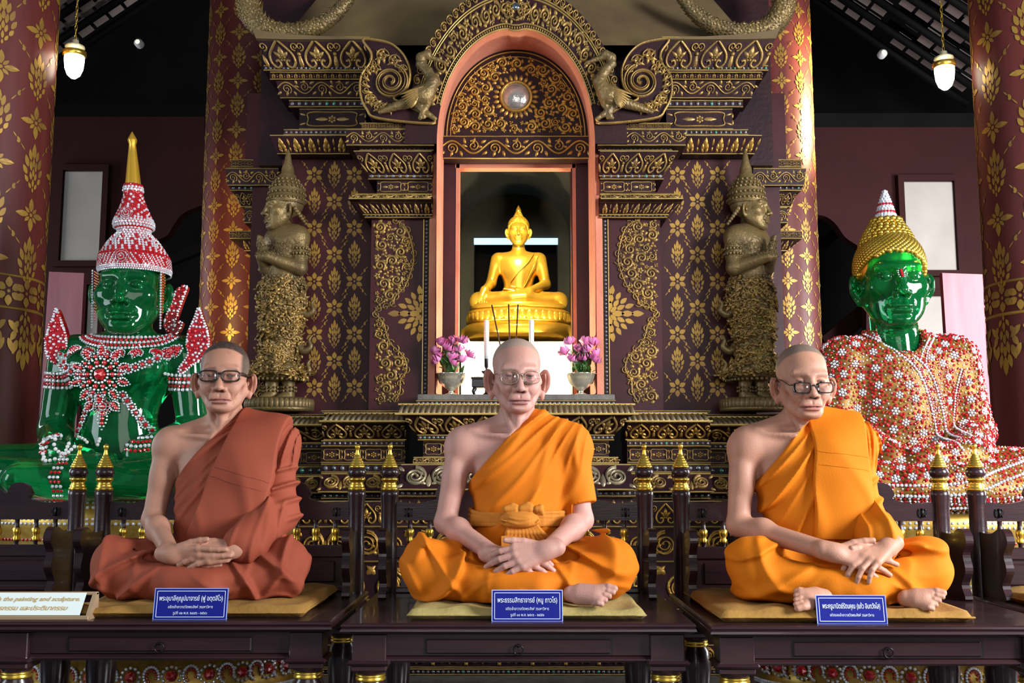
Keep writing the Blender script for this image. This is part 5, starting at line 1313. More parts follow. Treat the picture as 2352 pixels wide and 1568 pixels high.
    for i in range(22): a = -PI/2 + (i - 10.5)*.15; link('lotus_petal', me, ped, (75*k*cos(a), 60*k*sin(a), 15*k), (0, 0, a + PI/2))
    return T
deity(648, 5.46, False, 'gilded praying deity in a tall crown by the west corner of the shrine')
deity(1726, 5.46, True, 'gilded praying deity in a tall crown by the east corner of the shrine')

# ---------------------------------------------------------------- the two jewelled green statues
class Proj:
    """drops front-view points onto the surface of a body"""
    def __init__(self, V, N, cell=.012):
        self.c = cell; self.g = {}; self.V = V; self.N = N
        for i in np.nonzero(N[:, 1] < -.05)[0]:
            key = (int(V[i, 0]//cell), int(V[i, 2]//cell)); j = self.g.get(key)
            if j is None or V[i, 1] < V[j, 1]: self.g[key] = i
    def __call__(self, x, z):
        a, b = int(x//self.c), int(z//self.c)
        for r in range(0, 5):
            best = None
            for i in range(-r, r+1):
                for j in range(-r, r+1):
                    q = self.g.get((a+i, b+j))
                    if q is not None:
                        d = (self.V[q, 0]-x)**2 + (self.V[q, 2]-z)**2
                        if best is None or d < best[0]: best = (d, q)
            if best: q = best[1]; return np.array([x, self.V[q, 1], z]), self.N[q]
        return None, None
    def path(self, pts):
        P = []; N = []
        for x, z in pts:
            p, n = self(x, z)
            if p is not None: P.append(p); N.append(n)
        P, N = np.array(P), np.array(N)
        for _ in range(3):
            if len(P) > 4: P[1:-1, 1] = (P[:-2, 1] + 2*P[1:-1, 1] + P[2:, 1])/4
        return P, N
def rosette(gm, pr, x, z, r, n=8, heart=0):
    p, nn = pr(x, z)
    if p is None: return
    F = frames(nn[None])[0]; q = lambda a, rr: p + nn*.003 + F[:, 0]*cos(a)*rr + F[:, 1]*sin(a)*rr
    gm.at([p + nn*.006], [nn], r*.8, heart); A = np.arange(n)*2*PI/n
    gm.at([q(a, r*.62) for a in A], np.tile(nn, (n, 1)), r*.42, 1); 
def star(gm, p, nn, r, k=1.0):
    """big medallion: red heart, ring of clear gems, pear-shaped red rays"""
    F = frames(nn[None])[0]; q = lambda a, rr, h=.004: p + nn*h + F[:, 0]*cos(a)*rr + F[:, 1]*sin(a)*rr
    gm.at([p + nn*.016], [nn], r*.22, 1); gm.at([p + nn*.008], [nn], r*.62, 0)
    for rr, n, s, m in ((.17, 8, .09, 0), (.38, 16, .13, 1), (.55, 10, .26, 0), (.70, 24, .12, 1), (.84, 10, .20, 0), (.97, 30, .10, 1)):
        A = np.arange(n)*2*PI/n; gm.at([q(a, r*rr, .010 if m else .006) for a in A], np.tile(nn, (n, 1)), r*s, m)
def leafgem(gm, p, nn, ang, L, w):
    """one pear-shaped leaf of gems"""
    F = frames(nn[None])[0]; d = F[:, 0]*sin(ang) + F[:, 1]*cos(ang); s = F[:, 0]*cos(ang) - F[:, 1]*sin(ang)
    P = []
    for t in np.linspace(0, 1, 7):
        ww = w*.5*sin(PI*min(1, t*.9 + .12))
        for e in (-1, 1): P.append(p + d*L*t + s*e*ww + nn*.004)
    gm.at(P, np.tile(nn, (len(P), 1)), w*.26, 1); gm.at([p + d*L*t + nn*.008 for t in (.22, .45, .68)], np.tile(nn, (3, 1)), w*.55, 0)
def place(name, me, parent, p, n, spin=0.0, sc=1.0):
    F = frames(n[None])[0]; Mx = Matrix([list(r) for r in F]) @ Matrix.Rotation(spin, 3, 'Z')
    return link(name, me, parent, p, Mx.to_euler(), (sc,)*3)
def pedestal(T, x0, y0, w, zt, k, name):
    """round gilded throne set with gems"""
    m = MB(); prof = [(.001, 0), (w*1.0, 0), (w*1.0, .10), (w*.96, .115), (w*.96, .24), (w*1.02, .255), (w*1.02, .275), (w*.90, .30), (w*.84, zt*.62), (w*.90, zt*.80), (w*.97, zt*.88), (w*.97, zt), (.001, zt)]
    m.lathe(prof, 64, (x0, y0, 0), squash=(1, .52)); th = m.build('throne', M['jewelgold'], T)
    g = Gems()
    def ringg(r, z, n, s, mm, nz=0.0):
        a = -PI/2 + np.linspace(-1.5, 1.5, n); P = np.stack([x0 + r*np.cos(a), y0 + r*.52*np.sin(a), np.full(n, z)], -1); N = np.stack([np.cos(a), np.sin(a)/.52, np.full(n, nz)], -1); g.at(P, N, s, mm)
    for z in (.262, .27, .118, .108): ringg(w*1.02, z, 150, .012, 1)
    ringg(w*1.025, .266, 110, .012, 0); ringg(w*1.005, .10, 100, .016, 0)
    n = 26; a = -PI/2 + np.linspace(-1.45, 1.45, n)
    for i, q in enumerate(a):
        c = np.array([x0 + w*.968*cos(q), y0 + w*.968*.52*sin(q), .18]); nn = unit_(np.array([cos(q), sin(q)/.52, 0])); t = unit_(np.array([-sin(q), cos(q)*.52, 0]))
        if i % 2 == 0:
            g.at([c + nn*.01], [nn], .05, 0); A = np.arange(12)*PI/6; g.at([c + t*.036*cos(b) + np.array([0, 0, .036*sin(b)]) + nn*.004 for b in A], np.tile(nn, (12, 1)), .015, 1)
        else:
            A = np.linspace(-.3, 4.4, 16); g.at([c + t*(.03*cos(b)) + np.array([0, 0, .038*sin(b)]) + nn*.003 for b in A], np.tile(nn, (16, 1)), .014, 1); g.at([c + t*(.018*cos(b)) + np.array([0, 0, .024*sin(b)]) + nn*.003 for b in A[::2]], np.tile(nn, (8, 1)), .012, 0)
    for zz in np.linspace(.32, zt*.98, 9):
        rr = np.interp(zz, [p[1] for p in prof[7:12]], [p[0] for p in prof[7:12]]); nn_ = 90; ringg(rr*1.0, zz, nn_, .016, int(zz*100) % 2); ringg(rr*1.0, zz + .02, nn_, .014, 1)
    g.build('throne_gems', th)
def unit_(v): return v/np.linalg.norm(v)

def crowned():
    Y = 4.78; k = Y/F_PX*1.003; U0, V0 = 290, 1140; z0 = ZV(V0, Y); T = empty('crowned_green_buddha', (XU(U0, 900, Y), Y, 0)); tag(T, 'translucent green seated Buddha with jewelled crown and chest ornament', 'statue')
    zz = lambda v: ZV(v, Y); c = lambda u, v, dy=0: ((u - U0)*k, dy*k, zz(v))
    f = Field()
    f.ell(c(280, 1060, 20), (130*k, 90*k, 70*k), .03); f.ell(c(278, 975, 0), (84*k, 66*k, 90*k), .08); f.ell(c(280, 860, 5), (118*k, 72*k, 92*k), .08); f.cone(c(178, 812, 10), c(392, 812, 10), 46*k, None, .06)
    f.cone(c(290, 815, 5), c(293, 735, 0), 52*k, 46*k, .05)
    f.ell(c(222, 850, -55), (55*k, 26*k, 40*k), .06); f.ell(c(335, 850, -55), (55*k, 26*k, 40*k), .06)
    f.cone(c(152, 820, 5), c(132, 985, 0), 45*k, 36*k, .04); f.cone(c(132, 990, 0), c(205, 1045, -150), 37*k, 27*k, .03); f.cone(c(205, 1046, -150), c(285, 1052, -185), 28*k, 18*k, .03)
    f.cone(c(425, 820, 5), c(448, 985, 0), 45*k, 36*k, .04); f.cone(c(448, 990, 0), c(370, 1045, -150), 37*k, 27*k, .03)
    for q in range(4): f.cone(c(255, 1050 + 2*q, -180 - q*10), c(335, 1050 + 2*q, -180 - q*10), 9*k, 7*k, .006)
    for s in (-1, 1):
        f.cone(c(280 + s*70, 1075, -10), c(280 + s*300, 1078, -110), 62*k, 50*k, .03); f.ell(c(280 + s*310, 1080, -115), (56*k, 60*k, 48*k), .03); f.cone(c(280 + s*300, 1088, -140), c(280 - s*60, 1105, -210), 48*k, 34*k, .03)
    f.cone(c(150, 1100, -215), c(430, 1112, -215), 30*k, 30*k, .03)
    V, Q = f.mesh((-.85, -.62, zz(1155)), (.85, .25, zz(735)), .0075); V, Q = compact(V, Q)
    H = np.array(c(293, 668, -8)); hs = 205*k/.235*1.02; R = rotm('z', .10); h = Field(); head_ops(h, dict(w=1.06, jaw=1.06, age=.1, ear=1.0, lips=1.35, slit=.0014, smile=.002, fat=.004))
    h.cone((0, .01, -.07), (0, .015, -.16), .055, .055, .02)
    V2, Q2 = h.mesh((-.13, -.15, -.17), (.13, .13, .135), .0026); V2, Q2 = compact(V2, Q2); V2 = (V2*hs) @ R.T + H
    link('body', fast_mesh('body', np.concatenate([V, V2]), None, np.concatenate([Q, Q2 + len(V)]), [M['emerald']], True), T)
    N = vnormals(V, Q); pr = Proj(V, N); hp = Proj(V2, vnormals(V2, Q2), .008)
    X = lambda u: (u - U0)*k
    # ---- crown, leaning a little outwards
    def lean(P): P = np.array(P, float); P[..., 0] -= .010 + np.maximum(0, P[..., 2] - zz(632))*.062; return P
    CT = H + np.array([0, .012*hs, 0]); cx = 300; cz = lambda v: zz(v) - H[2]
    cb = [(80, 628), (82, 622), (80, 596), (77, 590), (71, 580), (60, 562), (47, 546), (37, 538), (36, 530), (44, 524), (46, 514), (42, 504), (35, 490), (27, 470), (21, 452), (20, 444), (22, 438), (21, 428), (18, 424)]
    m = MB(); m.lathe([(a*k, cz(v)) for a, v in cb], 40, CT + np.array([X(302) - CT[0], 0, 0]), squash=(1, 1.05)); cr = m.build('crown', M['ruby'], T)
    CC = CT + np.array([X(302) - CT[0], 0, 0])
    cme = cr.data; co = np.zeros(len(cme.vertices)*3, np.float32); cme.vertices.foreach_get('co', co); cme.vertices.foreach_set('co', lean(co.reshape(-1, 3)).astype(np.float32).ravel()); cme.update()
    m = MB(); m.lathe([(19*k, cz(432)), (17*k, cz(415)), (14*k, cz(385)), (10*k, cz(350)), (8*k, cz(332)), (11*k, cz(322)), (10*k, cz(318)), (5*k, cz(309)), (.0005, cz(301))], 24, CC); m.V = [lean(np.concatenate(m.V))]; m.build('gold_spire', M['polgold'], T)
    g = Gems(); rv = np.random.default_rng(3)
    pa = np.array([[a, v] for a, v in cb])[::-1]
    v = 426.0; row = 0
    while v < 630:
        r = np.interp(v, pa[:, 1], pa[:, 0]); dr = (np.interp(v + 3, pa[:, 1], pa[:, 0]) - np.interp(v - 3, pa[:, 1], pa[:, 0]))/6
        s = 6.6 if v < 590 else 4.6; n = max(8, int(2*PI*r/(s*1.15))); a = np.arange(n)*2*PI/n + (row % 2)*PI/n
        P = np.stack([r*k*np.cos(a), 1.05*r*k*np.sin(a), np.full(n, cz(v))], -1) + CC; Nn = np.stack([np.cos(a), np.sin(a), np.full(n, dr)], -1)
        if v < 590:
            if 505 < v < 545: red = np.zeros(n, bool)
            elif v < 445 or 575 < v: red = (row % 3 == 0) | ((np.arange(n) + row) % 2 == 0)
            else: red = (np.arange(n) + row*2) % 3 != 0 if v < 500 else (np.arange(n) + row) % 4 == 0
            if 428 <= v < 440: red = np.zeros(n, bool)
        elif v < 596 or v > 620: red = np.zeros(n, bool)
        else:
            w_ = a % (PI/8); red = ((a*14 + np.where(np.sin(a) < 0, np.sign(np.cos(a)), 1)*(v - 608)*.35) % 2) < 1.1
        for mm, sel in ((0, red), (1, ~red)):
            if sel.any(): g.at(lean(P[sel]), Nn[sel], s*k*1.15, mm)
        v += s*.92; row += 1
    fr = lean(CC + np.array([.02*80*k, -1.06*81*k, cz(606)])); star(g, fr + np.array([0, -.004, 0]), np.array([.02, -1.0, 0.1]), 18*k); fr2 = lean(CC + np.array([.02*46*k, -1.06*45*k, cz(500)])); star(g, fr2, np.array([.02, -1.0, .2]), 15*k)
    # forehead jewel
    p, nn = hp(H[0] + .010*hs, zz(640)); leafgem(g, p + nn*.004 - np.array([0, 0, 16*k]), nn, 0, 32*k, 15*k)
    # face edging down each side
    for s in (-1, 1):
        pts = [(R @ np.array([s*.078*1.06, -.040 + .02*t, .045 - .15*t]))*hs + H + np.array([s*.004, -.01, 0]) for t in np.linspace(0, 1, 12)]
        g.path(pts, np.array([s*.7, -.7, 0]), 6*k, 1)
        for o_ in range(1, 5): g.path([(R @ np.array([s*(.080), -.040 + .010*o_ + .02*t, .045 - (.15 - .022*o_)*t]))*hs + H + np.array([s*.006, -.004, 0]) for t in np.linspace(0, 1, 10)], np.array([s*.9, -.4, 0]), 6*k, 0 if o_ % 2 else 2)
    g.build('crown_gems', cr)
    # ---- flame plates behind the ears and on the shoulders: thick gem-set plates
    def plate(pts, y, th, name, facing=(0, -1, 0), seed=0):
        P = catmull([(X(u), zz(v)) for u, v in pts], 5, True); m = MB(); m.prism(P, y*k, (y + th)*k); pl = m.build(name, M['ruby'], T); gg = Gems(); r = np.random.default_rng(seed)
        gg.path(np.stack([P[:, 0], np.full(len(P), y*k), P[:, 1]], -1), np.array([0, -1.0, 0]), 6*k, 1)
        x0, x1, a0, a1 = P[:, 0].min(), P[:, 0].max(), P[:, 1].min(), P[:, 1].max(); got = []
        def ins_(x, z):
            cI = False; n = len(P); j = n - 1
            for i in range(n):
                if (P[i][1] > z) != (P[j][1] > z) and x < (P[j][0]-P[i][0])*(z-P[i][1])/(P[j][1]-P[i][1]) + P[i][0]: cI = not cI
                j = i
            return cI
        for _ in range(3500):
            x, z = r.uniform(x0, x1), r.uniform(a0, a1); big = len(got) < 16; s = (11 if big else 7)*k
            if not ins_(x, z) or any((x-a)**2 + (z-b)**2 < ((s + q)*.52)**2 for a, b, q in got): continue
            got.append((x, z, s)); gg.at([(x, y*k - .002, z)], [(0, -1, 0)], s, 0 if big else 1)
        gg.build('plate_gems', pl); return pl
    plate([(378, 762), (368, 745), (372, 720), (384, 690), (392, 665), (416, 655), (406, 690), (398, 715), (390, 745), (402, 737), (408, 740), (400, 760), (388, 768)], 10, 22, 'ear_flame', seed=1)
    plate([(237, 762), (228, 745), (222, 700), (214, 660), (219, 650), (228, 690), (236, 735)], 10, 22, 'ear_flame', seed=2)
    plate([(126, 830), (116, 800), (120, 765), (130, 735), (136, 714), (146, 735), (158, 765), (164, 795), (160, 820), (168, 845), (160, 860), (146, 840)], -40, 26, 'shoulder_flame', seed=3)
    plate([(470, 830), (486, 800), (482, 765), (470, 735), (460, 712), (452, 735), (440, 765), (436, 795), (440, 820), (420, 850), (428, 862), (450, 842)], -40, 26, 'shoulder_flame', seed=4)
    # ---- chest ornaments following the surface
    g = Gems()
    for q, (s, m_) in enumerate(((8, 1), (9, 0), (8, 1), (9, 0), (7, 1))):
        pts = [(X(298 + (92 + 6*q)*sin(t)), zz(772 + (8 + q*6.5) * cos(t)*1.0 + (1 - cos(t))*(-6))) for t in np.linspace(-1.35, 1.35, 40)]
        P, Nn = pr.path(pts); 
        if len(P) > 3: g.path(P, Nn, s*k*1.1, m_)
    for t in np.linspace(-1.25, 1.25, 9):
        x, v = 298 + 128*sin(t), 800 + 12*cos(t); p, nn = pr(X(x), zz(v))
        if p is not None:
            for da in (-.6, 0, .6): leafgem(g, p, nn, PI + t*.7 + da, (26 if da else 34)*k, 15*k)
    def chain(a, n, sz=24):
        A = catmull(a, 10); d = np.concatenate([[0], np.cumsum(np.linalg.norm(np.diff(A, axis=0), axis=1))])
        for i in range(n): t = (i + .5)/n*d[-1]; rosette(g, pr, X(np.interp(t, d, A[:, 0])), zz(np.interp(t, d, A[:, 1])), sz*.5*k*1.15, 8)
    chain([(168, 815), (180, 850), (215, 868), (232, 868)], 6); chain([(300, 862), (340, 850), (385, 828), (425, 800)], 9)
    chain([(238, 900), (222, 940), (208, 975), (188, 1012)], 8); chain([(300, 905), (325, 940), (352, 980), (378, 1005)], 8)
    p, nn = pr(X(262), zz(868)); nn = np.array([0, -1.0, .05]); p = p + np.array([0, -.02, 0]); star(g, p, nn, 50*k)
    for i in range(10):
        a = i*2*PI/10; leafgem(g, p + np.array([sin(a)*40*k, .004, cos(a)*40*k]), nn, a, 30*k, 18*k)
    for i, (u, v, L) in enumerate(((262, 915, 34), (240, 928, 26), (284, 928, 26), (266, 945, 44))):
        p2, _ = pr(X(u), zz(v)); leafgem(g, p2 + np.array([0, -.012, 0]), nn, PI + (.0, .7, -.7, 0)[i], L*k, 20*k)
    star(g, pr(X(266), zz(938))[0] + np.array([0, -.014, 0]), nn, 22*k)
    def cuff(u0, u1, v, rows=5, wv=8):
        for q in range(rows):
            P, Nn = pr.path([(X(u), zz(v + q*wv + 4*sin((u - u0)/(u1 - u0)*PI))) for u in np.linspace(u0, u1, 14)])
            if len(P) > 2: g.path(P + Nn*.004, Nn, 9*k, q % 2 ^ 1)
    cuff(112, 190, 858, 5); cuff(392, 470, 862, 5)
    cuff(160, 196, 1012, 4, 9); cuff(356, 400, 1008, 4, 9)
    for q in range(4):
        P, Nn = pr.path([(X(u), zz(1060 + q*8 + .02*(u - 250))) for u in np.linspace(232, 250, 6)]); 
    for q in range(12):
        p2, n2_ = pr(X(244 + 4*sin(q)), zz(1050 + q*9))
        if p2 is not None: g.at([p2 + n2_*.006 + np.array([dx*k, 0, 0]) for dx in (-8, 0, 8)], np.tile(n2_, (3, 1)), 8*k, q % 2)
    for q in range(6):
        P, Nn = pr.path([(X(u), zz(1022 + q*6)) for u in np.linspace(-20, 52, 14)]); 
        if len(P) > 2: g.path(P + Nn*.004, Nn, 7*k, 1 if q % 2 else 0)
    g.build('chest_jewels', T)
    # garland of white beads over the hand
    m = MB(); 
    for A in ([(178, 1010), (200, 1005), (225, 1012), (240, 1030), (232, 1052), (205, 1060), (188, 1045), (178, 1010)], [(205, 1005), (215, 1035), (240, 1045), (255, 1030), (262, 1010)]):
        B = catmull(A, 6)
        for u, v in B[::2]:
            p2, n2_ = pr(X(u), zz(v))
            if p2 is not None: m.ball(p2 + np.array([0, -.012, 0]), .0085, 7, 5)
    ob = m.build('white_bead_garland', M['white'], T); ob['kind'] = 'stuff'
    pedestal(T, X(330), 0, 372*k, zz(1150), k, 'throne')
crowned()

M['robegold'] = mat('gold_brocade', (.13, .055, .010), .48, .35, var=(.32, .17, .025), vscale=24)
def robed():
    Y = 4.78; k = Y/F_PX*1.003; U0 = 2075; T = empty('jewel_robed_buddha', (XU(U0, 900, Y), Y, 0)); tag(T, 'green seated Buddha with gold curled hair and gem-studded robe', 'statue')
    zz = lambda v: ZV(v, Y); c = lambda u, v, dy=0: ((u - U0)*k, dy*k, zz(v)); X = lambda u: (u - U0)*k
    H = np.array(c(2056, 650, -10)); hs = (775 - 560)*k/.235*1.0; R = rotm('z', -.12); h = Field(); head_ops(h, dict(w=1.02, jaw=1.04, age=.1, ear=1.05, lips=1.35, slit=.0014, smile=.001, fat=.003))
    h.cone((0, .01, -.07), (.01, .02, -.20), .056, .060, .02)
    V2, Q2 = h.mesh((-.13, -.15, -.21), (.13, .13, .135), .0026); V2, Q2 = compact(V2, Q2); V2 = (V2*hs) @ R.T + H
    link('body', fast_mesh('body', V2, None, Q2, [M['emerald']], True), T); hp = Proj(V2, vnormals(V2, Q2), .008)
    g = Gems(); p, nn = hp(H[0] - .012*hs, zz(645)); leafgem(g, p + nn*.004 - np.array([0, 0, 16*k]), nn, 0, 32*k, 15*k); g.build('forehead_jewel', T)
    # hair: gold knobs over cranium and topknot
    m = MB(); cnt = 0; HC = H + np.array([0, .022*hs, 0])
    m.ball(HC + np.array([0, 0, .040*hs]), np.array([.081, .098, .088])*hs, 24, 14)
    for i in range(1500):
        z_ = 1 - 2*(i + .5)/1500; a = i*2.39996; r = math.sqrt(1 - z_*z_); d = np.array([r*cos(a), r*sin(a), z_]); q = d*np.array([.083, .100, .092]) + np.array([0, .022, .040])
        if q[2] - .042 + (q[1] + .052)*.62 < .012 or q[2] < -.065: continue
        m.ball((q*hs) @ R.T + H, .0088*hs, 6, 4)
    zb_, rb2 = .105*hs, .062*hs
    prof = [(.066, .096), (.060, .115), (.050, .135), (.040, .150), (.034, .162)]
    m.lathe([(a*hs, b*hs) for a, b in prof], 20, HC)
    for row in range(9):
        b = .098 + row*.0082; a_ = np.interp(b, [q[1] for q in prof], [q[0] for q in prof]); n = int(2*PI*a_/.0145)
        for i in range(n): t = i*2*PI/n + row*.5; m.ball(HC + np.array([a_*cos(t), a_*sin(t), b])*hs, .0088*hs, 6, 4)
    ob = m.build('hair_curls', M['brass'], T); ob['kind'] = 'stuff'
    g = Gems(); m = MB(); m.lathe([(27*k, zz(522) - H[2]), (24*k, zz(500) - H[2]), (14*k, zz(465) - H[2]), (3*k, zz(434) - H[2])], 20, HC); fin = m.build('gem_finial', M['diamond'], T)
    for row in range(15):
        v = 522 - row*6; r = np.interp(v, [434, 465, 500, 522], [3, 14, 24, 27]); n = max(5, int(2*PI*r/7)); t = np.arange(n)*2*PI/n + row*.4
        P = np.stack([r*k*np.cos(t), r*k*np.sin(t), np.full(n, zz(v) - H[2])], -1) + HC; g.at(P, np.stack([np.cos(t), np.sin(t), np.full(n, .3)], -1), 7.5*k, 0 if row < 4 or (row % 3 == 0 and row < 12) else 1)
    g.build('finial_gems', fin)
    # ---- robe body
    f = Field()
    f.ell(c(2075, 1070, 20), (175*k, 100*k, 75*k), .03); f.ell(c(2072, 960, 0), (118*k, 80*k, 120*k), .08); f.ell(c(2070, 860, 5), (140*k, 80*k, 100*k), .08); f.cone(c(1955, 822, 10), c(2180, 822, 10), 48*k, None, .06); f.cone(c(2060, 800, 15), c(2060, 770, 12), 78*k, 66*k, .05)
    f.ell(c(2062, 762, -40), (52*k, 56*k, 60*k), .012, 's')
    f.cone(c(1938, 830, 5), c(1915, 985, 0), 52*k, 46*k, .05); f.cone(c(1915, 990, 0), c(1990, 1055, -140), 46*k, 38*k, .04)
    f.cone(c(2195, 830, 5), c(2225, 990, 0), 52*k, 46*k, .05); f.cone(c(2225, 995, 0), c(2160, 1050, -140), 46*k, 36*k, .04); f.cone(c(2160, 1050, -140), c(2040, 1060, -170), 36*k, 30*k, .04)
    for s in (-1, 1):
        f.cone(c(2075 + s*70, 1085, -10), c(2075 + s*300, 1095, -110), 66*k, 54*k, .03); f.ell(c(2075 + s*310, 1098, -115), (62*k, 64*k, 52*k), .03); f.cone(c(2075 + s*300, 1102, -140), c(2075 - s*60, 1115, -200), 52*k, 42*k, .03)
    f.cone(c(1880, 1128, -195), c(2290, 1128, -195), 34*k, 34*k, .04)
    wv = Wave(3, 14); f.disp(lambda X_, Y_, Z_: -.004*wv(X_, Y_, Z_))
    V, Q = f.mesh((-.88, -.62, zz(1165)), (.88, .26, zz(760)), .0075); V, Q = compact(V, Q); rb = link('gem_robe', fast_mesh('gem_robe', V, None, Q, [M['robegold']], True), T)
    N = vnormals(V, Q); pr = Proj(V, N)
    # bands of clear gems: lapels, hem
    g = Gems(); bands = []
    def bandline(A, sz, m_, n=60):
        B = catmull(A, 12); P, Nn = pr.path([(X(u), zz(v)) for u, v in B]); g.path(P + Nn*.003, Nn, sz*k, m_); bands.append(P)
    for du in (0, 26): bandline([(1985 + du*.6, 770 + du*.1), (2040 + du, 815), (2085 + du, 865), (2108 + du, 940), (2122 + du, 1020), (2130 + du, 1040)], 7, 1); bandline([(1990 + du*.6, 768 + du*.1), (2045 + du, 812), (2090 + du, 862), (2113 + du, 940), (2127 + du, 1020)], 5, 0)
    for q in np.linspace(0, 1, 14):
        u = np.interp(q, [0, .3, .5, .75, 1], [2005, 2055, 2098, 2121, 2135]); v = np.interp(q, [0, .3, .5, .75, 1], [776, 815, 865, 940, 1020]); rosette(g, pr, X(u), zz(v), 9*k, 6)
    for dv in (0, 12): bandline([(2125 + dv, 780), (2100 + dv*.8, 812 + dv*.2), (2088 + dv, 840 + dv)], 6, 1)
    bandline([(2190, 850), (2176, 900), (2168, 960), (2160, 1010)], 6, 1); bandline([(2196, 850), (2182, 900), (2174, 960)], 5, 0)
    for A in ([(1900, 1108), (2000, 1112), (2100, 1106), (2180, 1082), (2260, 1060)], [(1900, 1128), (2000, 1134), (2110, 1128), (2200, 1100), (2275, 1076)], [(1900, 1158), (2000, 1160), (2120, 1158), (2250, 1158), (2350, 1150)], [(2210, 1120), (2280, 1112), (2352, 1108)], [(2210, 1136), (2280, 1136), (2352, 1132)]): bandline(A, 8, 1)
    for q in range(56):
        u = 1900 + q*8.2; A = [(u, 1136), (u + 6, 1154)]
        P, Nn = pr.path([(X(a), zz(b)) for a, b in catmull(A, 4)]); 
        if len(P) > 1: g.path(P + Nn*.003, Nn, 6*k, 1 if q % 2 else 0)
    g.build('band_gems', rb)
    bp = np.concatenate(bands)
    # blossoms of gems, each its own piece
    me = blossom_mesh('gem_blossom', .0300); ids = scatter(V, N, (N[:, 1] < -.12) & (V[:, 2] > zz(1128)), .0575, 5)
    ids = [i for i in ids if np.min(((bp - V[i])**2).sum(1)) > .024**2]
    rg = np.random.default_rng(4); ids.sort(key=lambda i: N[i, 1])
    for i in ids[:300]: place('gem_blossom', me, rb, V[i] + N[i]*.002, N[i], rg.uniform(0, 1), rg.uniform(.92, 1.12))
    g = Gems()
    for i in ids[300:]: rosette(g, pr, V[i, 0], V[i, 2], .024, 6)
    # small filler stones
    cen = V[ids]; fi = scatter(V, N, (N[:, 1] < 0.1), .0120, 6); P = V[fi]; d2 = np.full(len(P), 9.0)
    for q in cen: d2 = np.minimum(d2, ((P - q)**2).sum(1))
    ok = d2 > .0305**2; P, Nn = P[ok], N[fi][ok]; rr = rg.random(len(P))
    for m_, lo, hi, s in ((0, 0, .48, .0140), (1, .48, .82, .0095), (2, .82, 1.0, .012)):
        sel = (rr >= lo) & (rr < hi); g.at(P[sel] + Nn[sel]*.001, Nn[sel], s, m_)
    g.build('small_gems', rb)
    pedestal(T, X(2100), 0, 380*k, zz(1160), k, 'throne')
robed()

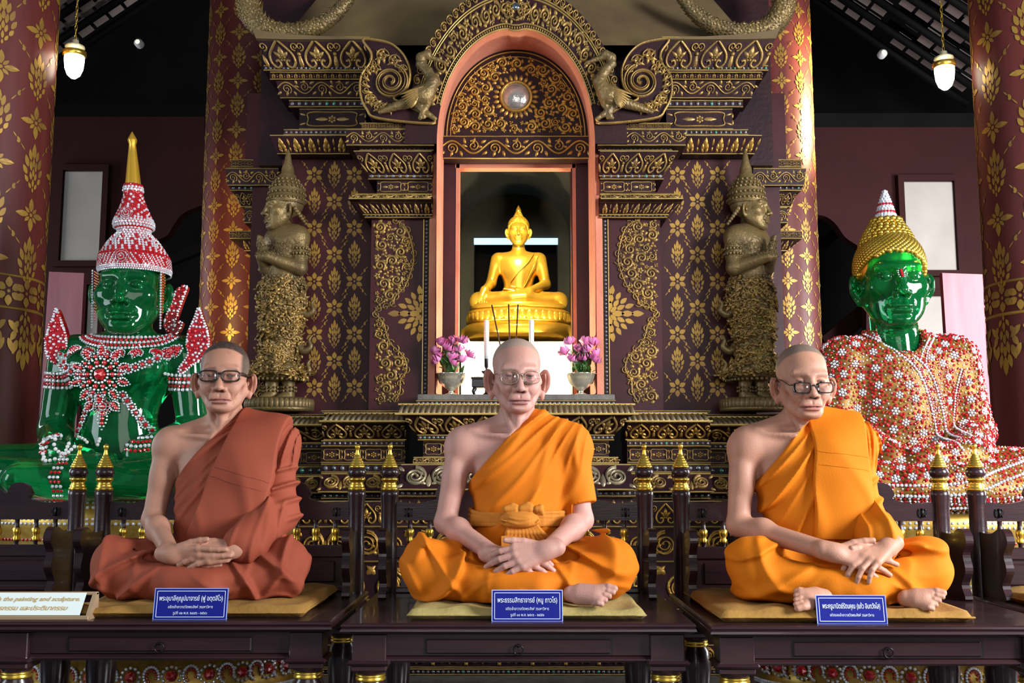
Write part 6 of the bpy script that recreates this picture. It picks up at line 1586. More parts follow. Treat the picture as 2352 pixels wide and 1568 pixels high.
# ================================================================ benches, cushions, signs
BT = 0.58      # seat height
def make_bench():
    t = empty('meditation_bench', (0, 0, 0))
    W2, D0, D1 = 0.497, 0.0, 0.80       # half width, front, back (local y)
    m = MB()       # seat: moulded edge
    prof = [(0.0, -0.012), (-0.008, -0.006), (-0.008, -0.004), (-0.004, 0.0), (-0.004, -0.03), (0.012, -0.036), (0.016, -0.042), (0.03, -0.048)]
    outer = [(-0.006, 0.0), (0.0, -0.003), (0.003, -0.008), (-0.002, -0.013), (0.002, -0.016), (0.004, -0.022), (-0.004, -0.027), (-0.016, -0.031), (-0.03, -0.032)]
    rings = []
    for off, dz in outer:
        rings.append([(-W2 - off, D0 - off, BT + dz), (W2 + off, D0 - off, BT + dz), (W2 + off, D1 + off, BT + dz), (-W2 - off, D1 + off, BT + dz)])
    V = np.array(rings).reshape(-1, 3); q = [(0, 1, 2, 3)]
    for i in range(len(outer) - 1):
        for j in range(4): q.append((i*4 + j, (i+1)*4 + j, (i+1)*4 + (j+1) % 4, i*4 + (j+1) % 4))
    m.add(V, q=q, smooth=False); m.build('seat', M['wood'], t)
    m = MB(); m.box((-0.40, 0.045, BT - 0.0972), (0.40, 0.075, BT - 0.0331), bev=0.003); m.box((-W2 + .06, 0.07, BT - 0.0936), (-W2 + .09, D1 - .05, BT - 0.0331)); m.box((W2 - .09, 0.07, BT - 0.0936), (W2 - .06, D1 - .05, BT - 0.0331)); m.build('apron', M['wood'], t)
    m = MB(); m.box((-0.41, 0.036, BT - 0.1138), (0.41, 0.075, BT - 0.0972), bev=0.006); m.build('apron_moulding', M['wood'], t)
    m = MB(); m.box((-0.262, 0.040, BT - 0.0893), (0.262, 0.047, BT - 0.049), bev=0.003)
    dr = m.build('drawer', M['wood'], t)
    m = MB(); m.box((-0.268, 0.0445, BT - 0.0936), (0.268, 0.046, BT - 0.0446)); m.build('drawer_gap', M['black'], t)
    m = MB(); m.tube([(0.0135*cos(a), 0.034 - 0.002*sin(a), BT - 0.0778 + 0.0135*sin(a)) for a in np.arange(20)*2*PI/20], 0.0022, 6, closed=True)
    m.ball((0, 0.037, BT - 0.067), 0.005, 8, 6); m.build('ring_handle', M['iron'], dr)
    for sx in (-1, 1):
        for y in (0.075, D1 - 0.07):       # legs: block, collar, vase with gold rings
            x = sx*(W2 - 0.075); front = y < 0.3
            m = MB(); m.box((x - 0.048, y - 0.048, BT - 0.108), (x + 0.048, y + 0.048, BT - 0.0331), bev=0.003)
            m.box((x - 0.062, y - 0.062, BT - 0.1195), (x + 0.062, y + 0.062, BT - 0.1051), bev=0.007)
            m.box((x - 0.050, y - 0.050, BT - 0.1368), (x + 0.050, y + 0.050, BT - 0.1181), bev=0.004)
            m.lathe([(0.046, BT - 0.1368), (0.036, BT - 0.1512), (0.034, BT - 0.1642), (0.046, BT - 0.1828), (0.052, BT - 0.2428), (0.048, BT - 0.3128), (0.032, BT - 0.3728), (0.03, BT - 0.3928), (0.045, BT - 0.4128), (0.045, 0.0)], 20, (x, y, 0))
            lg = m.build('leg', M['wood'], t)
            m = MB(); m.lathe([(0.035, BT - 0.1476), (0.042, BT - 0.1498), (0.042, BT - 0.1541), (0.038, BT - 0.1562), (0.043, BT - 0.1591), (0.043, BT - 0.1656), (0.036, BT - 0.1685)], 20, (x, y, 0)); m.build('gold_ring', M['brass'], lg)
    # back posts with gilt finials
    for sx in (-1, 1):
        x, y = sx*0.455, D1 - 0.03
        m = MB(); m.lathe([(0.031, BT), (0.031, BT + .16), (0.029, BT + .17), (0.029, BT + .30), (0.032, BT + .34), (0.033, BT + .355), (0.026, BT + .358)], 20, (x, y, 0)); po = m.build('back_post', M['wood'], t)
        m = MB(); m.lathe([(0.026, BT+.356), (0.031, BT+.359), (0.031, BT+.365), (0.026, BT+.368), (0.028, BT+.374), (0.024, BT+.379), (0.023, BT+.386), (0.026, BT+.39), (0.030, BT+.394), (0.030, BT+.40), (0.024, BT+.402)], 20, (x, y, 0)); m.build('gold_collar', M['brass'], po)
        m = MB(); m.lathe([(0.022, BT+.40), (0.031, BT+.409), (0.034, BT+.420), (0.031, BT+.431), (0.024, BT+.438)], 20, (x, y, 0)); m.build('wood_ball', M['wood'], po)
        f = [(0.027, BT+.437)]
        for k in range(5):
            r = 0.029 - k*0.0042; zz = BT + .439 + k*0.0085; f += [(r, zz), (r, zz + .005), (r - .0035, zz + .0075)]
        f += [(0.008, BT+.487), (0.0055, BT+.500), (0.006, BT+.504), (0.0095, BT+.510), (0.009, BT+.517), (0.003, BT+.523), (0.0005, BT+.524)]
        m = MB(); m.lathe(f, 20, (x, y, 0)); m.build('gold_finial', M['brass'], po)
    # cresting rail, scalloped
    top = catmull([(-0.43, .318), (-0.36, .312), (-0.315, .318), (-0.285, .330), (-0.292, .345), (-0.275, .375), (-0.245, .385), (-0.215, .375), (-0.20, .345), (-0.175, .36), (-0.09, .40), (0, .415)], 5)
    top = [tuple(p) for p in top]; top += [(-x, z) for x, z in top[::-1][1:]]
    P = [(x, BT + z) for x, z in top] + [(0.43, BT + .252), (-0.43, BT + .252)]
    m = MB(); m.prism(P, D1 - 0.04, D1 - 0.015); m.build('back_rail', M['wood'], t)
    for sx in (-1, 1):
        m = MB(); 
        for dx in (-0.011, 0.011):
            for dz in (-.011, .011): m.ball((sx*0.385 + dx, D1 - .042, BT + .280 + dz), (.004, .003, .004), 6, 4)
        m.box((sx*.385 - .015, D1 - .044, BT + .272), (sx*.385 + .015, D1 - .04, BT + .288)); m.tube([(sx*.385, D1 - .045, BT + .264), (sx*.385, D1 - .045, BT + .296)], .004, 6)
        m.build('hinge', M['iron'], t)
    bp = [(0.008, .0), (0.008, .012), (0.012, .02), (0.0125, .028), (0.0085, .034), (0.0135, .044), (0.0135, .060), (0.009, .068), (0.0075, .085), (0.009, .10)]
    for k in range(12):
        x = -0.38 + k*0.76/11
        m = MB(); m.lathe([(a, BT + .160 + b*.95) for a, b in bp], 12, (x, D1 - .03, 0)); b = m.build('baluster', M['wood'], t)
        m = MB(); m.lathe([(a + .0012, BT + .160 + z*.95) for a, z in ((0.0115, .019), (0.0125, .028), (0.0085, .034), (0.0135, .044), (0.0135, .060), (0.010, .066))], 12, (x, D1 - .03, 0)); m.build('gold_band', M['brass'], b)
    m = MB(); m.box((-0.43, D1 - .045, BT + .120), (0.43, D1 - .012, BT + .163), bev=.004); m.box((-0.43, D1 - .045, BT), (0.43, D1 - .012, BT + .02), bev=.004); m.build('back_lower_rail', M['wood'], t)
    for sx in (-1, 1):
        m = MB(); m.box((sx*.22 - .19, D1 - .035, BT + .018), (sx*.22 + .19, D1 - .022, BT + .123)); m.box((sx*.22 - .165, D1 - .042, BT + .032), (sx*.22 + .165, D1 - .03, BT + .108), bev=.006); m.build('back_panel', M['wood'], t)
    # arm: scroll-edged board at each side
    for sx in (-1, 1):
        y0, y1 = 0.53, D1 - 0.03
        P = catmull([(y1, .0), (y0 + .04, .0), (y0 + .055, .05), (y0 + .02, .10), (y0 + .035, .15), (y0 + .005, .19), (y0 + .02, .225), (y0 + .06, .235), (y0 + .13, .215), (y1, .22)], 5)
        m = MB(); m.prism([(a, BT + b) for a, b in P], sx*(0.452) - .013, sx*(0.452) + .013, plane='yz'); m.build('armrest', M['wood'], t)
    return t
bench0 = make_bench()
spots = [(-1.012, 3.09, 0.004, 'dark wooden bench under the terracotta-robed monk, glass of the sign on its edge'),
         (0.018, 3.05, 0.0, 'dark wooden bench under the monk with the knotted waist sash'),
         (1.048, 3.00, -0.004, 'dark wooden bench under the monk with slim dark-rimmed glasses'),
         (-2.035, 3.13, 0.004, 'dark wooden bench at the west end, mostly cut off, behind the small text card'),
         (2.075, 2.97, -0.004, 'dark wooden bench at the east end, mostly cut off by the picture edge')]
spots[0] = (-1.012, 3.09, 0.004, 'dark wooden bench under the monk in the terracotta robe')
for i, (x, y, rz, lab) in enumerate(spots):
    o = bench0 if i == 0 else copy_tree(bench0)
    o.location = (x, y, 0); o.rotation_euler = (0, 0, rz); tag(o, lab, 'bench', 'row of dark wooden benches')

# ---- flat yellow cushions
M['cushion'] = mat('mustard_cloth', (0.36, 0.19, 0.035), 0.85, var=(0.30, 0.15, 0.03), vscale=12, bump=0.25, bscale=60)
M['cushion2'] = mat('pale_khaki_cloth', (0.42, 0.33, 0.11), 0.85, var=(0.35, 0.27, 0.09), vscale=12, bump=0.25, bscale=60)
def cushion(x0, x1, y0, y1, z, h, material, label, seed):
    r = np.random.default_rng(seed); nx, ny = 60, 36; t = empty('seat_cushion', ((x0+x1)/2, (y0+y1)/2, z)); tag(t, label, 'cushion', 'flat seat cushions')
    lx, ly = (x1-x0)/2, (y1-y0)/2
    gx = np.linspace(-1, 1, nx); gy = np.linspace(-1, 1, ny); X, Y = np.meshgrid(gx, gy, indexing='ij')
    e = np.minimum((1 - np.abs(X))*lx, (1 - np.abs(Y))*ly); prof = np.sqrt(np.clip(e/0.022, 0, 1)*(2 - np.clip(e/0.022, 0, 1)))
    wv = 1 + 0.02*np.sin(X*9 + r.random()*6)*np.sin(Y*3 + 1)
    top = h*0.45 + h*0.55*prof + 0.004*np.sin(X*7 + 3*Y + r.random()*6)*prof + 0.003*np.sin(X*17 - 5*Y)*prof
    bot = h*0.45*(1 - prof)
    ex = X*lx*(1 + 0.01*np.sin(Y*6 + seed)); ey = Y*ly*(1 + 0.02*np.sin(X*8 + seed))
    va = np.stack([ex, ey, top], -1).reshape(-1, 3); vb = np.stack([ex, ey, bot], -1).reshape(-1, 3)
    i, j = np.meshgrid(np.arange(nx-1), np.arange(ny-1), indexing='ij'); q = np.stack([i*ny+j, (i+1)*ny+j, (i+1)*ny+j+1, i*ny+j+1], -1).reshape(-1, 4)
    m = MB(); m.add(va, q=q); m.add(vb, q=q[:, ::-1]); m.build('cover', material, t)
    p = [(sx*lx*.995, sy*ly*.995) for sx, sy in ((-1,-1),(1,-1),(1,1),(-1,1))]; path = []
    for k in range(4):
        a, b = np.array(p[k]), np.array(p[(k+1) % 4]); path += [(*(a + (b-a)*s), h*0.45) for s in np.linspace(0, 1, 14)[:-1]]
    m = MB(); m.tube(path, 0.0025, 5, closed=True); m.build('piping', material, t)
cushion(-1.31, -0.605, 3.155, 3.78, BT, 0.034, M['cushion'], 'mustard cushion under the terracotta-robed monk', 1)
cushion(-0.30, 0.385, 3.11, 3.74, BT, 0.032, M['cushion2'], 'pale khaki cushion under the monk with the waist sash', 2)
cushion(0.585, 1.305, 3.055, 3.70, BT, 0.034, M['cushion'], 'mustard cushion under the monk with slim dark-rimmed glasses', 3)
cushion(1.63, 2.4, 3.09, 3.70, BT, 0.034, M['cushion'], 'mustard cushion on the bench at the east end', 4)

# ---- acrylic name signs and a text card
M['signblue'] = mat('blue_acrylic', (0.006, 0.012, 0.22), 0.5, spec=.2)
M['signwhite'] = mat('white_lettering', (0.72, 0.80, 1.0), 0.5)
M['acrylic'] = mat('acrylic_edge', (0.30, 0.40, 0.85), 0.1, coat=1)
M['cardwood'] = mat('pale_frame_wood', (0.40, 0.27, 0.16), 0.55, var=(0.30, 0.2, 0.12), vscale=6, stretch=(1, 8, 8))
M['paper'] = mat('white_paper', (0.80, 0.88, 0.84), 0.6)
M['goldink'] = mat('gold_ink', (0.55, 0.38, 0.14), 0.5)
def text_mesh(body, size, material, width=None, bold=0.0, shear=0.0):
    c = bpy.data.curves.new('lettering', 'FONT'); c.body = body; c.size = size; c.align_x = 'CENTER'; c.align_y = 'CENTER'; c.extrude = 0.0002; c.offset = bold; c.shear = shear; c.resolution_u = 2
    o = bpy.data.objects.new('lettering', c); COL.objects.link(o); bpy.context.view_layer.update()
    me = bpy.data.meshes.new_from_object(o.evaluated_get(bpy.context.evaluated_depsgraph_get()))
    bpy.data.objects.remove(o); bpy.data.curves.remove(c)
    n = len(me.vertices); co = np.zeros(n*3, np.float32); me.vertices.foreach_get('co', co); co = co.reshape(-1, 3)
    if width: co[:, 0] *= width / max(1e-6, np.ptp(co[:, 0]))
    co[:, 0] -= (co[:, 0].max() + co[:, 0].min())/2
    me.vertices.foreach_set('co', co.ravel()); me.materials.clear(); me.materials.append(material); return me
def sign(cx, y, w, h, tilt, rz, lines, label):
    t = empty('name_sign', (cx, y, BT + 0.001), rz); tag(t, label, 'sign', 'blue name signs'); t.rotation_euler = (-tilt, 0, rz)
    m = MB(); m.box((-w/2, -0.0015, 0), (w/2, 0.0015, h), m=0); b = m.build('panel', M['signblue'], t)
    m = MB(); e = 0.0022
    for lo, hi in (((-w/2 - e, 0), (-w/2, h)), ((w/2, 0), (w/2 + e, h)), ((-w/2 - e, h), (w/2 + e, h + e)), ((-w/2 - e, -e*.3), (w/2 + e, 0))): m.box((lo[0], -.002, lo[1]), (hi[0], .002, hi[1]))
    m.build('clear_edge', M['acrylic'], t)
    m = MB(); g = 0.0055; l = 0.0016
    for lo, hi in (((-w/2 + g, g), (-w/2 + g + l, h - g)), ((w/2 - g - l, g), (w/2 - g, h - g)), ((-w/2 + g, g), (w/2 - g, g + l)), ((-w/2 + g, h - g - l), (w/2 - g, h - g))): m.box((lo[0], -.0019, lo[1]), (hi[0], -.0014, hi[1]))
    m.build('border_line', M['signwhite'], t)
    m = MB(); m.box((-w/2, 0.002, 0), (w/2, 0.03, 0.002)); m.build('foot', M['acrylic'], t)
    for body, zc, sz, wd, bold in lines: link('lettering', text_mesh(body, sz, M['signwhite'], wd, bold), t, (0, -0.0022, zc), (PI/2, 0, 0))
SY = 3.065
def sgn(u0, u1, v0, v1, Y): 
    a, b = PX(u0, v1, Y), PX(u1, v0, Y); return (a[0] + b[0])/2, b[0] - a[0], b[2] - BT
cx, w, h = sgn(353, 521, 1353, 1403, 3.13)
sign(cx, 3.13, w, h, 0.16, 0.0, [('พระอุบาลีคุณูปมาจารย์ (ฟู อตฺตสิโว)', h*.68, .0195, w*.88, .00018), ('อดีตเจ้าอาวาสวัดพระสิงห์ วรมหาวิหาร', h*.40, .011, w*.62, 0), ('รูปที่ ๑๒ พ.ศ. ๒๔๗๖ - ๒๕๑๖', h*.20, .011, w*.47, 0)], 'blue acrylic name sign with white lettering before the terracotta-robed monk')
cx, w, h = sgn(1131, 1291, 1357, 1408, 3.09)
sign(cx, 3.09, w, h, 0.14, 0.0, [('พระธรรมสิทธาจารย์ (หนู ถาวโร)', h*.68, .0195, w*.86, .00018), ('อดีตเจ้าอาวาสวัดพระสิงห์ วรมหาวิหาร', h*.40, .011, w*.62, 0), ('รูปที่ ๑๓ พ.ศ. ๒๕๑๖ - ๒๕๕๒', h*.20, .011, w*.48, 0)], 'blue acrylic name sign with white lettering before the monk with the waist sash')
cx, w, h = sgn(1879, 2034, 1369, 1416, 3.04)
sign(cx, 3.04, w, h, 0.18, -0.03, [('พระครูมานิตย์รัตนคุณ (แก้ว อินทวังโส)', h*.62, .0195, w*.84, .00018), ('อดีตรองเจ้าอาวาสวัดพระสิงห์ วรมหาวิหาร', h*.30, .011, w*.64, 0)], 'blue acrylic name sign with white lettering before the monk with slim dark-rimmed glasses')
# text card on a wooden stand, cut by the picture edge
a = PX(204, 1404, 3.12); t = empty('text_card_stand', (a[0], 3.12, BT)); tag(t, 'framed notice card in English and Thai on a pale wooden stand', 'notice card')
L, hh, dd = 0.52, 0.070, 0.055
m = MB(); m.prism([(0, 0), (dd, hh), (dd + .016, hh), (.075, 0)], -0.012, 0.0, plane='yz'); m.prism([(0, 0), (dd, hh), (dd + .016, hh), (.075, 0)], -L, -L + .012, plane='yz'); m.build('stand_side', M['cardwood'], t)
bar = lambda y, z, s: ((-L, y - s, z), (0, y + s, z + .01))
m = MB(); m.box((-L, -.004, 0), (0, .008, .012), bev=.002); m.box((-L, dd - .003, hh - .006), (0, dd + .016, hh + .003), bev=.002); m.build('frame_bar', M['cardwood'], t)
nrm = np.array([0, -hh, dd]) / math.hypot(hh, dd); up = np.array([0, dd, hh]) / math.hypot(hh, dd)
o0 = np.array([0, 0.0, 0.006])
V = [o0 + np.array([x, 0, 0]) + up*s + nrm*e for x in (-L + .01, -0.028) for s in (0.008, 0.082) for e in (0, 0.002)]
m = MB(); m.add(V, q=[(0, 1, 3, 2), (4, 6, 7, 5), (1, 5, 7, 3), (0, 2, 6, 4), (0, 4, 5, 1), (2, 3, 7, 6)], smooth=False); m.build('paper_sheet', M['paper'], t)
rot = (math.atan2(hh, dd), 0, 0)
for body, s, sz, wd, sh in (('Please do not touch the painting and sculpture.', .060, .020, .400, .25), ('กรุณาอย่าแตะต้องจิตรกรรม และประติมากรรม', .030, .020, .37, .2)):
    me = text_mesh(body, sz, M['goldink'], wd, .0003, sh); p = o0 + up*s + nrm*.0026
    link('lettering', me, t, (-0.040 - wd/2 - (.028 if s < .05 else 0), p[1], p[2]), rot)

# ================================================================ the three seated monks
M['skin'] = mat('skin', (.5, .3, .25), .46, attr=True, sss=.08, sssr=(1, .35, .18), sscale=.005, spec=.35, bump=.16, bscale=330)
def cloth_mat(name, c, c2): return mat(name, c, .78, var=c2, vscale=5, vamt=.8, bump=.10, bscale=260, spec=.25)
M['terracotta'] = cloth_mat('terracotta_cloth', (.30, .066, .034), (.25, .053, .027))
M['orange'] = cloth_mat('orange_cloth', (.66, .175, .004), (.56, .14, .004))
M['saffron'] = cloth_mat('saffron_cloth', (.68, .19, .004), (.58, .155, .003))
M['sash'] = cloth_mat('ochre_cloth', (.56, .20, .026), (.48, .165, .02))
def lens_mat():
    m = bpy.data.materials.new('spectacle_lens'); m.use_nodes = True; nt = m.node_tree; nt.nodes.clear()
    o = nt.nodes.new('ShaderNodeOutputMaterial'); mx = nt.nodes.new('ShaderNodeMixShader'); tr = nt.nodes.new('ShaderNodeBsdfTransparent'); gl = nt.nodes.new('ShaderNodeBsdfGlossy')
    tr.inputs[0].default_value = (.97, .97, .98, 1); gl.inputs['Roughness'].default_value = .03; fr = nt.nodes.new('ShaderNodeFresnel'); fr.inputs[0].default_value = 1.35
    nt.links.new(fr.outputs[0], mx.inputs[0]); nt.links.new(tr.outputs[0], mx.inputs[1]); nt.links.new(gl.outputs[0], mx.inputs[2]); nt.links.new(mx.outputs[0], o.inputs[0]); return m
M['lens'] = lens_mat()
M['sclera'] = mat('eye_white', (.50, .43, .39), .2); M['iris'] = mat('dark_iris', (.012, .006, .004), .25, spec=.25)
M['blackframe'] = mat('black_spectacle_frame', (.012, .010, .010), .25)
M['wire'] = mat('gold_wire_frame', (.55, .45, .28), .25, .9)

def unit(v): v = np.asarray(v, float); return v/np.linalg.norm(v)
def hand_ops(f, wrist, d, n, thumb, curl=(.25, .35, .25), spread=.0, thumb_dir=None, sc=1.0, curls=None, tl=1.0):
    """palm and five fingers: d along the hand, n out of its back, thumb +1/-1 side (n x d)"""
    d = unit(d); n = unit(np.asarray(n) - np.dot(n, d)*d); s = np.cross(d, n)*thumb; W = np.asarray(wrist, float); tips = []
    kn = []
    for i, (o, L) in enumerate(((.030, .088), (.010, .092), (-.010, .087), (-.028, .079))):
        a = W + s*o*.45*sc + d*.012*sc; b = W + s*o*sc + d*L*sc + n*(.004 - .003*abs(i - 1))*sc
        f.cone(a, b, .0145*sc, .0118*sc, .012); kn.append(b)
    f.cone(W - d*.03*sc, W + d*.01*sc, .024*sc, .022*sc, .02); f.cone(W + s*.012*sc + d*.02*sc - n*.006*sc, W + s*.026*sc + d*.045*sc - n*.008*sc, .017*sc, .014*sc, .012)
    lens = ((.040, .025, .021), (.045, .028, .022), (.041, .026, .021), (.033, .020, .018))
    for i in range(4):
        c = curls[i] if curls else curl; p = kn[i]; ang = 0; base = unit(d + s*spread*(1.5 - i)/1.5)
        r = (.0100, .0102, .0097, .0087)[i]*sc
        for j in range(3):
            ang += c[j]; dirv = base*cos(ang) - n*sin(ang); q = p + dirv*lens[i][j]*sc
            f.cone(p, q, r*(1 - .09*j), r*(.93 - .09*j), .0022 if j else .006); p = q
        tips.append((p, dirv, base*sin(ang) + n*cos(ang)))
    td = unit(thumb_dir if thumb_dir is not None else d*.75 + s*.65 - n*.2); p0 = W + s*.024*sc + d*.026*sc - n*.004*sc
    p1 = p0 + td*.036*sc; td2 = unit(td*.8 + d*.5); p2 = p1 + td2*.030*sc*tl; p3 = p2 + unit(td2 + d*.2)*.022*sc*tl
    f.chain([p0, p1, p2, p3], np.array([.014, .0108, .0098, .0080])*sc, .004); tips.append((p3, td2, n))
    return tips
def spectacles(D, R, t, kind, parent):
    g = empty('spectacles', (0, 0, 0), 0, parent)
    tr = lambda p: R @ np.asarray(p, float) + t
    hw, hh, cx, zc, yf, rad = dict(black=(.0275, .0170, .0345, -.002, -.1085, .0023), wire=(.027, .0200, .0345, -.005, -.1085, .0010), slim=(.0275, .0155, .0345, -.0195, -.1140, .0016))[kind]; zc += D
    mtl = {'black': M['blackframe'], 'wire': M['wire'], 'slim': M['blackframe']}[kind]; ex = {'black': 3.4, 'wire': 2.5, 'slim': 4.0}[kind]
    m = MB(); ml = MB()
    for s in (-1, 1):
        P = []
        for th in np.arange(36)*2*PI/36:
            c_, s_ = cos(th), sin(th); x = s*cx + hw*np.sign(c_)*abs(c_)**(2/ex); z = zc + hh*np.sign(s_)*abs(s_)**(2/ex)
            P.append(tr((x, yf + .22*max(0, abs(x) - .02)**1.3, z)))
        m.tube(P, rad, 6, closed=True); P = np.array(P); c = P.mean(0); k = len(P); nrm = R @ np.array([0, -1.0, 0])
        ml.add(np.vstack([P + nrm*.0006, c + nrm*.0006, P - nrm*.0006, c - nrm*.0006]), t=[(i, (i+1) % k, k) for i in range(k)] + [((i+1) % k + k + 1, i + k + 1, 2*k + 1) for i in range(k)], q=[(i, i + k + 1, (i+1) % k + k + 1, (i+1) % k) for i in range(k)])
        y1 = yf + .22*(cx + hw - .02)**1.3
        m.tube([tr(p) for p in catmull([(s*(cx + hw), y1, zc + hh*.55), (s*(cx + hw + .010), y1 + .012, zc + hh*.6), (s*.080, -.045, .006 + D), (s*.0845, -.006, .010 + D), (s*.085, .012, .002 + D)], 5)], rad*(1.3 if kind == 'black' else 1.0), 6, flat=1.0)
        m.tube([tr((s*(cx - hw)*1.0, yf + .002, zc - .002)), tr((s*.0075, yf + .007, zc - .010)), tr((s*.0085, yf + .008, zc - .016))], rad*.8, 5)
    m.tube([tr(p) for p in catmull([(-(cx - hw), yf, zc + hh*.35), (0, yf - .002, zc + hh*.55), (cx - hw, yf, zc + hh*.35)], 5)], rad, 6)
    fr = m.build('frame', mtl, g); ml.build('lens', M['lens'], g); return g

def monk(name, origin, yaw_body, cfg, label):
    T = empty(name, origin, yaw_body); tag(T, label, 'person', 'seated monk statues')
    f = Field(); ld = cfg.get('leg_dx', 0.0); lean = cfg.get('lean', 0.0)
    thin = cfg.get('thin', 1.0)
    # torso
    tor = Field()
    def torso(F, off=0.0):
        F.ell((ld*.6, .03, .10), (.165 + off, .115 + off, .11), .03); F.ell((ld*.3, .0, .22), (.138*thin + off, .098*thin + off, .13), .05)
        F.ell((0, .012, .37), (.158*thin + off, .100 + off, .155), .06); F.cone((-.165, .02, .468), (.165, .02, .468), .052 + off, None, .05)
        for s in (-1, 1): F.cone((s*.045, .03, .548), (s*.165, .022, .492), .036 + off, .045 + off, .05)
    torso(f)
    H = np.array(cfg['head']); Rh = rotm('z', cfg['yaw']) @ rotm('x', cfg['pitch']) @ rotm('y', cfg.get('tilt', 0))
    f.cone((0, .018, .48), (H[0]*.7, H[1] + .028, H[2] - .07), .057, .050, .035)
    nb = lambda p: Rh @ np.asarray(p) + H
    for s in (-1, 1):
        f.cone((s*.014, -.058, .497), nb((s*.056, .012, -.055)), .0095, .0125, .014); f.cone((s*.020, -.060, .498), (s*.155, -.018, .520), .0085, .010, .018)
    f.ell((0, -.072, .500), (.014, .012, .016), .014, 's'); f.cone(nb((0, -.040, -.105)), (0, -.048, .515), .014, .012, .02)
    for s in (-1, 1): f.ell((s*.085, -.030, .528), (.045, .016, .012), .016, 's')
    # the skin draws in beneath the cloth
    A = np.array(cfg.get('neckA', (.040, .575))); B = np.array(cfg.get('neckB', (-.165, .335))); n2 = np.array([-(A[1] - B[1]), A[0] - B[0]]); n2 /= np.linalg.norm(n2)
    f.disp(lambda X, Y, Z: .022*sstep(.0, -.016, (X - A[0])*n2[0] + (Z - A[1])*n2[1] + 0*Y))
    # arms
    arms = cfg['arms']
    for s, (sh, el, wr) in zip((-1, 1), arms):
        sh, el, wr = map(np.array, (sh, el, wr)); f.ell(sh, (.052, .055, .060), .03); f.cone(sh, el, .046*thin, .036*thin, .02); f.ell((sh*.6 + el*.4) + np.array([0, -.012, 0]), (.034, .036, .06), .02)
        cv = .78 if s > 0 and cfg['sleeve'] > 1 else 1.0
        f.cone(el, wr, .037*thin*cv, .026*(.95 if cv < 1 else 1), .016); f.ell(el*.72 + wr*.28, (.036*cv, .036*cv, .042*cv), .025)
    # hands
    tips = []
    for hcfg in cfg['hands']: tips += hand_ops(f, **hcfg)
    # feet
    fboxes = []
    for ft in cfg.get('feet', ()):
        heel, toe, upv = map(np.array, ft); d = unit(toe - heel); u = unit(upv - np.dot(upv, d)*d); sd = np.cross(d, u)
        f.cone(heel, toe - d*.055, .024, .019, .02); f.cone(heel + d*.03 - sd*.012, toe - d*.034 - sd*.018, .022, .0165, .018); f.cone(heel + d*.03 + sd*.012, toe - d*.036 + sd*.018, .020, .014, .018)
        for k in range(5):
            a_ = toe - d*.040 + sd*(-.027 + k*.0140) - d*.004*abs(k - 1); L = .042 - .0045*k
            f.chain([a_, a_ + d*L*.6 + u*.004, a_ + d*L - u*.002], [.0118, .0108, .0104] if k == 0 else [.0082, .0074, .0072], .0028)
        fboxes.append((np.minimum(heel, toe) - .05, np.maximum(heel, toe) + .05))
    f.frame(Rh, H); head_ops(f, cfg['face']); f.frame()
    hb = (H - np.array([.125, .145, .150]), H + np.array([.125, .125, .135])); Hc = np.mean([h['wrist'] for h in cfg['hands']], axis=0)
    hx = cfg.get('hbox', (.17, .13, .085)); gb = (Hc - np.array(hx), Hc + np.array(hx))
    blocks = [f.mesh((-.36, -.42, 0.0), (.36, .2, .66), .0046, skip=[hb, gb] + fboxes), f.mesh(*hb, .0017), f.mesh(*gb, .0019, skip=[])] + [f.mesh(*q, .0026, skip=[gb]) for q in fboxes]
    V, Q = merge_blocks(blocks); P = (V - H) @ Rh
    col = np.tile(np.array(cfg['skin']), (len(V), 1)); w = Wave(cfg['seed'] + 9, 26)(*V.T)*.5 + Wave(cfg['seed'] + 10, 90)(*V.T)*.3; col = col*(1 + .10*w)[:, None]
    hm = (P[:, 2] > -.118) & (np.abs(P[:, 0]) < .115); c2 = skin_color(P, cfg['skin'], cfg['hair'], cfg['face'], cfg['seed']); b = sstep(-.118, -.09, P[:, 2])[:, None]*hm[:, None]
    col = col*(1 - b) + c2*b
    for tp, dv, nv in tips:       # nails
        c = tp + nv*.006; m_ = np.exp(-((V - c)**2).sum(1)/.0050**2)*.55; col = col*(1 - m_[:, None]) + np.minimum(np.array(cfg['skin'])*1.45, 1)*m_[:, None]
    link('body', fast_mesh('body', V, None, Q, [M['skin']], True, col=col), T)
    for sx in (-1, 1):          # eyeballs behind the lids
        m = MB(); th = np.linspace(.001, PI - .001, 15); r_ = .0122
        for lo, hi, mi in ((0, 5, 1), (4, 15, 0)):
            m.lathe([(r_*sin(t), r_*cos(t)) for t in th[lo:hi]], 18, m=mi, axis='y')
        Ve = np.concatenate(m.V); m.V = [(Ve + np.array([sx*.0320, -.0768, cfg['face'].get('dz', 0) - .0005])) @ Rh.T + H]; m.build('eye', [M['sclera'], M['iris']], T)
    spectacles(cfg['face'].get('dz', 0), Rh, H, cfg['specs'], T)
    # ---- lower robe over the crossed legs
    g = Field(); kz = cfg.get('kz', .105); kx = cfg.get('kx', .300)
    for s in (-1, 1):
        hip, kn = np.array([ld + s*.09, .02, .10]), np.array([ld + s*kx, -.13, kz + cfg.get('kdz', {}).get(s, 0)])
        g.cone(hip, kn, .099, .073, .03); g.ell(kn + np.array([s*.005, -.006, -.002]), (.072, .085, .084), .04)
        an = np.array([ld - s*.05, -.275 + (.02 if s > 0 else 0), .050]); g.cone(kn + np.array([-s*.01, -.04, -.03]), an, .070, .050, .03)
        g.cone(kn*.9 + np.array([0, 0, -.06]), np.array([ld + s*.05, -.22, .03]), .05, .04, .05)
    rf = np.random.default_rng(cfg['seed'])
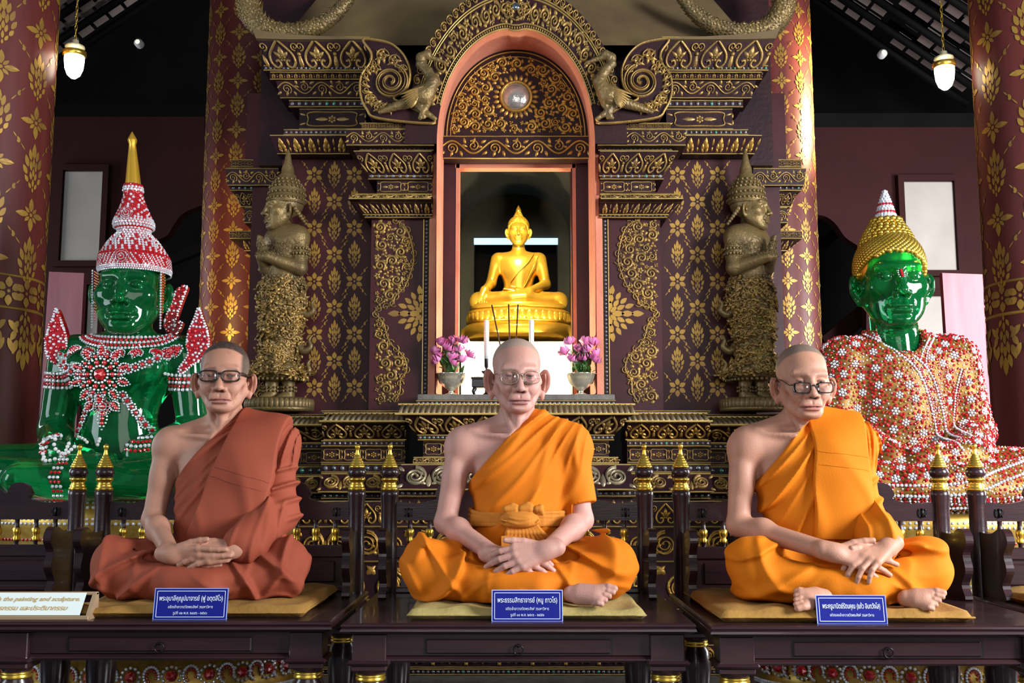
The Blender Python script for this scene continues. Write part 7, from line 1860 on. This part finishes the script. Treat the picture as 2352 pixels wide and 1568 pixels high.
    def pipe(C0, C1, r0, r1, n, lo, hi, tw, groove=True):
        ax = unit(C1 - C0); e1 = unit(np.cross(ax, [0, 0, 1.0])); e2 = np.cross(ax, e1)
        if e2[2] < 0: e2 = -e2
        fy = -1 if e1[1] < 0 else 1
        for i in range(n):
            ph = lo + (hi - lo)*(i + rf.uniform(.1, .9))/n; dp = rf.uniform(-tw, tw); t0 = rf.uniform(.0, .35); t1 = rf.uniform(.65, 1.05); pts = []; pts2 = []
            for t in np.linspace(t0, t1, 6):
                c_ = C0 + (C1 - C0)*t; r_ = (r0 + (r1 - r0)*min(t, 1)); a_ = ph + dp*(t - .5)
                pts.append(c_ + (r_ + .003)*(sin(a_)*e2 - fy*-1*cos(a_)*e1)); pts2.append(c_ + (r_ + .008)*(sin(a_ + .22)*e2 - fy*-1*cos(a_ + .22)*e1))
            w_ = rf.uniform(.010, .016); g.chain(pts, w_*np.array([.35, .8, 1, 1, .8, .35]), .012); groove and g.chain(pts2, w_*np.array([.15, .4, .5, .5, .4, .15]), .014, 's')
    g.ell((ld, -.05, .075), (.22, .14, .060), .05); g.ell((ld, .04, .10), (.175, .13, .12), .05)
    for s in (-1, 1):
        hip, kn = np.array([ld + s*.09, .02, .10]), np.array([ld + s*kx, -.13, kz]); an = np.array([ld - s*.05, -.275 + (.02 if s > 0 else 0), .050])
        pipe(hip, kn, .092, .072, cfg.get('nth', 4), -.3, .8, .8, False); pipe(kn + np.array([-s*.01, -.04, -.03]), an, .070, .050, cfg.get('nsh', 5), -.2, 1.5, 1.2)
    for q in cfg.get('lapfill', ()): g.ell(*q)
    sd = cfg['seed']; W1, W2 = Wave(sd, 9), Wave(sd + 1, 17); W3 = Wave(sd + 2, 30)
    def fold(X, Y, Z):
        x = np.abs(X - ld); sg = np.where(X > ld, 1.0, -1.0); warp = W1(X, Y, Z)*.9; w2 = W2(X, Y, Z)
        ph = np.arctan2(Z - .19 - .03*w2*.3, x - .02 + 0*Y)              # folds running from the lap to knee and shin
        a = soft(ph*5.2 + warp*1.8 + sg*.7)*sstep(.06, .20, x)*(1 - .55*sstep(.28, .38, x))
        b = soft((x*17 - Z*15 + Y*9) + warp*2.0 + sg, 2.4)*sstep(.10, .26, x)*.7
        c = soft(Z*32 + w2*1.6 + x*9)*sstep(.12, .02, Z)*.6
        kn = .25*W3(X, Y, Z)
        return .004 - (.021*a + .019*b + .011*c + .0018*kn)*(1 - .45*sstep(.27, .36, x))*cfg.get('famp', 1.0)
    g.disp(lambda X, Y, Z: fold(X, Y, Z) + .004)
    for q in cfg.get('footcut', ()): g.ell(*q)
    g.cut(lambda X, Y, Z: .004 - Z + 0*X + 0*Y, .006)
    g.cut(lambda X, Y, Z: Z - (.235 + .03*np.sin(X*8)) + 0*X + 0*Y, .02)
    V, Q = g.mesh((ld - .42, -.42, -.01), (ld + .42, .2, .25), .0040); V, Q = compact(V, Q)
    link('lower_robe', fast_mesh('lower_robe', V, None, Q, [cfg['cloth']], True), T)
    # ---- upper robe, one shoulder bare
    u = Field(); torso(u, .012)
    sh, el, wr = [np.array(p) for p in arms[1]]; slv = cfg['sleeve']      # share of the arm that is covered
    fa = Field()
    u.ell(sh, (.062, .064, .066), .03)
    u.cone(sh, el, .056, .050*cfg.get('slw', 1.0), .03)
    if slv > 1: u.cone(el, el + (wr - el)*min(1, slv - 1), .060*cfg.get('slw', 1.0), .058, .03); 
    for q in cfg.get('drape', ()): u.cone(*q)
    A = np.array(cfg.get('neckA', (.040, .575))); B = np.array(cfg.get('neckB', (-.165, .335))); n2 = np.array([-(A[1] - B[1]), A[0] - B[0]]); n2 /= np.linalg.norm(n2)
    ap = np.array(cfg.get('apex', (.20, .62))); W4, W5 = Wave(sd + 3, 8), Wave(sd + 4, 20); nf = cfg.get('nfold', 15)
    ua, ub = el - sh, wr - el
    def ufold(X, Y, Z):
        ang = np.arctan2(ap[1] - Z, ap[0] - X + .02); r = np.sqrt((X - ap[0])**2 + (Z - ap[1])**2)
        f1 = (.50*soft(ang*nf*.8 + W4(X, Y, Z)*1.2, 1.6) + .75*soft(ang*nf*.36 + W4(X, Y, Z)*1.5 + 1, 2.2))*sstep(.05, .22, r)*(.70 + .30*np.sin(W5(X, Y, Z)*1.2))
        # sleeve folds ring the arm
        ta = ((X - sh[0])*ua[0] + (Y - sh[1])*ua[1] + (Z - sh[2])*ua[2])/(ua @ ua); dx = np.sqrt((X - sh[0] - ta*ua[0])**2 + (Y - sh[1] - ta*ua[1])**2 + (Z - sh[2] - ta*ua[2])**2)
        ma = sstep(.105, .065, dx)*sstep(.15, .5, ta); f2 = soft(ta*cfg.get('slf', 9)*1.3 + X*18 + Y*10 + W4(X, Y, Z)*1.5)*1.2*ma
        return -(cfg.get('pamp', .0165)*f1*(1 - ma) + cfg.get('slamp', .011)*f2 + .0015*W5(X, Y, Z))*1.0
    u.disp(ufold)
    u.cut(lambda X, Y, Z: (X - A[0])*n2[0] + (Z - A[1])*n2[1] - .012*np.clip(Y, -.1, .2)*0 + 0*Y, .006)
    u.cut(lambda X, Y, Z: .105 - Z + 0*X + 0*Y, .01)
    if slv <= 1:
        c0 = sh + ua*slv; nu = unit(ua + np.array([.02, 0, 0])); u.cut(lambda X, Y, Z: np.where((X > .17), (X - c0[0])*nu[0] + (Y - c0[1])*nu[1] + (Z - c0[2])*nu[2], -1.0), .004)
    for q in cfg.get('ucut', ()): u.cut(q, .004)
    V, Q = u.mesh((-.26, -.34, .09), (.36, .2, .64), .0040); V, Q = compact(V, Q)
    up = link('upper_robe', fast_mesh('upper_robe', V, None, Q, [cfg['cloth']], True), T)
    # ---- folded outer robe hanging as a flat panel from the shoulder
    if 'panel' in cfg:
        p = Field(); torso(p, .024); p.ell(sh, (.078, .078, .078), .04); p.cone(sh, el, .062, .054, .12); p.cone((.08, -.055, .44), (.13, -.06, .28), .05, .05, .10); (la, lb), (ra, rb) = cfg['panel'][:2]; zb = cfg['panel'][2]
        for q in cfg.get('pbulge', ()): p.ell(*q)
        W6 = Wave(sd + 6, 7)
        p.disp(lambda X, Y, Z: -.0075*soft((X*20 + Z*5) + W6(X, Y, Z)*1.2)*sstep(.52, .25, Z) - .0018*Wave(sd + 7, 16)(X, Y, Z))
        def edge(a, b, sgn):
            a, b = np.array(a), np.array(b); n_ = np.array([b[1] - a[1], -(b[0] - a[0])]); n_ = n_/np.linalg.norm(n_)*sgn
            return lambda X, Y, Z: (X - a[0])*n_[0] + (Z - a[1])*n_[1] + .003*np.sin(Z*30) + 0*Y
        p.cut(edge(la, lb, 1.0), .004); p.cut(edge(ra, rb, -1.0), .004)
        p.cut(lambda X, Y, Z: zb[0] + zb[1]*X - Z + 0*Y, .004); p.cut(lambda X, Y, Z: Y - .10 + 0*X + 0*Z, .004)
        V, Q = p.mesh((-.2, -.34, .09), (.34, .14, .66), .0036); V, Q = compact(V, Q)
        link('shoulder_robe_panel', fast_mesh('shoulder_robe_panel', V, None, Q, [cfg['cloth']], True), T)
        # stitched seams
        N = vnormals(V, Q); st = MB()
        for zc in cfg.get('seams', ()):
            sel = np.nonzero((np.abs(V[:, 2] - (zc + cfg.get('seamslope', 0)*V[:, 0])) < .0022) & (N[:, 1] < -.25))[0]
            if len(sel) < 6: continue
            sel = sel[np.argsort(V[sel, 0])]; xs = np.arange(V[sel, 0].min(), V[sel, 0].max(), .010); path = []
            for xx in xs:
                j = sel[np.argmin(np.abs(V[sel, 0] - xx))]; path.append(V[j] + N[j]*.0006)
            path = np.array(path)
            if len(path) > 3: path[1:-1] = (path[:-2] + path[1:-1]*2 + path[2:])/4; st.tube(path, .0009, 5)
        if st.n: st.build('stitched_seam', cfg['seamcol'], T)
    return T

BZ = BT + .032
def origin(u, Y): return (XU(u, 1250, Y), Y, BZ)
# -- monk 1
monk('person', origin(508, 3.52), 0.02, dict(seed=11, head=(-.004, -.020, .705), yaw=.12, pitch=-.01, skin=(.43, .215, .145), hair=(.030, .026, .026), thin=.95, leg_dx=-.028, kx=.262,
    face=dict(dz=-.008, w=1.04, jaw=.98, ear=1.10, age=1.0, zf=.082, yf=.052, slope=.8, hamt=.94, square=1.0, brow=.55, browcol=(.05, .035, .03), smile=-.001, open=.0038), specs='black', cloth=M['terracotta'], seamcol=M['terracotta'],
    arms=[((-.188, .02, .472), (-.218, -.02, .235), (-.085, -.255, .142)), ((.172, .02, .472), (.185, -.02, .255), (.105, -.250, .158))],
    hands=[dict(wrist=(-.085, -.255, .142), d=(1, -.20, -.08), n=(.1, -.88, -.35), thumb=-1, curls=[(.05, .1, .1), (.1, .12, .1), (.12, .15, .1), (.15, .15, .1)], thumb_dir=(.92, -.05, .40)),
           dict(wrist=(.105, -.250, .158), d=(-1, -.22, -.12), n=(-.15, -.80, .50), thumb=1, curls=[(.10, .2, .15), (.15, .25, .15), (.2, .25, .15), (.25, .25, .15)], thumb_dir=(-.96, -.20, .22))],
    sleeve=1.85, slw=1.15, slf=10, slamp=.016, neckA=(.030, .575), neckB=(-.160, .345), apex=(.24, .70), pamp=.019, nfold=34,
    panel=(((.060, .60), (-.085, .19)), ((.215, .60), (.150, .20)), (.165, .25)), seams=(.408, .375), seamslope=-.30, famp=1.0, pbulge=[((.03, -.06, .22), (.11, .07, .10), .05)],
    lapfill=[((-.02, -.17, .070), (.17, .13, .045), .04)]), 'monk in a terracotta robe and black-rimmed spectacles, hands laid flat in his lap')
# -- monk 2
monk('person', origin(1192, 3.46), 0.0, dict(seed=23, head=(-.006, -.022, .706), yaw=.10, pitch=.07, tilt=.0, skin=(.50, .265, .215), hair=(.30, .25, .20), thin=.95, leg_dx=.0, kx=.287, kz=.108,
    face=dict(dz=-.008, w=1.04, jaw=.98, ear=1.28, age=1.2, zf=.090, yf=.052, slope=.8, hamt=.75, brow=.30, browcol=(.62, .52, .46), smile=.001, open=.0038, lipcol=(.34, .13, .13)), specs='wire', cloth=M['orange'], seamcol=M['orange'],
    arms=[((-.190, .02, .470), (-.235, -.02, .230), (-.072, -.232, .142)), ((.170, .02, .470), (.202, -.02, .238), (.082, -.262, .160))],
    hands=[dict(wrist=(-.072, -.232, .142), d=(1, -.32, -.16), n=(.25, -.75, .60), thumb=-1, curl=(.15, .35, .3), thumb_dir=(.9, -.2, .35)),
           dict(wrist=(.082, -.262, .160), d=(-1, -.20, -.24), n=(-.25, -.92, .38), thumb=1, curl=(.20, .42, .30), spread=.10, thumb_dir=(-.95, -.15, .30), sc=1.06)],
    sleeve=.80, slw=1.1, slf=5, slamp=.006, neckA=(.036, .580), neckB=(-.170, .350), apex=(.26, .66), nfold=24,
    feet=[((.15, -.290, .036), (.268, -.345, .036), (.1, -.8, .6))], footcut=[((.262, -.350, .034), (.040, .045, .042), .010, 's')],
    lapfill=[((0, -.16, .065), (.2, .14, .040), .04)]), 'elderly monk in an orange robe with a knotted waist sash and thin wire spectacles')
# -- monk 3
monk('person', origin(1856, 3.40), -0.02, dict(seed=37, head=(-.004, -.022, .680), yaw=.03, pitch=.04, skin=(.46, .235, .160), hair=(.13, .112, .095), thin=.96, leg_dx=.052, kx=.258, kz=.118,
    face=dict(dz=-.008, w=1.04, jaw=1.0, ear=1.10, age=1.0, zf=.088, yf=.050, slope=.8, hamt=.85, brow=.35, browcol=(.16, .10, .08), smile=.002, open=.0038), specs='slim', cloth=M['saffron'], seamcol=M['saffron'],
    arms=[((-.190, .02, .462), (-.222, -.02, .225), (.005, -.262, .158)), ((.155, .02, .465), (.170, -.03, .245), (.172, -.245, .172))],
    hands=[dict(wrist=(.005, -.262, .158), d=(1, -.16, -.20), n=(.12, -.80, .58), thumb=-1, curls=[(.02, .12, .1), (.12, .18, .12), (.22, .22, .15), (.30, .25, .15)], spread=.22, thumb_dir=(.95, .0, .42), tl=1.1),
           dict(wrist=(.172, -.245, .172), d=(-.80, -.42, -.34), n=(-.30, -.55, .78), thumb=1, curl=(.25, .55, .35), spread=.20, thumb_dir=(-.85, -.35, .15))],
    sleeve=1.72, slw=1.05, slf=7, slamp=.009, neckA=(.014, .575), neckB=(-.165, .350), apex=(.16, .70), pamp=.019, nfold=34,
    panel=(((.010, .60), (-.012, .15)), ((.175, .60), (.176, .20)), (.185, .0)), seams=(.455, .415), seamslope=-.12, pbulge=[((.08, -.06, .24), (.09, .06, .10), .05)],
    feet=[((-.03, -.285, .034), (-.132, -.332, .030), (-.1, -.8, .6)), ((.20, -.290, .030), (.290, -.335, .030), (.1, -.8, .6))],
    footcut=[((-.122, -.345, .026), (.036, .042, .034), .010, 's'), ((.288, -.348, .024), (.032, .040, .032), .010, 's')],
    lapfill=[((.10, -.17, .065), (.16, .13, .040), .04)]), 'monk in a bright orange robe with slim dark-rimmed spectacles, head turned aside, fingers laced')

# ---- waist sash with its knot, worn by the elderly monk
mk2 = [o for o in COL.objects if o.name == 'person.001'][0]
def sash():
    f = Field(); rg = np.random.default_rng(3)
    for i, z in enumerate((.219, .231, .243, .255, .267)):
        pts = []
        for th in np.linspace(0, 2*PI, 30): 
            q = abs(cos(th)); pts.append((.158*cos(th), .012 - .122*(sin(th) if sin(th) > 0 else sin(th)*.85), .243 + (z - .243)*(.45 + .55*q) + .004*sin(th*3 + i)))
        f.chain(pts, .0066, .0025)
    V, Q = f.mesh((-.2, -.17, .19), (.2, .15, .30), .0030); V, Q = compact(V, Q); link('waist_sash', fast_mesh('waist_sash', V, None, Q, [M['sash']], True), mk2)
    k = Field()
    k.ell((.0, -.146, .243), (.064, .028, .027), .010)        # rolled band across the knot
    for e in (-.30, 0, .28): k.chain([tuple(p) for p in catmull([(-.060, -.146, .252 + e*.03), (-.030, -.170, .244 + e*.045), (.0, -.1755, .238 + e*.050), (.030, -.172, .242 + e*.045), (.060, -.148, .254 + e*.02)], 4)], .0028, .006, 's')
    for c0, c1, up_, n in ((-.045, -.006, .286, 4), (.004, .040, .289, 4), (.050, .072, .282, 2)):      # loops above
        for i in range(n):
            x = c0 + (c1 - c0)*(i + .5)/n; k.chain([(x + .004, -.140, .264), (x - .002, -.148, .276), (x, -.140, up_ - .004*abs(i - n/2)), (x + .004, -.124, .268)], [.008, .009, .009, .008], .005)
    for i in range(10):       # gathered tails below
        t = i/9; x0 = -.030 + .085*t; x1 = -.050 + .150*t; z1 = .140 + .040*t**2 + .006*sin(i*2.1); k.chain([(x0, -.140, .224), ((x0*1.4 + x1*.6)/2, -.150 + .01*t, .205), (x1, -.136 + .02*t, z1)], [.0065, .0078, .0072], .003)
    V, Q = k.mesh((-.12, -.21, .11), (.14, -.06, .32), .0026); V, Q = compact(V, Q); link('sash_knot', fast_mesh('sash_knot', V, None, Q, [M['sash']], True), mk2)
    m = MB(); pts = []     # folded cloth tucked behind the hands
    n = 14
    for i in range(n):
        for j in range(2): pass
    P = catmull([(-.048, -.175, .165), (-.045, -.165, .196), (.0, -.162, .199), (.048, -.165, .192), (.05, -.168, .188)], 4)
    A = np.array([[x, -.165 - .02*j_, .192 - .065*j_ - .004*np.sin(x*40)] for x in np.linspace(-.055, .048, n) for j_ in np.linspace(0, 1, 6)])
    q = [(i*6 + j, (i+1)*6 + j, (i+1)*6 + j + 1, i*6 + j + 1) for i in range(n-1) for j in range(5)]
    B = A + np.array([0, .012, 0]); m.add(A, q=q); m.add(B, q=[r[::-1] for r in q]); m.add(np.vstack([A[0::6], B[0::6]]), q=[(i, n + i, n + i + 1, i + 1) for i in range(n-1)]); m.build('tucked_cloth', M['sash'], mk2)
sash()
